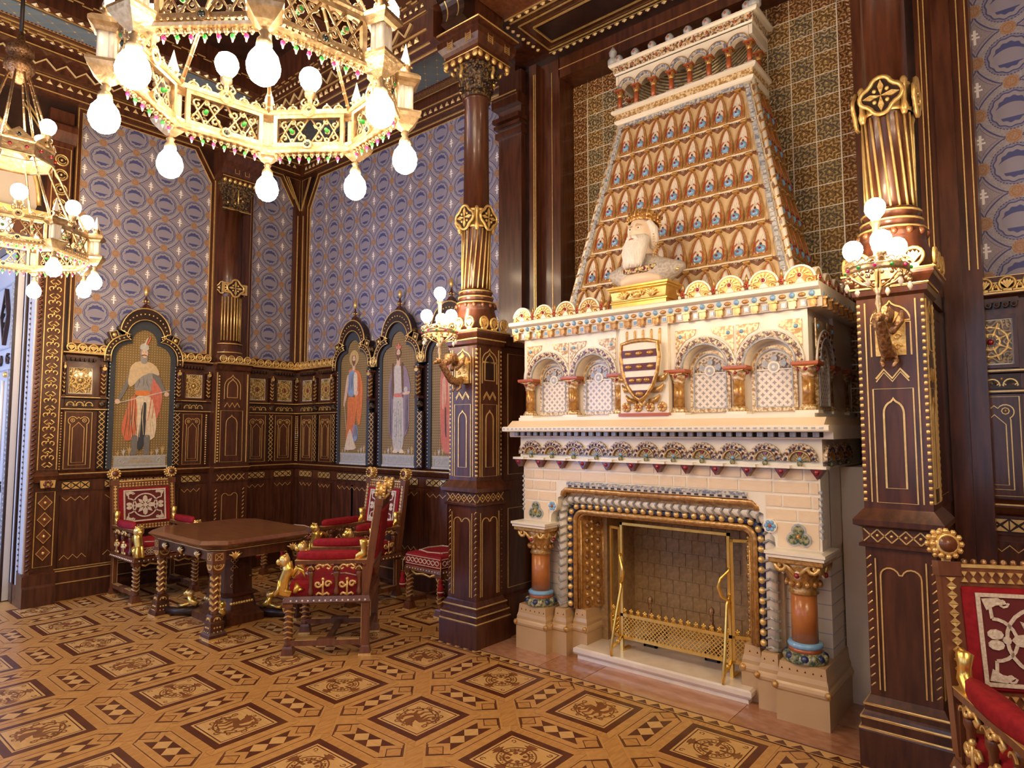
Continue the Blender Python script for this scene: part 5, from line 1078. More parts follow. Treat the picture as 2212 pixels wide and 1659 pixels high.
# ================================================================ LAMPS
b = MB(); b.lathe([(.020, .062), (.030, .05), (.047, .028), (.055, 0), (.052, -.022), (.040, -.044), (.022, -.056), (.004, -.060)], 14, 'bulb', cap=True); globe_me = b.mesh('lit_globe')
b = MB(); b.lathe([(.008, .125), (.010, .10), (.018, .095), (.012, .085), (.024, .07), (.026, .055), (.018, .052)], 10, 'globe_cap'); stem_me = b.mesh('globe_holder')
def chandelier(x, y, z, label):
    root = thing('chandelier', label, 'chandelier', (x, y, z), radians(15), 'openwork crown chandeliers')
    R, RP = .553, .515; n = 8
    V = [(RP * cos(k * pi / 4), RP * sin(k * pi / 4)) for k in range(n)]
    half = RP * sin(pi / 8) - .03; rin = RP * cos(pi / 8)
    # one openwork panel, built flat: x along the side, front outwards (-y)
    b = MB(); w = half
    b.ringp(rectp(-w, w, .14, .30), rectp(-w + .018, w - .018, .165, .282), -.012, .012, 'silvergilt')
    for s in (-1, 1):
        b.line([(s * .01, .282), (s * w * .5, .168), (s * (w - .02), .282)], .006, -.006, 'silvergilt', n=5); b.line([(s * .01, .168), (s * w * .5, .280), (s * (w - .02), .168)], .006, -.004, 'silvergilt', n=5)
        for cx, cz, r, a0, g in ((.040, .255, .020, 0, 1), (.040, .192, .020, 3, -1), (.120, .255, .020, 2, -1), (.120, .192, .020, 5, 1), (.08, .268, .014, 1, 1), (.08, .18, .014, 4, 1)): b.line(spiral(s * cx, cz, r, a0, 1.0, 9, sgn=g * s), .0055, -.005, 'silvergilt', n=5)
        b.ball((s * w * .5, -.010, .224), .014, 'silvergilt', 8, 4, sy=.6); b.ball((s * w * .5, 0, .224), .011, 'green_gem', 7, 4, sy=2.4)
    panel = b.mesh('openwork_panel')
    b = MB(); b.mould([(-.022, .115), (-.026, .125), (-.02, .135), (-.014, .145), (.014, .145), (.02, .135), (.026, .125), (.022, .115)], -w - .035, w + .035, 'silvergilt'); b.mould([(-.016, .30), (-.020, .31), (-.016, .322), (.016, .322), (.020, .31), (.016, .30)], -w - .03, w + .03, 'silvergilt')
    for k in range(15): b.ball((-w + .012 + k * (2 * w - .024) / 14, -.024, .137), .006, 'silvergilt', 5, 3)
    rail = b.mesh('rail')
    b = MB(); b.plate([(-.05, .31), (-.02, .345), (0, .352), (.02, .345), (.05, .31)], -.014, .014, 'silvergilt'); b.ringp(arc(0, .318, .033, 0, 360, 14)[:-1], arc(0, .318, .02, 0, 360, 14)[:-1], -.02, .02, 'silvergilt'); b.ball((0, 0, .318), .018, 'dark_gem', 8, 4, sy=1.2); boss = b.mesh('jewelled_boss'); b = MB(); b.ball((0, -.024, .150), .013, 'dark_gem', 7, 4); b.ball((0, .024, .150), .013, 'dark_gem', 7, 4); b.ringp(arc(0, .150, .022, 0, 360, 10)[:-1], arc(0, .150, .013, 0, 360, 10)[:-1], -.028, .028, 'silvergilt'); stud = b.mesh('jewelled_stud')
    b = MB()
    for k in range(6):
        cx = -w + .03 + k * (2 * w - .06) / 5
        if abs(cx) < .03: continue
        b.line(arc(cx, .325, .020, 0, 180, 7), .005, 0, 'silvergilt', n=5); b.line([(cx, .322), (cx, .35)], .004, 0, 'silvergilt'); b.ball((cx, 0, .352), .006, 'silvergilt', 5, 3); b.line([(cx - .015, .325), (cx, .338), (cx + .015, .325)], .004, 0, 'silvergilt')
    cres = b.mesh('pierced_cresting')
    b = MB()
    for k in range(12): cx = -w + .012 + k * (2 * w - .024) / 11; b.ball((cx, 0, .108), .011, 'silvergilt', 6, 4); b.ball((cx, 0, .097), .006, 'silvergilt', 5, 3)
    fri = b.mesh('bead_fringe')
    b = MB(); b.box(-.013, .013, -.013, .013, -.012, .010, 'pink_gem'); b.tube([(0, 0, -.01), (0, 0, -.03)], [.008, .003], 'ivory', 6); b.ball((0, 0, -.004), .010, 'pink_gem', 7, 4); gp = MB(); gp.ball((0, 0, -.006), .0085, 'pink_gem', 7, 5, sz=1.2); gp.tube([(0, 0, -.012), (0, 0, -.026)], [.0055, .002], 'ivory', 6); gp = gp.mesh('drop_gem')
    gg = MB(); gg.ball((0, 0, -.006), .0085, 'green_gem', 7, 5, sz=1.2); gg.tube([(0, 0, -.012), (0, 0, -.026)], [.0055, .002], 'ivory', 6); gg = gg.mesh('drop_gem')
    # corner turret with white shaft and crystal spire
    b = MB(); b.rect([(.012, .012, .085), (.03, .03, .105), (.052, .052, .135), (.058, .058, .150), (.058, .058, .160), (.04, .04, .168)], 'silvergilt'); tub = b.mesh('turret_base'); b = MB(); b.rect([(.040, .040, .285), (.055, .055, .298), (.055, .055, .312), (.045, .045, .325), (.030, .030, .335)], 'silvergilt'); b.rect([(.034, .034, .275), (.044, .044, .29)], 'silvergilt')
    for k in range(4):
        b.T = Matrix.Rotation(k * pi / 2, 4, 'Z')
        b.ball((.04, -.04, .298), .011, 'silvergilt', 6, 4)
    b.T = Matrix(); tur = b.mesh('turret_cap')
    b = MB(); 
    for sx in (-1, 1):
        for sy in (-1, 1): b.lathe([(.013, .165), (.013, .28)], 8, 'white_enamel', (sx * .018, sy * .018, 0))
    b.box(-.024, .024, -.024, .024, .17, .28, 'white_enamel'); shf = b.mesh('turret_shaft')
    b = MB(); b.lathe([(.018, .33), (.026, .345), (.020, .355), (.024, .372)], 8, 'silvergilt'); b.lathe([(.019, .37), (.024, .39), (.012, .43), (.001, .475)], 6, 'white_enamel', smooth=False)
    for k in range(6): b.ball((.025 * cos(k * pi / 3), .025 * sin(k * pi / 3), .372), .007, 'silvergilt', 5, 3)
    spi = b.mesh('turret_spire')
    b = MB(); b.lathe([(.012, .322), (.02, .335), (.012, .35), (.014, .38), (.026, .392), (.028, .41), (.018, .425)], 8, 'silvergilt')
    for s in (-1, 1): b.line(spiral(s * .026, .36, .018, 1.57, 1, 8, sgn=-s), .005, 0, 'silvergilt', n=5)
    cand = b.mesh('lamp_stem')
    for k in range(n):
        a = (k + .5) * pi / 4; rz = a + pi / 2; p = (rin * cos(a), rin * sin(a), 0)
        po = ob('openwork_panel', panel, root, p, rz); ob('rail', rail, root, p, rz); ob('pierced_cresting', cres, root, p, rz, kind='stuff'); ob('bead_fringe', fri, root, p, rz, kind='stuff'); ob('jewelled_boss', boss, root, p, rz); ob('jewelled_stud', stud, root, p, rz)
        for q in range(7):
            t = -w + .03 + q * (2 * w - .06) / 6; ob('drop_gem', gg if q % 2 else gp, root, (p[0] - sin(a) * t, p[1] + cos(a) * t, .094))
        st = ob('lamp_stem', cand, root, p, rz)
        ob('lit_globe', globe_me, root, (p[0], p[1], .475), scale=(.95, .95, -.95))
        a = k * pi / 4; p = (R * cos(a), R * sin(a), 0)
        tc = ob('turret_cap', tur, root, p, a); ob('turret_base', tub, root, p, a); ob('turret_shaft', shf, tc); ob('turret_spire', spi, tc)
        ob('globe_holder', stem_me, root, (p[0], p[1], -.03), scale=(1, 1, 1.1)); ob('lit_globe', globe_me, root, (p[0], p[1], -.035), scale=(.96, .96, 1.04))
        b = MB(); b.tube([(.50 * cos(a), .50 * sin(a), .31), (.235 * cos(a), .235 * sin(a), .86)], .0085, 'silvergilt', 6)
        for i in range(12): s = (i + .5) / 12; b.ball(((.50 - .265 * s) * cos(a), (.50 - .265 * s) * sin(a), .31 + .55 * s), .0105, 'silvergilt', 5, 3)
        ob('hanging_rod', b, root)
    # upper crown
    b = MB(); b.lathe([(.245, .84), (.25, .85), (.25, .93), (.245, .94)], 8, 'silvergilt', smooth=False, cap=False); b.lathe([(.258, .83), (.262, .84), (.252, .85)], 8, 'silvergilt', smooth=False, cap=False); b.lathe([(.252, .93), (.262, .94), (.256, .955)], 8, 'silvergilt', smooth=False, cap=False); b.lathe([(.235, .94), (.24, .84)], 8, 'silvergilt', smooth=False, cap=False); ob('upper_crown', b, root)
    for k in range(8):
        a = (k + .5) * pi / 4; b = MB(); b.plate([(-.085, .95), (.085, .95), (0, 1.02)], -.008, .008, 'silvergilt'); b.ball((0, -.01, .972), .016, 'dark_gem', 7, 4); b.line([(-.085, .955), (0, 1.025), (.085, .955)], .006, -.006, 'silvergilt')
        for s in (-.05, .05): b.ball((s, -.012, .89), .013, 'ruby', 6, 4)
        ob('crown_gable', b, root, (.235 * cos(a), .235 * sin(a), 0), a + pi / 2)
        if k % 2 == 0: ob('lit_globe', globe_me, root, (.25 * cos(a), .25 * sin(a), 1.10), scale=(1, 1, -1)); ob('lamp_stem', cand, root, (.25 * cos(a), .25 * sin(a), .625), a)
        a = k * pi / 4; b = MB(); b.tube([(.235 * cos(a), .235 * sin(a), .95), (.06 * cos(a), .06 * sin(a), 1.55)], .008, 'silvergilt', 6)
        for i in range(12): s = (i + .5) / 12; b.ball(((.235 - .175 * s) * cos(a), (.235 - .175 * s) * sin(a), .95 + .6 * s), .010, 'silvergilt', 5, 3)
        ob('hanging_rod', b, root)
    b = MB(); b.lathe([(.02, 1.45), (.07, 1.52), (.10, 1.56), (.10, 1.60), (.06, 1.64), (.09, 1.68), (.09, 1.72), (.03, 1.78), (.02, 1.85)], 12, 'bronze'); b.tube([(0, 0, 1.8), (0, 0, 5.30 - z)], .014, 'iron', 8); b.lathe([(.02, 5.18 - z), (.08, 5.22 - z), (.10, 5.28 - z), (.10, 5.45 - z)], 10, 'bronze'); ob('suspension', b, root)
    return root
CH = [(-2.348, 1.290, 2.75)]
ch1 = chandelier(-2.348, 1.290, 2.785, 'great octagonal gilt crown chandelier with white globes hung before the fireplace')
ch2 = copy_tree(ch1); ch2.location = (-5.93, 1.25, 2.785); ch2['label'] = 'octagonal gilt crown chandelier with white globes hung before the pale door'

ch_added = copy_tree(ch1); ch_added.location = (1.23, 1.29, 2.785); ch_added['label'] = 'unseen gilt crown chandelier added beyond the red foreground armchair to brighten the fireplace'  # out-of-view copy added to brighten the fireplace front

def sconce(x, label):
    root = thing('wall_sconce', label, 'wall lamp', (x, 3.595, 0), group='jewelled wall sconces on the pedestals')
    b = MB(); b.plate(ogee(0, 1.96, .13, 2.11, .09), -.012, 0, 'gilt')
    for s in (-1, 1):
        for z in (2.0, 2.05, 2.10): b.line(spiral(s * .03, z, .018, 0, 1, 8, sgn=s), .006, -.014, 'gold', n=5)
    ob('back_plate', b, root)
    b = MB(); b.tube([(0, -.01, 2.0), (0, -.06, 1.965), (-.0, -.13, 1.985), (0, -.18, 2.04), (0, -.235, 2.10), (0, -.265, 2.115)], [.022, .034, .03, .028, .022, .014], 'bronze', 8)
    b.tube([(0, -.05, 2.09), (0, -.10, 2.15), (0, -.16, 2.14), (0, -.22, 2.085)], [.012, .04, .045, .015], 'bronze', 8)
    for s in (-1, 1):
        b.tube([(s * .02, -.10, 2.06), (s * .05, -.06, 2.12), (s * .055, -.03, 2.17)], [.016, .022, .006], 'bronze', 6); b.tube([(s * .015, -.05, 1.97), (s * .03, -.06, 1.925), (s * .02, -.09, 1.90)], [.014, .012, .008], 'bronze', 6); b.ball((s * .014, -.265, 2.13), .008, 'gold', 6, 4)
    b.ball((0, -.262, 2.115), .028, 'bronze', 8, 5, sz=.8); b.tube([(0, -.27, 2.11), (0, -.30, 2.10), (0, -.31, 2.085)], [.018, .012, .004], 'bronze', 6); ob('winged_beast_bracket', b, root)
    cy = -.25
    b = MB(); b.lathe([(.006, 2.08), (.012, 2.09), (.006, 2.11), (.012, 2.13), (.008, 2.15), (.016, 2.18), (.010, 2.22), (.024, 2.25), (.012, 2.28), (.014, 2.42), (.022, 2.44), (.012, 2.46), (.016, 2.54), (.026, 2.555), (.022, 2.57)], 9, 'silvergilt', (0, cy, 0)); ob('stem', b, root)
    b = MB(); b.lathe([(.125, 2.315), (.130, 2.32), (.130, 2.345), (.125, 2.35)], 20, 'silvergilt', (0, cy, 0), cap=False); b.lathe([(.122, 2.35), (.122, 2.315)], 20, 'silvergilt', (0, cy, 0), cap=False)
    for k in range(20): a = k * pi / 10; b.line(arc(.126 * cos(a), 2.358, .014, 0, 180, 5), .004, cy + .126 * sin(a), 'silvergilt'); b.ball((.128 * cos(a), cy + .128 * sin(a), 2.300), .010, 'silvergilt', 6, 4)
    for k in range(8): a = k * pi / 4 + .2; b.tube([(.012 * cos(a), cy + .012 * sin(a), 2.40), (.06 * cos(a), cy + .06 * sin(a), 2.385), (.124 * cos(a), cy + .124 * sin(a), 2.335)], .005, 'silvergilt', 5); b.tube([(.012 * cos(a), cy + .012 * sin(a), 2.25), (.07 * cos(a), cy + .07 * sin(a), 2.275), (.124 * cos(a), cy + .124 * sin(a), 2.32)], .005, 'silvergilt', 5)
    ob('jewelled_ring', b, root)
    for k in range(12): a = k * pi / 6 + .1; b = MB(); b.ball((.132 * cos(a), cy + .132 * sin(a), 2.332), .009, ('green_gem', 'pink_gem')[k % 2], 7, 4); ob('gem', b, root)
    b = MB(); b.ball((0, 0, 0), .012, 'silvergilt', 6, 4); b.tube([(0, 0, -.01), (0, 0, -.03), (0, 0, -.05)], [.005, .012, .003], 'ivory', 6); dr = b.mesh('crystal_drop')
    for k in range(6): a = k * pi / 3 + .4; ob('crystal_drop', dr, root, (.13 * cos(a), cy + .13 * sin(a), 2.285))
    b = MB(); b.lathe([(.010, 0), (.016, .02), (.022, .03), (.020, .045)], 8, 'silvergilt'); cup = b.mesh('lamp_cup')
    for k in range(3):
        a = -pi / 2 + (k - 1) * 2 * pi / 3 + (.35 if x > -2 else -.35); ob('lamp_cup', cup, root, (.105 * cos(a), cy + .105 * sin(a), 2.355)); ob('lit_globe', globe_me, root, (.105 * cos(a), cy + .105 * sin(a), 2.445), scale=(.82, .82, -.82))
    ob('lit_globe', globe_me, root, (0, cy, 2.625), scale=(.82, .82, -.82))
    return root
sconce(-3.50, 'gilt jewelled wall sconce with four globes on the pedestal beside the painted arches')
sconce(-.60, 'gilt jewelled wall sconce with four globes on the pedestal beside the red armchair')
# ================================================================ PAINTED PANELS
def trefoil(w, zs, r1, r2, z0):
    """arched head: shoulders of radius r1, then a round lobe of radius r2"""
    R = [(w / 2, z0), (w / 2, zs)] + [(w / 2 - r1 + r1 * cos(t), zs + r1 * sin(t)) for t in [pi / 2 * i / 6 for i in range(1, 7)]]
    R += [(r2 * cos(t), zs + r1 + .01 + (r2 * 1.15) * sin(t)) for t in [.12 + (pi / 2 - .12) * i / 7 for i in range(8)]]
    return R + [(-x, z) for x, z in R[-2::-1]]
def painting(wall_T, label, fig, w=.50):
    root = ob('painted_panel', None, M=wall_T, label=label, cat='painting', group='full-length painted kings in arched frames')
    r1 = w * .27
    b = MB(); b.plate(trefoil(w, 2.36, r1, w * .235, 1.215), -.062, -.05, 'canvas_gold'); b.plate(rectp(-w / 2 + .02, w / 2 - .02, 1.235, 1.335), -.066, -.06, 'p_stone'); b.line(rectp(-w / 2 + .05, w / 2 - .05, 1.255, 1.325), .004, -.066, 'p_stone_l', True)
    for s in (-1, 1): b.line(spiral(s * w * .34, 1.29, .03, 0, 1.2, 10, sgn=s), .005, -.067, 'p_stone_l')
    b.box(-w / 2 + .01, w / 2 - .01, -.068, -.06, 1.335, 1.345, 'p_stone_l'); b.box(-w / 2, w / 2, -.068, -.06, 1.215, 1.235, 'p_stone_l')
    for k in range(9):
        x = (-.4 + .8 * (k / 8)) * w; z = 1.36 + .02 * (k % 3)
        if abs(x) > .07: b.plate([(x, 1.345), (x - .02, z + .03), (x - .004, z + .012), (x + .005, z + .05), (x + .008, z + .012), (x + .022, z + .03)], -.0645, -.062, 'p_stone_l' if k % 2 else 'p_dot')
    ob('canvas', b, root)
    b = MB(); b.T = Matrix.Translation((0, 0, 1.345)) @ Matrix.Diagonal((1.16, 1, 1.22, 1)) @ Matrix.Translation((0, 0, -1.345)); fig(b); ob('painted_figure', b, root)
    o1 = trefoil(w + .10, 2.36, r1 + .03, w * .235 + .055, 1.215); o2 = trefoil(w + .22, 2.36, r1 + .085, w * .235 + .12, 2.30)
    b = MB(); b.ringp(o1, trefoil(w, 2.36, r1, w * .235, 1.215), -.075, -.03, 'p_dark'); ob('dark_border', b, root)
    b = MB(); b.ringp(o2, trefoil(w + .10, 2.36, r1 + .03, w * .235 + .055, 2.30), -.105, -.02, 'wood_dark', closed=False); b.tube([(x, -.107, z) for x, z in o2], .007, 'gold', 5); b.tube([(x, -.107, z) for x, z in trefoil(w + .11, 2.36, r1 + .034, w * .235 + .06, 2.30)], .005, 'gold', 5)
    ob('arched_frame', b, root)
    b = MB()
    P = [(x, -.110, z) for x, z in trefoil(w + .165, 2.36, r1 + .06, w * .235 + .09, 2.30)]
    for p, t in along(P, .042): b.ball(p, .0085, 'gold', 6, 4)
    for s in (-1, 1):
        for k in range(30): b.ball((s * (w / 2 + .05), -.075, 1.24 + k * .036), .006, 'ivory', 5, 3)
    ob('bead_row', b, root, kind='stuff')
    zt = 2.36 + r1 + .10 + (w * .235 + .12) * 1.15
    b = MB(); b.rect([(.055, .03, zt - .01), (.035, .025, zt + .02), (.018, .018, zt + .045)], 'wood', (0, -.06)); b.lathe([(.018, zt + .04), (.012, zt + .06), (.024, zt + .09), (.012, zt + .105), (.008, zt + .14), (.014, zt + .155), (.021, zt + .175), (.016, zt + .20), (.002, zt + .235)], 9, 'wood', (0, -.06, 0)); b.lathe([(.010, zt + .14), (.022, zt + .175), (.017, zt + .20), (.002, zt + .236)], 9, 'gold', (0, -.06, 0))
    for k in range(6): b.ball((.028 * cos(k * pi / 3), -.06 + .028 * sin(k * pi / 3), zt + .075), .011, 'gold', 6, 4)
    ob('finial', b, root)
    for s in (-1, 1):
        T = Matrix.Translation((s * (w * .5 + .03), -.09, 2.575)) @ Matrix.Rotation(s * .35, 4, 'Y'); b = MB(); b.T = T; b.box(-.042, .042, -.012, .05, -.042, .042, 'wood_dark'); b.line(rectp(-.036, .036, -.036, .036), .005, -.014, 'gold', True); b.ball((0, -.014, 0), .022, 'gold', 8, 4, sy=.5); ob('corner_boss', b, root)
        b = MB(); b.lathe([(.035, 2.475), (.05, 2.49), (.05, 2.52), (.03, 2.535)], 9, 'carved', (s * (w * .5 + .06), -.06, 0)); b.lathe([(.03, 2.63), (.042, 2.64), (.042, 2.665), (.02, 2.68)], 9, 'carved', (s * (w * .5 - .04), -.06, 0)); ob('carved_boss', b, root, kind='stuff')
    return root
L = [0]
def PP(b, pts, m):
    for _ in range(2):
        if len(pts) < 14: pts = [q for p0, p1 in zip(pts, pts[1:] + pts[:1]) for q in ((p0[0] * .8 + p1[0] * .2, p0[1] * .8 + p1[1] * .2), (p0[0] * .2 + p1[0] * .8, p0[1] * .2 + p1[1] * .8))]
    L[0] += 1; b.plate(pts, -.0670 - L[0] * .0002, -.0615, m)
def folds(b, x0, x1, z0, z1, n, m, dx=.02):
    for k in range(n):
        t = (k + .5) / n; L[0] += .2; x = x0 + (x1 - x0) * t; xb = x + dx * (t - .5) * 3
        ribbon(b, [(x, z1), (x + .006 * sin(k * 2.1), (z0 + z1) / 2), (xb, z0 + .02 * (k % 2))], [.002, .008, .004], -.0672 - L[0] * .0002, m)
def face(b, cx, cz, s, hair, m='p_skin', beard=None):
    PP(b, arc(cx, cz, .030 * s, 0, 360, 12, .040 * s)[:-1], hair); PP(b, arc(cx + .003, cz - .004, .023 * s, 0, 360, 12, .034 * s)[:-1], m)
    if beard: PP(b, [(cx - .022 * s, cz - .008 * s), (cx, cz - .016 * s), (cx + .022 * s, cz - .008 * s), (cx + .018 * s, cz - .04 * s), (cx, cz - .065 * s), (cx - .018 * s, cz - .04 * s)], beard)
    L[0] += 2; Yq = -.0675 - L[0] * .0002
    for q in (-1, 1): b.box(cx + q * .010 * s - .004, cx + q * .010 * s + .004, Yq, -.065, cz + .004 * s, cz + .008 * s, 'p_ink')
    b.box(cx - .002, cx + .003, Yq, -.065, cz - .010 * s, cz + .004 * s, 'p_fur'); b.box(cx - .008, cx + .008, Yq, -.065, cz - .019 * s, cz - .016 * s, 'p_rose')
def fig_knight(b):
    L[0] = 0
    PP(b, [(.02, 2.0), (.10, 2.02), (.16, 1.96), (.17, 1.80), (.11, 1.60), (.07, 1.62)], 'p_rose'); PP(b, [(-.06, 1.86), (.08, 1.86), (.13, 1.62), (.11, 1.47), (-.10, 1.47), (-.15, 1.62)], 'p_cream')
    PP(b, [(-.10, 1.84), (-.05, 1.86), (-.03, 1.50), (-.13, 1.46), (-.17, 1.58)], 'p_red'); PP(b, [(.0, 1.80), (.04, 1.80), (.03, 1.42), (-.02, 1.38), (-.03, 1.44)], 'p_dark')
    for x in (-.055, .05): PP(b, [(x - .03, 1.52), (x + .03, 1.52), (x + .02, 1.40), (x + .03, 1.355), (x - .035, 1.345), (x - .02, 1.40)], 'p_steel_d')
    PP(b, [(-.085, 2.12), (.085, 2.12), (.075, 1.94), (.055, 1.86), (-.055, 1.86), (-.07, 1.94)], 'p_steel'); folds(b, -.13, .10, 1.50, 1.84, 9, 'p_fur'); folds(b, -.13, -.05, 1.5, 1.82, 4, 'p_brown'); folds(b, .06, .15, 1.64, 1.96, 4, 'p_red'); folds(b, -.05, .05, 1.92, 2.02, 3, 'p_steel_d'); PP(b, [(-.10, 2.11), (-.06, 2.13), (-.10, 1.98), (-.16, 1.85), (-.20, 1.79), (-.215, 1.81), (-.16, 1.92)], 'p_steel_d'); PP(b, [(.07, 2.12), (.11, 2.10), (.16, 1.98), (.205, 1.885), (.185, 1.87), (.13, 1.95), (.08, 2.02)], 'p_steel_d')
    PP(b, [(-.11, 2.10), (-.06, 2.15), (.06, 2.15), (.12, 2.10), (.14, 2.03), (.06, 2.06), (-.02, 2.02), (-.10, 1.92), (-.13, 1.96)], 'p_fur'); PP(b, [(-.065, 1.90), (.065, 1.90), (.06, 1.855), (-.06, 1.855)], 'p_orange')
    PP(b, arc(-.205, 1.80, .022, 0, 360, 8)[:-1], 'p_skin'); PP(b, arc(.205, 1.875, .022, 0, 360, 8)[:-1], 'p_skin'); PP(b, [(-.235, 1.775), (-.225, 1.785), (.27, 1.925), (.272, 1.918)], 'p_pale')
    PP(b, [(-.03, 2.23), (.03, 2.23), (.028, 2.13), (-.028, 2.13)], 'p_steel'); face(b, 0, 2.225, 1.15, 'p_steel'); PP(b, [(-.038, 2.25), (.038, 2.25), (.034, 2.295), (0, 2.31), (-.034, 2.295)], 'p_stone_l'); PP(b, [(-.024, 2.205), (0, 2.213), (.024, 2.205), (.028, 2.196), (0, 2.20), (-.028, 2.196)], 'p_brown'); PP(b, [(.01, 2.29), (.03, 2.30), (.06, 2.38), (.03, 2.34)], 'p_red'); PP(b, [(0, 2.29), (.01, 2.30), (.035, 2.37), (.01, 2.34)], 'p_pale')
def fig_blue(b):
    L[0] = 0
    PP(b, arc(.0, 2.235, .075, 0, 360, 16)[:-1], 'p_dot'); PP(b, [(-.10, 2.12), (-.02, 2.14), (.10, 2.10), (.15, 1.95), (.12, 1.62), (.07, 1.60), (.03, 1.88)], 'p_orange'); PP(b, [(-.09, 2.11), (.02, 2.13), (.02, 1.87), (-.10, 1.88)], 'p_blue'); PP(b, [(0, 2.11), (.06, 2.09), (.06, 1.90), (0, 1.88)], 'p_cream')
    PP(b, [(-.10, 1.88), (.06, 1.86), (.03, 1.62), (-.02, 1.44), (-.12, 1.42), (-.09, 1.65)], 'p_orange'); PP(b, [(.0, 1.62), (.07, 1.60), (.08, 1.47), (-.02, 1.44)], 'p_blue'); PP(b, [(-.12, 1.43), (-.05, 1.60), (.02, 1.44), (.06, 1.38), (-.13, 1.37)], 'p_cream')
    PP(b, [(-.11, 2.07), (-.08, 2.09), (-.10, 1.90), (-.145, 1.78), (-.165, 1.79), (-.14, 1.92)], 'p_skin'); b.line([(-.14, 1.84), (-.10, 1.56)], .004, -.072, 'p_fur'); PP(b, [(.04, 1.94), (.09, 1.90), (.03, 1.87)], 'p_skin')
    folds(b, -.10, .03, 1.48, 1.86, 7, 'p_red'); folds(b, -.07, .0, 1.92, 2.09, 3, 'p_ink'); folds(b, .07, .11, 1.66, 2.06, 3, 'p_red'); folds(b, -.10, .02, 1.38, 1.50, 5, 'p_fur'); folds(b, .02, .07, 1.48, 1.6, 3, 'p_ink'); PP(b, [(-.018, 2.21), (.018, 2.21), (.022, 2.12), (-.022, 2.12)], 'p_skin'); face(b, 0, 2.225, 1.1, 'p_brown', beard='p_brown'); PP(b, [(-.034, 2.26), (.034, 2.26), (.042, 2.30), (.02, 2.28), (0, 2.305), (-.02, 2.28), (-.042, 2.30)], 'p_dot')
def fig_mauve(b):
    L[0] = 0
    PP(b, [(-.11, 2.12), (.11, 2.12), (.15, 1.95), (.15, 1.50), (-.14, 1.46), (-.13, 1.9)], 'p_mauve'); PP(b, [(-.07, 2.14), (.04, 2.13), (.07, 1.75), (.08, 1.38), (-.08, 1.36), (-.07, 1.75)], 'p_pale'); PP(b, [(-.065, 1.88), (.07, 1.88), (.07, 1.845), (-.065, 1.845)], 'p_rose'); PP(b, [(-.10, 2.14), (-.075, 2.15), (-.055, 1.90), (-.085, 1.80)], 'p_brown'); PP(b, [(.03, 2.14), (.065, 2.15), (.075, 1.84), (.05, 1.84)], 'p_brown')
    PP(b, [(.06, 2.06), (.12, 2.08), (.17, 1.93), (.16, 1.87), (.03, 1.865), (.03, 1.885), (.10, 1.90)], 'p_mauve'); PP(b, arc(.10, 1.91, .026, 0, 360, 10)[:-1], 'p_stone_l'); PP(b, [(.06, 1.885), (.16, 1.895), (.15, 1.865), (.06, 1.865)], 'p_skin'); PP(b, [(-.14, 2.0), (-.10, 2.02), (-.09, 1.80), (-.06, 1.72), (-.08, 1.70), (-.14, 1.80)], 'p_mauve')
    L[0] += 1; folds(b, -.06, .06, 1.40, 1.83, 6, 'p_stone', .01); folds(b, -.12, -.09, 1.5, 2.0, 3, 'p_ink', 0); folds(b, .10, .14, 1.54, 1.86, 3, 'p_ink', 0)
    for k in range(24): b.plate(arc(-.05 + .10 * random.random(), 1.40 + .43 * random.random(), .007, 0, 360, 5)[:-1], -.0675 - L[0] * .0002, -.065, 'p_stone')
    for x in (-.04, .05): PP(b, arc(x, 1.36, .035, 0, 180, 6), 'p_cream')
    PP(b, [(-.022, 2.21), (.016, 2.21), (.022, 2.12), (-.03, 2.12)], 'p_skin'); face(b, -.005, 2.235, 1.15, 'p_brown', beard='p_brown'); PP(b, [(-.038, 2.27), (.034, 2.27), (.040, 2.305), (.018, 2.29), (0, 2.33), (-.02, 2.29), (-.044, 2.305)], 'p_rose')
def fig_red(b):
    L[0] = 0
    PP(b, [(-.12, 2.10), (.10, 2.10), (.14, 1.6), (.10, 1.38), (-.10, 1.36), (-.13, 1.7)], 'p_rose'); PP(b, [(-.03, 2.12), (.08, 2.10), (.09, 1.5), (-.02, 1.5)], 'p_cream'); PP(b, [(-.10, 1.98), (-.06, 2.0), (-.05, 1.80), (-.08, 1.72), (-.11, 1.75)], 'p_skin'); PP(b, [(-.07, 1.74), (-.05, 1.75), (-.04, 1.5), (-.06, 1.5)], 'p_dark')
    folds(b, -.11, .0, 1.4, 2.0, 6, 'p_red'); folds(b, 0, .08, 1.5, 2.05, 4, 'p_fur'); PP(b, [(-.02, 2.2), (.02, 2.2), (.025, 2.1), (-.025, 2.1)], 'p_skin'); face(b, 0, 2.22, 1.15, 'p_brown', beard='p_brown'); PP(b, [(-.038, 2.255), (.038, 2.255), (.042, 2.30), (0, 2.28), (-.042, 2.30)], 'p_dot')
TL = Matrix.Translation((-7.4, 2.735, 0)) @ Matrix.Rotation(pi / 2, 4, 'Z')
pk = painting(TL, 'arched painting of a moustached knight in grey armour with a red cloak and drawn sword', fig_knight, .54)
tx = bpy.data.curves.new('inscription', 'FONT'); tx.body = 'HVNYADI'; tx.size = .050; tx.align_x = 'CENTER'; tx.extrude = .001
tmp = bpy.data.objects.new('inscription', tx); me_ = bpy.data.meshes.new_from_object(tmp); bpy.data.objects.remove(tmp); me_.materials.clear(); me_.materials.append(MAT['p_dot'])
ob('inscription', me_, pk, M=Matrix.Translation((0, -.068, 1.272)) @ Matrix.Rotation(pi / 2, 4, 'X'))
painting(Matrix.Translation((-6.155, 4.6, 0)), 'arched painting of a haloed bearded king in orange and blue drapery', fig_blue, .50)
painting(Matrix.Translation((-5.37, 4.6, 0)), 'arched painting of a bearded king in a mauve coat over a long pale robe', fig_mauve, .54)
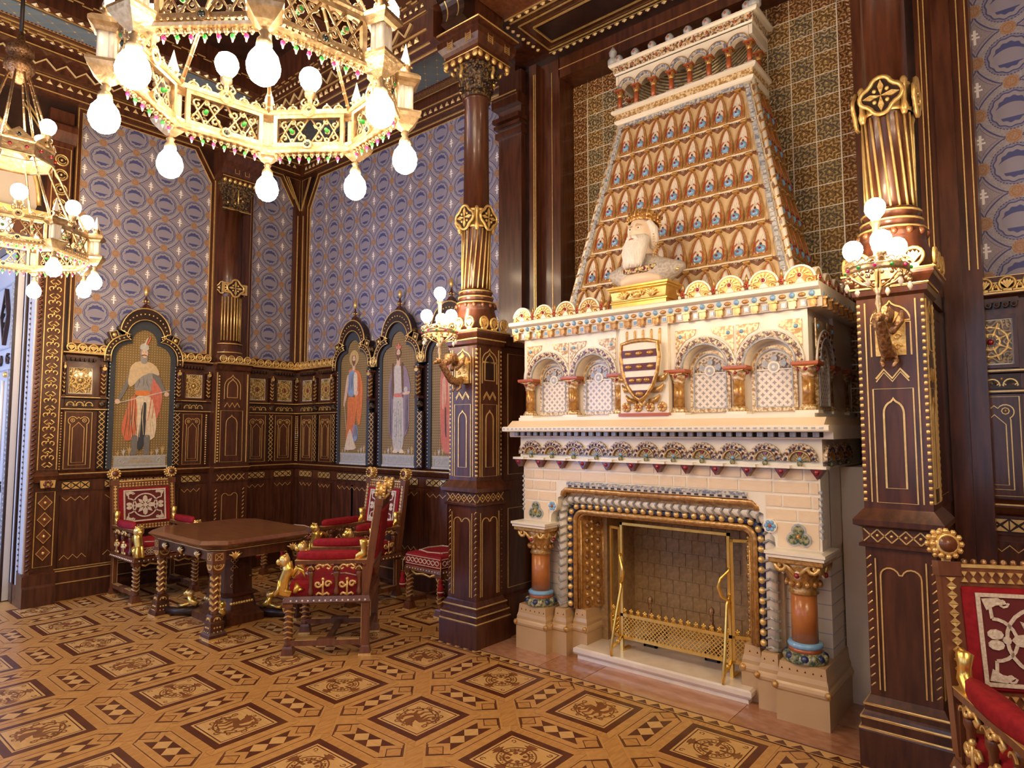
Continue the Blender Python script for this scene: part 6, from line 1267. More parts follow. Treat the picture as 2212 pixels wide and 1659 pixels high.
painting(Matrix.Translation((-4.585, 4.6, 0)), 'arched painting of a figure in a rose red cloak half hidden behind the pedestal', fig_red, .54)

# ================================================================ BUST on the mantel
bust = thing('portrait_bust', 'coloured ceramic bust of a white-bearded crowned king on a gilded block on the mantel', 'bust', (-2.075, 3.86, 2.4185))
b = MB(); b.rect([(.20, .085, 0), (.20, .085, .025), (.21, .09, .03), (.21, .09, .038), (.195, .08, .045), (.205, .09, .105), (.215, .10, .115), (.215, .10, .122), (.225, .11, .128), (.225, .11, .14)], 'brass'); ob('gilded_block', b, bust)
b = MB()
for s in (-1, 1):
    for k in range(6): a = radians(20 + k * 24); b.tube([(s * .10, -.088, .048), (s * (.10 + .03 * cos(a)), -.098, .06 + .03 * sin(a)), (s * (.10 + .055 * cos(a)), -.096, .055 + .05 * sin(a))], [.006, .008, .003], 'gold', 5)
b.ball((0, -.094, .075), .022, 'gold', 8, 5); 
for s in (-1, 1): b.line(spiral(s * .035, .08, .022, 0, 1, 9, sgn=s), .007, -.094, 'gold', n=5)
b.line([(-.2, .046), (.2, .046)], .006, -.088, 'gold', n=5); ob('acanthus_relief', b, bust)
def blob(b, secs, m, n=20, smooth=True):
    """loft of closed sections: (z, cx, cy, rx, ry)"""
    v = []; fs = []
    for z, cx, cy, rx, ry in secs: v += [(cx + rx * cos(2 * pi * i / n), cy + ry * sin(2 * pi * i / n), z) for i in range(n)]
    for k in range(len(secs) - 1):
        for i in range(n): j = (i + 1) % n; fs.append((k * n + i, k * n + j, k * n + n + j, k * n + n + i))
    fs += [tuple(range(n - 1, -1, -1)), tuple((len(secs) - 1) * n + i for i in range(n))]
    return b.add(v, fs, m, smooth)
BZ = .14
b = MB(); blob(b, [(BZ, 0, .02, .17, .09), (BZ + .03, 0, .02, .20, .10), (BZ + .06, 0, .02, .245, .115), (BZ + .10, 0, .03, .285, .12), (BZ + .13, 0, .035, .275, .115), (BZ + .16, 0, .035, .20, .10), (BZ + .19, 0, .035, .115, .09), (BZ + .21, 0, .03, .085, .08)], 'robe', 24); ob('mantle', b, bust)
b = MB(); blob(b, [(BZ + .0, 0, -.03, .15, .06), (BZ + .04, 0, -.05, .155, .06), (BZ + .07, 0, -.055, .11, .05)], 'skin', 18); ob('chest_block', b, bust)
b = MB(); b.tube([(.155 * cos(a), .02 + .13 * sin(a), BZ + .135 - .045 * max(0, -sin(a))) for a in [2 * pi * i / 28 for i in range(28)]], .022, 'mosaic', 6, closed=True, sq=.6)
for i in range(20): a = pi + pi * i / 19; b.ball((.160 * cos(a), .02 + .14 * sin(a), BZ + .138 - .045 * max(0, -sin(a))), .010, 'ruby' if i % 3 == 0 else 'gold', 6, 4)
for s in (-1, 1):
    for k in range(7): b.ball((s * (.10 + k * .025), -.075 + k * .010, BZ + .115 - k * .006), .012, ('gold', 'green_gem', 'gold', 'ruby')[k % 4], 6, 4)
ob('jewelled_collar', b, bust)
# head: one surface with brow, sockets, nose and cheeks
HZ = BZ + .355; v = []; fs = []; NU, NV = 28, 22
def head_r(a, t):
    """a: angle from the face direction (-y), t: 0 chin .. 1 crown; returns radius factors"""
    f = max(0, cos(a)); r = 1.0
    z = -cos(pi * t)
    g = lambda x, c, w: math.exp(-((x - c) / w) ** 2)
    nose = .30 * g(a, 0, .14) * g(z, -.10, .20) + .10 * g(a, 0, .12) * g(z, .08, .14)
    brow = .09 * g(z, .24, .09) * g(abs(a), .36, .34)
    sock = -.11 * g(z, .10, .09) * g(abs(a), .40, .17)
    cheek = .05 * g(z, -.14, .16) * g(abs(a), .62, .25)
    ear = .10 * g(abs(a), 1.62, .14) * g(z, .0, .20)
    lip = .06 * g(a, 0, .25) * g(z, -.40, .06) - .03 * g(a, 0, .3) * g(z, -.31, .04)
    return 1 + nose + brow + sock + cheek + ear + lip
for k in range(NV + 1):
    t = k / NV; z = -cos(pi * t); rr = max(sin(pi * t), .02) ** .8; w = (.84 if z < 0 else 1) if z > -.2 else .84
    w = 1 - .18 * max(0, -z)
    for i in range(NU):
        a = 2 * pi * i / NU; a2 = (a + pi) % (2 * pi) - pi; q = rr * w * head_r(a2, t)
        v.append((.082 * q * sin(a2), -.100 * q * cos(a2), .132 * z))
for k in range(NV):
    for i in range(NU): j = (i + 1) % NU; fs.append((k * NU + i, k * NU + j, k * NU + NU + j, k * NU + NU + i))
HT = Matrix.Translation((0, -.01, HZ)) @ Matrix.Rotation(-.12, 4, 'Z') @ Matrix.Rotation(-.06, 4, 'X')
b = MB(); b.T = HT; b.add(v, fs, 'skin', True); b.T = Matrix(); blob(b, [(BZ + .17, 0, .02, .075, .07), (BZ + .25, 0, .01, .062, .062), (BZ + .32, 0, .0, .066, .07)], 'skin'); ob('head', b, bust)
b = MB(); b.T = HT
for s in (-1, 1): b.ball((s * .032, -.083, .014), .0135, 'ivory', 8, 5); b.ball((s * .033, -.094, .013), .006, 'p_brown', 7, 4); b.tube([(s * .012, -.103, .028), (s * .032, -.104, .036), (s * .055, -.088, .030)], [.004, .006, .003], 'p_fur', 5)
ob('eyes_and_brows', b, bust)
b = MB(); b.T = HT
N = 20; secs = [(-.030, -.050, .078, .050), (-.06, -.060, .088, .058), (-.10, -.075, .092, .062), (-.15, -.088, .088, .058), (-.20, -.098, .080, .050), (-.235, -.102, .070, .042), (-.255, -.102, .052, .032)]; vv = []; ff = []
for z, cy, rx, ry in secs:
    for i in range(N): a = 2 * pi * i / N; w = 1 + .07 * sin(a * 7 + z * 40); vv.append((rx * w * cos(a), cy + ry * w * sin(a), z))
for k in range(len(secs) - 1):
    for i in range(N): j = (i + 1) % N; ff.append((k * N + j, k * N + i, k * N + N + i, k * N + N + j))
ff += [tuple(range(N)), tuple((len(secs) - 1) * N + i for i in range(N - 1, -1, -1))]
b.add(vv, ff, 'beard', True)
for s in (-1, 1): b.tube([(s * .004, -.122, -.048), (s * .026, -.118, -.056), (s * .048, -.100, -.078), (s * .056, -.090, -.11)], [.010, .014, .012, .004], 'beard', 7)
for i in range(15): x = -.077 + i * .011; b.tube([(x, -.108 + abs(x) * .5, -.08), (x * .97, -.135 + abs(x) * .5, -.15), (x * .9, -.140 + abs(x) * .4, -.245 - .008 * (i % 3))], [.005, .008, .004], 'beard', 5)
b.tube([(-.022, -.118, -.068), (0, -.124, -.066), (.022, -.118, -.068)], .004, 'rust', 5); ob('beard', b, bust)
b = MB(); b.T = HT
for s in (-1, 1): b.tube([(s * .072, -.04, .07), (s * .086, .0, .02), (s * .084, .015, -.05), (s * .07, .02, -.11)], [.018, .032, .032, .018], 'beard', 8)
ob('hair', b, bust)
b = MB(); b.T = HT; b.T = HT @ Matrix.Translation((0, .012, .062)) @ Matrix.Rotation(-.12, 4, 'X') @ Matrix.Diagonal((1.08, 1.08, .72, 1)) @ Matrix.Translation((0, 0, -.045)); b.lathe([(.094, .045), (.098, .05), (.098, .085), (.094, .09)], 20, 'glaze_brown', (0, .0, 0), cap=False); b.lathe([(.095, .088), (.096, .12), (.085, .155), (.055, .18), (.01, .19)], 16, 'glaze_brown')
for k in range(8):
    a = k * pi / 4; b.tube([(.100 * cos(a), .100 * sin(a), .05), (.100 * cos(a), .100 * sin(a), .12), (.088 * cos(a), .088 * sin(a), .158), (.02 * cos(a), .02 * sin(a), .19)], .006, 'gold', 5); a += pi / 8; b.box(.099 * cos(a) - .012, .099 * cos(a) + .012, .099 * sin(a) - .012, .099 * sin(a) + .012, .098, .132, 'glaze_gold'); b.ball((.106 * cos(a), .106 * sin(a), .115), .010, 'navy', 6, 4)
for k in range(24):
    a = k * pi / 12
    for z in (.050, .088): b.ball((.100 * cos(a), .100 * sin(a), z), .0065, 'gold', 6, 4)
    if k % 3 == 0: b.ball((.101 * cos(a), .101 * sin(a), .069), .009, 'ruby', 6, 4)
ob('crown', b, bust)
b = MB(); b.T = HT
for s in (-1, 1):
    for c in (0, 1, 2):
        for k in range(15): t = k / 14; b.ball((s * (.092 + .012 * sin(t * 3)), .0 + c * .025 - .02 + t * .01, .045 - t * .245), .0062, 'gold', 5, 3)
ob('crown_chains', b, bust, kind='stuff')

# ================================================================ FIRE SCREEN, ANDIRONS
fs_ = thing('fire_screen', 'brass fire screen with lattice base and two curved handles standing on the white hearth', 'fire screen', (-1.985, 4.02, .085))
def scr_panel(b, x0, x1, top, y=0):
    for p in (rectp(x0, x0 + .018, .085, top), rectp(x1 - .018, x1, .085, top), rectp(x0, x1, top - .018, top), rectp(x0, x1, .085, .105), rectp(x0, x1, .235, .255)): b.plate(p, y - .009, y + .009, 'brass')
T3 = {'centre': (Matrix(), -.39, .39, .875), 'left': (Matrix.Translation((-.39, 0, 0)) @ Matrix.Rotation(-.35, 4, 'Z'), -.11, 0, .84), 'right': (Matrix.Translation((.39, 0, 0)) @ Matrix.Rotation(.35, 4, 'Z'), 0, .13, .84)}
fin = MB(); fin.ball((0, 0, .030), .0085, 'brass', 6, 4); 
for s in (-1, 1): fin.tube([(s * .014, 0, 0), (s * .004, 0, .015), (s * .010, 0, .022)], .0045, 'brass', 5); fin.ball((s * .010, 0, .022), .007, 'brass', 6, 4)
fin.tube([(0, 0, 0), (0, 0, .03)], .004, 'brass', 5); fin = fin.mesh('trefoil_finial')
for key, (T, x0, x1, top) in T3.items():
    b = MB(); b.T = T; scr_panel(b, x0, x1, top); ob('screen_frame', b, fs_)
    b = MB(); b.T = T; z0, z1 = .105, .235; d = z1 - z0; n = int((x1 - x0 + d) / .028)
    for k in range(n):
        for g in (1, -1):
            xa = (x0 - d + k * .028 + .014) if g > 0 else (x0 + k * .028 + .014); P = []
            for t in (0, 1):
                pass
            a0, a1 = (xa, xa + d) if g > 0 else (xa, xa - d)
            t0, t1 = 0., 1.
            for lim in (x0, x1):
                tt = (lim - a0) / (a1 - a0)
                if (lim == x0) == (g > 0): t0 = max(t0, tt) if g > 0 else t0
                if g > 0 and lim == x1: t1 = min(t1, tt)
                if g < 0 and lim == x1: t0 = max(t0, tt)
                if g < 0 and lim == x0: t1 = min(t1, tt)
            if t1 - t0 > .05: b.tube([(a0 + (a1 - a0) * t0, .002 * g, z0 + d * t0), (a0 + (a1 - a0) * t1, .002 * g, z0 + d * t1)], .0038, 'brass', 4)
    ob('lattice', b, fs_, kind='stuff')
    m = max(2, round((x1 - x0) / .052))
    for k in range(m): ob('trefoil_finial', fin, fs_, T @ Vector((x0 + (k + .5) * (x1 - x0) / m, 0, .255)))
for s in (-1, 1):
    x = s * .385
    b = MB(); b.tube([(x, -.012, .50), (x - s * .012, -.03, .44), (x + s * .0, -.10, .20), (x + s * .004, -.14, .05), (x, -.145, .0)], [.006, .010, .010, .012, .009], 'brass', 8); b.tube([(x, -.01, .10), (x, -.06, .07), (x, -.13, .055)], .010, 'brass', 7); b.ball((x, -.06, .08), .016, 'brass', 8, 5); b.box(x - .012, x + .012, .0, .10, .0, .012, 'brass'); b.box(x - .01, x + .01, -.01, .012, 0, .09, 'brass'); ob('strut_leg', b, fs_)
    b = MB(); b.tube([(x, -.012, .66), (x, -.025, .645), (x - s * .035, -.06, .60), (x - s * .05, -.065, .55), (x - s * .035, -.05, .49), (x, -.025, .465), (x, -.012, .45)], [.012, .007, .010, .013, .010, .007, .012], 'brass', 8); ob('handle', b, fs_)
def andiron(x, label):
    r = thing('andiron', label, 'andiron', (x, 4.23, .085), group='andirons inside the firebox')
    b = MB(); b.box(-.012, .012, -.02, .22, .05, .07, 'iron'); b.box(-.05, .05, -.03, -.01, 0, .02, 'iron'); b.box(-.05, -.034, -.03, -.01, 0, .06, 'iron'); b.box(.034, .05, -.03, -.01, 0, .06, 'iron'); b.box(-.05, .05, -.03, -.01, .05, .07, 'iron'); b.box(-.012, .012, .20, .22, 0, .06, 'iron'); ob('log_bar', b, r)
    b = MB(); b.lathe([(.022, .06), (.026, .075), (.012, .10), (.010, .15), (.016, .17), (.024, .20), (.024, .22), (.010, .245), (.014, .26), (.009, .28), (.013, .295), (.020, .315), (.017, .335), (.004, .35)], 10, 'bronze', (0, -.02, 0)); ob('turned_post', b, r)
andiron(-2.255, 'turned bronze andiron behind the fire screen, towards the column with the painted arches')
andiron(-1.805, 'turned bronze andiron behind the fire screen, towards the red foreground armchair')
# ================================================================ FURNITURE
def turned_leg(b, x, y, z0, z1, m='wood_red', r=.026):
    b.rect([(.045, .045, z0), (.045, .045, z0 + .015)], 'gold', (x, y)); b.rect([(.042, .042, z0 + .015), (.034, .034, z0 + .06), (.03, .03, z0 + .075)], m, (x, y)); H = z1 - z0 - .15
    b.lathe([(r * .9, z0 + .07), (r * 1.2, z0 + .085), (r * .9, z0 + .10)] + [(r * (1 + .18 * (i % 2)), z0 + .11 + H * i / 12) for i in range(13)] + [(r * 1.3, z1 - .03), (r * 1.1, z1 - .02)], 10, m, (x, y, 0))
    for k in range(6):
        z = z0 + .12 + H * k / 6; b.tube([(x + (r + .006) * cos(t), y + (r + .006) * sin(t), z + .022 * abs(((t / (pi / 2)) % 2) - 1)) for t in [pi / 4 * i for i in range(9)]], .006, 'gold', 4)
    b.rect([(.034, .034, z1 - .025), (.036, .036, z1)], m, (x, y)); b.tube([(x - .02, y - .036, z1 - .03), (x, y - .036, z1 - .055), (x + .02, y - .036, z1 - .03)], .006, 'gold', 4)
def interlace(b, x0, x1, z, y, m='embroid', h=.022):
    n = max(2, int((x1 - x0) / .05)); P = [(x0 + (x1 - x0) * i / (n * 4), z + h * sin(2 * pi * i / 8) ) for i in range(n * 4 + 1)]; b.line(P, .005, y, m); b.line([(x, 2 * z - q) for x, q in P], .005, y - .001, m)
def rosette(b, r=.05):
    b.lathe([(r * .7, 0), (r * .75, .012), (r * .55, .018), (r * .5, .012), (r * .2, .02)], 14, 'gold')
    for k in range(12): b.ball((r * .85 * cos(k * pi / 6), r * .85 * sin(k * pi / 6), .006), r * .22, 'gold', 6, 4)
CHAIR = {}
def armchair(x, y, rz, label):
    root = thing('armchair', label, 'armchair', (x, y, 0), rz, 'red velvet throne armchairs')
    W, D = .27, .27          # half width, half depth; front is -y
    def part(name, fn, kind=None, M=None):
        if (name, fn.__code__.co_firstlineno, fn.__defaults__) not in CHAIR: b = MB(); fn(b); CHAIR[(name, fn.__code__.co_firstlineno, fn.__defaults__)] = b.mesh(name)
        return ob(name, CHAIR[(name, fn.__code__.co_firstlineno, fn.__defaults__)], root, kind=kind, M=M)
    for s in (-1, 1):
        part('front_leg', lambda b, s=s: turned_leg(b, s * W, -D, 0, .37))
        def rear(b, s=s):
            b.rect([(.04, .045, 0), (.04, .045, .015)], 'gold', (s * W, D)); b.rect([(.036, .04, .015), (.028, .03, .06), (.024, .026, .07), (.024, .028, .62)], 'wood_red', (s * W, D))
            for q in (-1, 1): b.box(s * W + q * .02 - .002, s * W + q * .02 + .002, D - .03, D - .025, .08, .36, 'gold')
        part('rear_leg', rear)
        def side(b, s=s):
            b.box(s * W - .022, s * W + .022, -D, D, .075, .115, 'wood_red'); b.box(s * W - .024, s * W + .024, -.06, .06, .072, .122, 'wood_red'); b.box(s * W - .023, s * W + .023, -D + .05, -.07, .113, .117, 'gold'); b.box(s * W - .023, s * W + .023, .07, D - .04, .113, .117, 'gold')
        part('floor_rail', side)
        def arm(b, s=s):
            b.box(s * W - .03, s * W + .03, -D + .04, D + .06, .645, .675, 'wood_red'); b.box(s * W - .031, s * W + .031, -D + .04, D + .05, .672, .677, 'gold')
            for yy in (-.12, .06, .22): b.lathe([(.018, .42), (.022, .45), (.014, .47), (.016, .55), (.024, .57), (.022, .60)], 8, 'wood_red', (s * W, yy, 0)); b.tube([(s * (W + .024), yy + .022 * cos(t), .605 + .022 * sin(t)) for t in [pi * i / 6 for i in range(7)]], .005, 'gold', 4); b.lathe([(.024, .59), (.026, .62), (.02, .645)], 8, 'wood_red', (s * W, yy, 0))
        part('arm_frame', arm)
        def pad(b, s=s):
            blob(b, [(.676, s * W, .0, .04, .215), (.690, s * W, 0, .046, .225), (.72, s * W, .0, .045, .222), (.735, s * W, 0, .036, .205)], 'velvet', 16)
        part('arm_pad', pad)
        for yy in (-.03, .14):
            def top_scroll(b, s=s, yy=yy):
                X = s * (W + .028); b.T = Matrix.Translation((X, yy, .625)) @ Matrix.Rotation(s * pi / 2, 4, 'Z')
                for q in (-1, 1): b.line([(0, .01), (q * .03, .018), (q * .055, .0), (q * .04, -.016), (q * .025, -.004)], .008, 0, 'gold', n=5)
                b.ball((0, 0, .008), .014, 'gold', 7, 4)
            def side_scroll(b, s=s, yy=yy):
                X = s * (W + .028); b.T = Matrix.Translation((X, yy, .475)) @ Matrix.Rotation(s * pi / 2, 4, 'Z')
                for q in (-1, 1): b.line(spiral(q * .035, .03, .026, 0, 1.1, 10, sgn=q), .009, 0, 'gold', n=5); b.line([(0, -.045), (q * .03, -.03), (q * .045, -.045)], .009, 0, 'gold', n=5)
                b.line([(0, -.05), (0, .07)], .008, 0, 'gold', n=5); b.ball((0, 0, .065), .013, 'gold', 7, 4)
            part('gilded_spray', top_scroll); part('gilded_scroll', side_scroll)
        def lion(b, s=s):
            X = s * W; Yf = -D - .01
            b.tube([(X, Yf + .02, .43), (X, Yf - .035, .45), (X, Yf - .03, .53), (X, Yf + .0, .60), (X, Yf - .01, .66)], [.03, .036, .036, .04, .034], 'brass', 9)      # seated body and chest
            b.ball((X, Yf - .030, .672), .040, 'brass', 9, 6); b.ball((X, Yf - .065, .660), .024, 'brass', 8, 5); b.ball((X, Yf - .02, .668), .05, 'gold', 9, 5, sy=.6)
            for q in (-1, 1): b.ball((X + q * .026, Yf - .02, .708), .012, 'brass', 6, 4); b.tube([(X + q * .018, Yf - .05, .53), (X + q * .022, Yf - .06, .47), (X + q * .022, Yf - .085, .435)], [.018, .014, .016], 'brass', 7); b.ball((X + q * .014, Yf - .062, .682), .005, 'dark_gem', 5, 3)
            b.tube([(X, Yf + .05, .44), (X, Yf + .07, .50), (X, Yf + .10, .47), (X, Yf + .06, .45)], [.02, .03, .022, .008], 'brass', 7)
            b.tube([(X, Yf + .03, .56), (X, Yf + .06, .62), (X, Yf + .10, .60), (X, Yf + .12, .55)], [.014, .02, .016, .006], 'brass', 7)
        part('gilded_lion', lion)
    def seat(b):
        b.rect([(W + .03, D + .03, .37), (W + .04, D + .04, .38), (W + .035, D + .035, .395), (W + .028, D + .028, .42)], 'wood_red')
        for k in range(14):
            for s in (-1, 1): b.ball((s * (W + .037), -D + .02 + k * .04, .392), .008, 'ivory', 5, 3)
            b.ball((-W + .01 + k * .0405, -D - .038, .392), .008, 'ivory', 5, 3)
        for s in (-1, 1): b.line([(s * .06, .37), (s * .10, .345), (s * .16, .36), (s * .20, .34), (s * .235, .355)], .010, -D - .02, 'gold', n=5)
        b.box(-W, W, D - .02, D + .02, .36, .46, 'wood_red')
    part('seat_rail', seat)
    def cush(b): blob(b, [(.418, 0, 0, W - .01, D - .01)] , 'velvet') if False else b.rect([(W - .012, D - .005, .418), (W - .008, D - .0, .43), (W - .008, D, .50), (W - .02, D - .012, .525), (W - .07, D - .06, .54)], 'velvet')
    part('seat_cushion', cush)
    def band(b):
        interlace(b, -W + .02, W - .02, .468, -D - .003)
        for z in (.435, .50): b.line([(-W + .01, z), (W - .01, z)], .004, -D - .002, 'embroid')
        for k in range(4): cx = -.15 + k * .10; b.line([(cx - .03, .468), (cx, .49), (cx + .03, .468), (cx, .446)], .006, -D - .004, 'embroid', True)
        b.tube([(-.16, -.15, .540), (-.10, -.2, .541), (0, -.16, .541), (.10, -.2, .541), (.16, -.15, .540)], .008, 'embroid', 4); b.tube([(.20, .20, .535), (.12, .1, .541), (.15, 0, .541)], .008, 'embroid', 4)
    part('seat_embroidery', band)
    LB = Matrix.Translation((0, D, .44)) @ Matrix.Rotation(-.137, 4, 'X')
    for s in (-1, 1):
        def stile(b, s=s):
            b.box(s * W - .032, s * W + .032, -.025, .025, .0, .66, 'wood_red'); b.box(s * W - .038, s * W + .038, -.03, .03, .62, .672, 'wood_red')
            for k in range(13): z = .20 + k * .032; b.plate([(s * W - .016, z), (s * W + .016, z), (s * W, z + .015)], -.032, -.02, 'gold'); b.plate([(s * W - .016, z + .030), (s * W, z + .015), (s * W + .016, z + .030)], -.030, -.02, 'gilt')
        part('back_stile', stile, M=LB)
        def scr(b, s=s): b.tube([(s * W, -.045, .36), (s * W, -.075, .35), (s * W, -.065, .31), (s * W, -.055, .27), (s * W, -.095, .245), (s * W, -.10, .215), (s * W, -.07, .205)], [.014, .030, .022, .026, .030, .022, .010], 'brass', 9)
        part('leaf_scroll', scr, M=LB)
        def ros(b, s=s): b.T = Matrix.Translation((s * W, -.02, .735)) @ Matrix.Rotation(pi / 2, 4, 'X'); rosette(b, .056); b.T = Matrix.Translation((s * W, .02, .735)) @ Matrix.Rotation(-pi / 2, 4, 'X'); rosette(b, .056); b.T = Matrix(); b.box(s * W - .012, s * W + .012, -.01, .01, .66, .70, 'gold'); b.T = Matrix.Translation((s * W, 0, .735)) @ Matrix.Rotation(pi / 2, 4, 'X'); b.lathe([(.045, -.02), (.045, .02)], 14, 'gold'); b.lathe([(.03, -.042), (.03, .042)], 12, 'wood_red'); b.T = Matrix()
        part('rosette_finial', ros, M=LB)
    def lower_rail(b, z=.175):
        b.box(-W, W, -.022, .022, .165, .225, 'wood_red')
        for k in range(16): cx = -.225 + k * .03; b.plate([(cx - .011, z), (cx + .011, z), (cx, z + .018)], -.030, -.02, 'gold'); b.plate([(cx - .011, z + .038), (cx, z + .020), (cx + .011, z + .038)], -.030, -.02, 'gold')
    part('lower_back_rail', lower_rail, M=LB)
    def rails(b):
        b.box(-W, W, -.022, .022, .585, .66, 'wood_red'); b.box(-W, W, -.026, .026, .652, .664, 'gold')
        for k in range(16):
            cx = -.225 + k * .03
            for z in (.60,): b.plate([(cx - .011, z), (cx + .011, z), (cx, z + .018)], -.030, -.02, 'gold'); b.plate([(cx - .011, z + .038), (cx, z + .020), (cx + .011, z + .038)], -.030, -.02, 'gold')
        for k in range(14): b.ball((-.21 + k * .0325, 0, .672), .012, 'bronze', 6, 4)
    part('top_rail', rails, M=LB)
    def bpanel(b): b.rect([(W - .03, .02, .225), (W - .03, .035, .235), (W - .03, .035, .575), (W - .03, .02, .585)], 'velvet')
    part('back_panel', bpanel, M=LB)
    def emb(b):
        y = -.038; m = 'embroid'; x1, z0, z1 = .20, .245, .565; cz = (z0 + z1) / 2
        b.plate(rectp(-x1, x1, z0, z1), -.0372, -.034, 'embroid_back'); b.ringp(rectp(-x1, x1, z0, z1), rectp(-x1 + .014, x1 - .014, z0 + .014, z1 - .014), -.042, -.035, m)
        def rb(path, w, closed=False): ribbon(b, path, w, y - .004, m, closed)
        rb(arc(0, cz, .115, 0, 360, 24)[:-1], .013, True)
        for s in (-1, 1):
            rb(arc(s * .155, cz, .072, 90 if s > 0 else -90, 270 if s > 0 else 90, 12), .012); rb([(s * .155, cz + .072), (s * .16, cz + .135)], .012); rb([(s * .155, cz - .072), (s * .16, cz - .135)], .012)
            b.plate(arc(s * .150, cz + .018, .026, 0, 360, 9, .018)[:-1], y - .005, y, m); b.plate(arc(s * .150, cz - .018, .026, 0, 360, 9, .018)[:-1], y - .005, y, m); b.plate(arc(s * .115, cz, .014, 0, 360, 8)[:-1], y - .006, y, m)
            for t in (-1, 1):
                b.plate([(s * .17, cz + t * .10), (s * .183, cz + t * .14), (s * .13, cz + t * .145), (s * .10, cz + t * .125), (s * .14, cz + t * .118)], y - .005, y, m); rb(spiral(s * .115, cz + t * .128, .018, 0, 1, 8, sgn=s), .008)
        for k in range(8):
            a = k * pi / 4; c, q = cos(a), sin(a); R = lambda pts: [(x * c - z * q, cz + x * q + z * c) for x, z in pts]
            b.plate(R([(.016, 0), (.045, -.024), (.085, -.018), (.10, 0), (.085, .018), (.045, .024)] if k % 2 == 0 else [(.02, 0), (.06, -.016), (.095, 0), (.06, .016)]), y - .005 - .0003 * k, y, m)
        b.plate(arc(0, cz, .02, 0, 360, 10)[:-1], y - .009, y, m)
    part('back_embroidery', emb, M=LB)
    def cross(b): b.box(-W, W, -.02, .02, .078, .108, 'wood'); b.box(-W, W, D - .015, D + .015, .12, .15, 'wood')
    part('cross_stretcher', cross)
    return root
armchair(-6.90, 2.745, pi / 2, 'red velvet throne armchair standing against the panelling under the painted knight')
armchair(-5.235, 3.93, 0.0, 'red velvet throne armchair standing against the panelling between painted kings')
armchair(-4.27, 3.00, -pi / 4 , 'red velvet throne armchair seen from its side between the table and the column pedestal')
armchair(.06, 2.77, radians(27), 'red velvet throne armchair standing close beside the pedestal at the wallpapered bay')

def stool(x, y, rz, label):
    root = thing('stool', label, 'stool', (x, y, 0), rz, 'red velvet stools with tassels')
    for sx in (-1, 1):
        for sy in (-1, 1): b = MB(); turned_leg(b, sx * .20, sy * .20, 0, .36); ob('leg', b, root)
        b = MB(); b.box(sx * .20 - .02, sx * .20 + .02, -.2, .2, .07, .10, 'wood_red'); ob('stretcher', b, root)
    b = MB(); b.box(-.2, .2, -.02, .02, .07, .10, 'wood_red'); ob('stretcher', b, root)
    b = MB(); b.rect([(.225, .225, .355), (.235, .235, .365), (.23, .23, .39), (.222, .222, .40)], 'wood_red')
    for k in range(12):
        for q in range(4): b.T = Matrix.Rotation(q * pi / 2, 4, 'Z'); b.ball((-.2 + k * .036, -.232, .38), .007, 'ivory', 5, 3)
    for q in range(4): b.T = Matrix.Rotation(q * pi / 2, 4, 'Z'); b.line([(-.15, .355), (-.09, .33), (0, .345), (.09, .33), (.15, .355)], .010, -.222, 'gold', n=5)
    ob('seat_rail', b, root)
    b = MB(); b.rect([(.222, .222, .40), (.228, .228, .41), (.228, .228, .49), (.215, .215, .51), (.17, .17, .522)], 'velvet'); ob('cushion', b, root)
    for q in range(4):
        b = MB(); interlace(b, -.21, .21, .455, -.230, h=.020); b.line([(-.22, .49), (.22, .49)], .004, -.229, 'embroid'); b.line([(-.22, .42), (.22, .42)], .004, -.229, 'embroid'); b.tube([(-.15, -.13, .523), (0, -.17, .524), (.15, -.13, .523)], .008, 'embroid', 4); ob('interlace_band', b, root, rz=q * pi / 2)
    for sx in (-1, 1):
        b = MB(); b.tube([(sx * .228, -.228, .47), (sx * .245, -.245, .43), (sx * .245, -.245, .34)], .004, 'gold', 5); b.lathe([(.006, .34), (.020, .32), (.014, .30), (.022, .28), (.030, .24), (.026, .20), (.004, .195)], 9, 'velvet', (sx * .245, -.245, 0)); b.lathe([(.031, .235), (.031, .225)], 9, 'embroid', (sx * .245, -.245, 0)); ob('tassel', b, root)
    return root
stool(-6.62, 4.06, 0, 'red velvet stool with white interlace band beside the table, in the corner of the panelling')
stool(-4.33, 4.18, 0, 'red velvet stool with white interlace band and tassel behind the column pedestal')

# table
tb = thing('octagonal_table', 'dark mahogany table with chamfered octagonal top and gold chevron legs', 'table', (-5.565, 2.84, 0))
def octo(hx, hy, c): return [(-hx + c, -hy), (hx - c, -hy), (hx, -hy + c), (hx, hy - c), (hx - c, hy), (-hx + c, hy), (-hx, hy - c), (-hx, -hy + c)]
def loft(b, secs, m):
    n = len(secs[0][1]); v = [(x, y, z) for z, P in secs for x, y in P]; fs = []
    for k in range(len(secs) - 1):
        for i in range(n): j = (i + 1) % n; fs.append((k * n + i, k * n + j, k * n + n + j, k * n + n + i))
    fs += [tuple(range(n - 1, -1, -1)), tuple((len(secs) - 1) * n + i for i in range(n))]; b.add(v, fs, m)
b = MB(); loft(b, [(.685, octo(.585, .455, .13)), (.70, octo(.60, .47, .14)), (.715, octo(.625, .495, .15)), (.725, octo(.63, .50, .15)), (.75, octo(.60, .47, .14))], 'wood_table'); ob('table_top', b, tb)
b = MB(); loft(b, [(.595, octo(.545, .415, .10)), (.685, octo(.55, .42, .10))], 'wood'); ob('apron', b, tb)
b = MB(); b.tube([(x, y, .672) for x, y in octo(.555, .425, .10)], .004, 'gold', 4, closed=True)
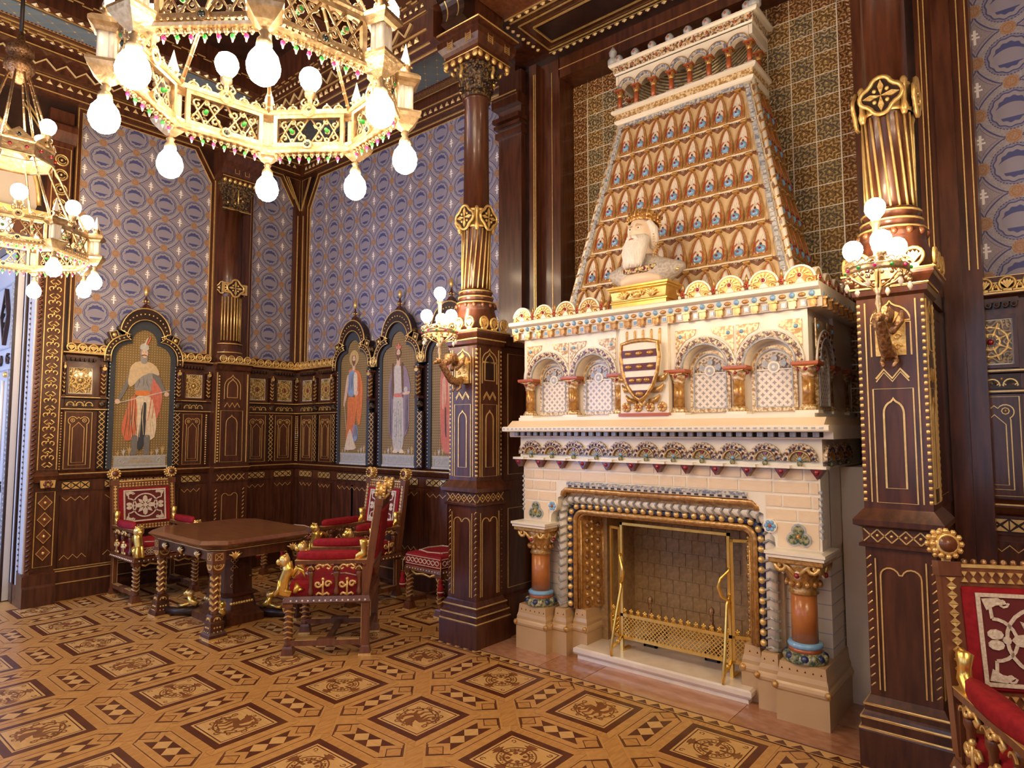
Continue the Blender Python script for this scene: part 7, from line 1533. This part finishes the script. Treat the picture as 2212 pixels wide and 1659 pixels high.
for sx, sy, ax in ((-.30, -1, 0), (.30, -1, 0), (0, -1, 0), (-.30, 1, 0), (.30, 1, 0), (-.25, 1, 1), (.25, 1, 1), (-.25, -1, 1), (.25, -1, 1)):
    b.T = (Matrix.Translation((sx, -.425, .625)) if sy < 0 else Matrix.Translation((sx, .425, .625)) @ Matrix.Rotation(pi, 4, 'Z')) if ax == 0 else Matrix.Translation((sy * .555, sx, .625)) @ Matrix.Rotation(sy * pi / 2, 4, 'Z')
    for k in range(5): a = radians(30 + k * 30); b.tube([(0, 0, -.03), (.03 * cos(a), -.01, .025 * sin(a) - .01), (.06 * cos(a), -.006, .045 * sin(a) - .012)], [.006, .010, .004], 'gold', 5)
b.T = Matrix(); ob('gilded_leaves', b, tb)
for sx in (-1, 1):
    for sy in (-1, 1):
        c = (sx * .49, sy * .37); b = MB()
        b.rect([(.075, .075, 0), (.075, .075, .018)], 'gold', c); b.rect([(.072, .072, .018), (.07, .07, .04), (.055, .055, .06), (.05, .05, .11), (.055, .055, .125), (.045, .045, .135), (.045, .045, .17), (.036, .036, .185)], 'wood', c); b.lathe([(.034, .18), (.030, .20), (.032, .49), (.038, .50)], 12, 'wood_red', (*c, 0)); b.rect([(.040, .040, .50), (.048, .048, .56), (.05, .05, .575), (.05, .05, .665)], 'wood_red', c)
        for k in range(4):
            b.T = Matrix.Translation((c[0], c[1], 0)) @ Matrix.Rotation(k * pi / 2, 4, 'Z'); b.line([(-.03, .60), (.03, .60), (.03, .65), (-.03, .65)], .004, -.051, 'gold', True); b.line([(-.03, .60), (.03, .65)], .004, -.051, 'gold'); b.line([(.03, .60), (-.03, .65)], .004, -.051, 'gold'); b.line(arc(0, .565, .038, 180, 360, 8), .007, -.047, 'gold'); b.line(spiral(-.015, .555, .012, 0, 1, 6), .004, -.047, 'gold'); b.line(spiral(.015, .555, .012, 3, 1, 6, sgn=-1), .004, -.047, 'gold')
            b.line(arc(0, .14, .026, 0, 180, 8), .005, -.047, 'gold'); b.ball((0, -.047, .155), .010, 'gold', 6, 4)
            for q in (-1, 0, 1): b.ball((q * .022, -.053, .09), .008, 'gold', 6, 3); b.ball((q * .028, -.060, .06), .006, 'gold', 6, 3)
        b.T = Matrix()
        for k in range(6):
            z = .215 + k * .046; b.tube([(c[0] + .035 * cos(t), c[1] + .035 * sin(t), z + .026 * abs(((t / (pi / 4)) % 2) - 1)) for t in [pi / 8 * i for i in range(16)]], .0085, 'gold', 4, closed=True)
        ob('chevron_leg', b, tb)
b = MB(); loft(b, [(.0, octo(.30, .22, .07)), (.06, octo(.30, .22, .07)), (.08, octo(.26, .18, .06)), (.10, octo(.22, .15, .05)), (.20, octo(.20, .13, .05)), (.22, octo(.23, .16, .05)), (.24, octo(.19, .125, .05)), (.58, octo(.18, .115, .05)), (.60, octo(.21, .14, .05))], 'wood')
for k in range(9): b.ball((-.16 + k * .04, -.135, .155), .018, 'gold', 6, 4); b.ball((.205, -.09 + k * .0225, .155), .014, 'gold', 6, 4)
for z in (.30, .37, .44, .51):
    for yy in (-.06,): b.T = Matrix.Translation((.182, yy, z)) @ Matrix.Rotation(pi / 2, 4, 'Z'); [b.line(arc(.016 * cos(q), .016 * sin(q), .014, 0, 360, 7)[:-1], .003, 0, 'gold', True) for q in (0, pi / 2, pi, 3 * pi / 2)]
b.T = Matrix.Translation((.182, .03, .30)) @ Matrix.Rotation(pi / 2, 4, 'Z'); b.line(arc(0, 0, .03, 0, 360, 12)[:-1], .004, 0, 'gold', True); b.line([(-.06, .06), (.06, .06)], .005, 0, 'gold'); b.T = Matrix()
ob('pedestal_box', b, tb)
for sx in (-1, 1):
    for sy in (-1, 1):
        b = MB(); b.tube([(sx * .22, sy * .16, .045), (sx * .36, sy * .27, .035), (sx * .47, sy * .355, .045)], [.045, .035, .04], 'wood_dark', 6); ob('curved_stretcher', b, tb)
        b = MB(); X, Y = sx * .27, sy * .20; b.tube([(X - sx * .04, Y - sy * .03, .10), (X, Y, .12), (X + sx * .02, Y + sy * .015, .17)], [.028, .032, .026], 'brass', 8); b.ball((X + sx * .03, Y + sy * .022, .195), .030, 'brass', 8, 6); b.ball((X + sx * .052, Y + sy * .036, .188), .018, 'brass', 7, 5); b.tube([(X + sx * .01, Y, .11), (X + sx * .07, Y + sy * .05, .085), (X + sx * .10, Y + sy * .07, .085)], [.016, .013, .015], 'brass', 7); b.ball((X + sx * .015, Y + sy * .01, .19), .036, 'gold', 8, 5, sz=.8); ob('gilded_lion', b, tb)
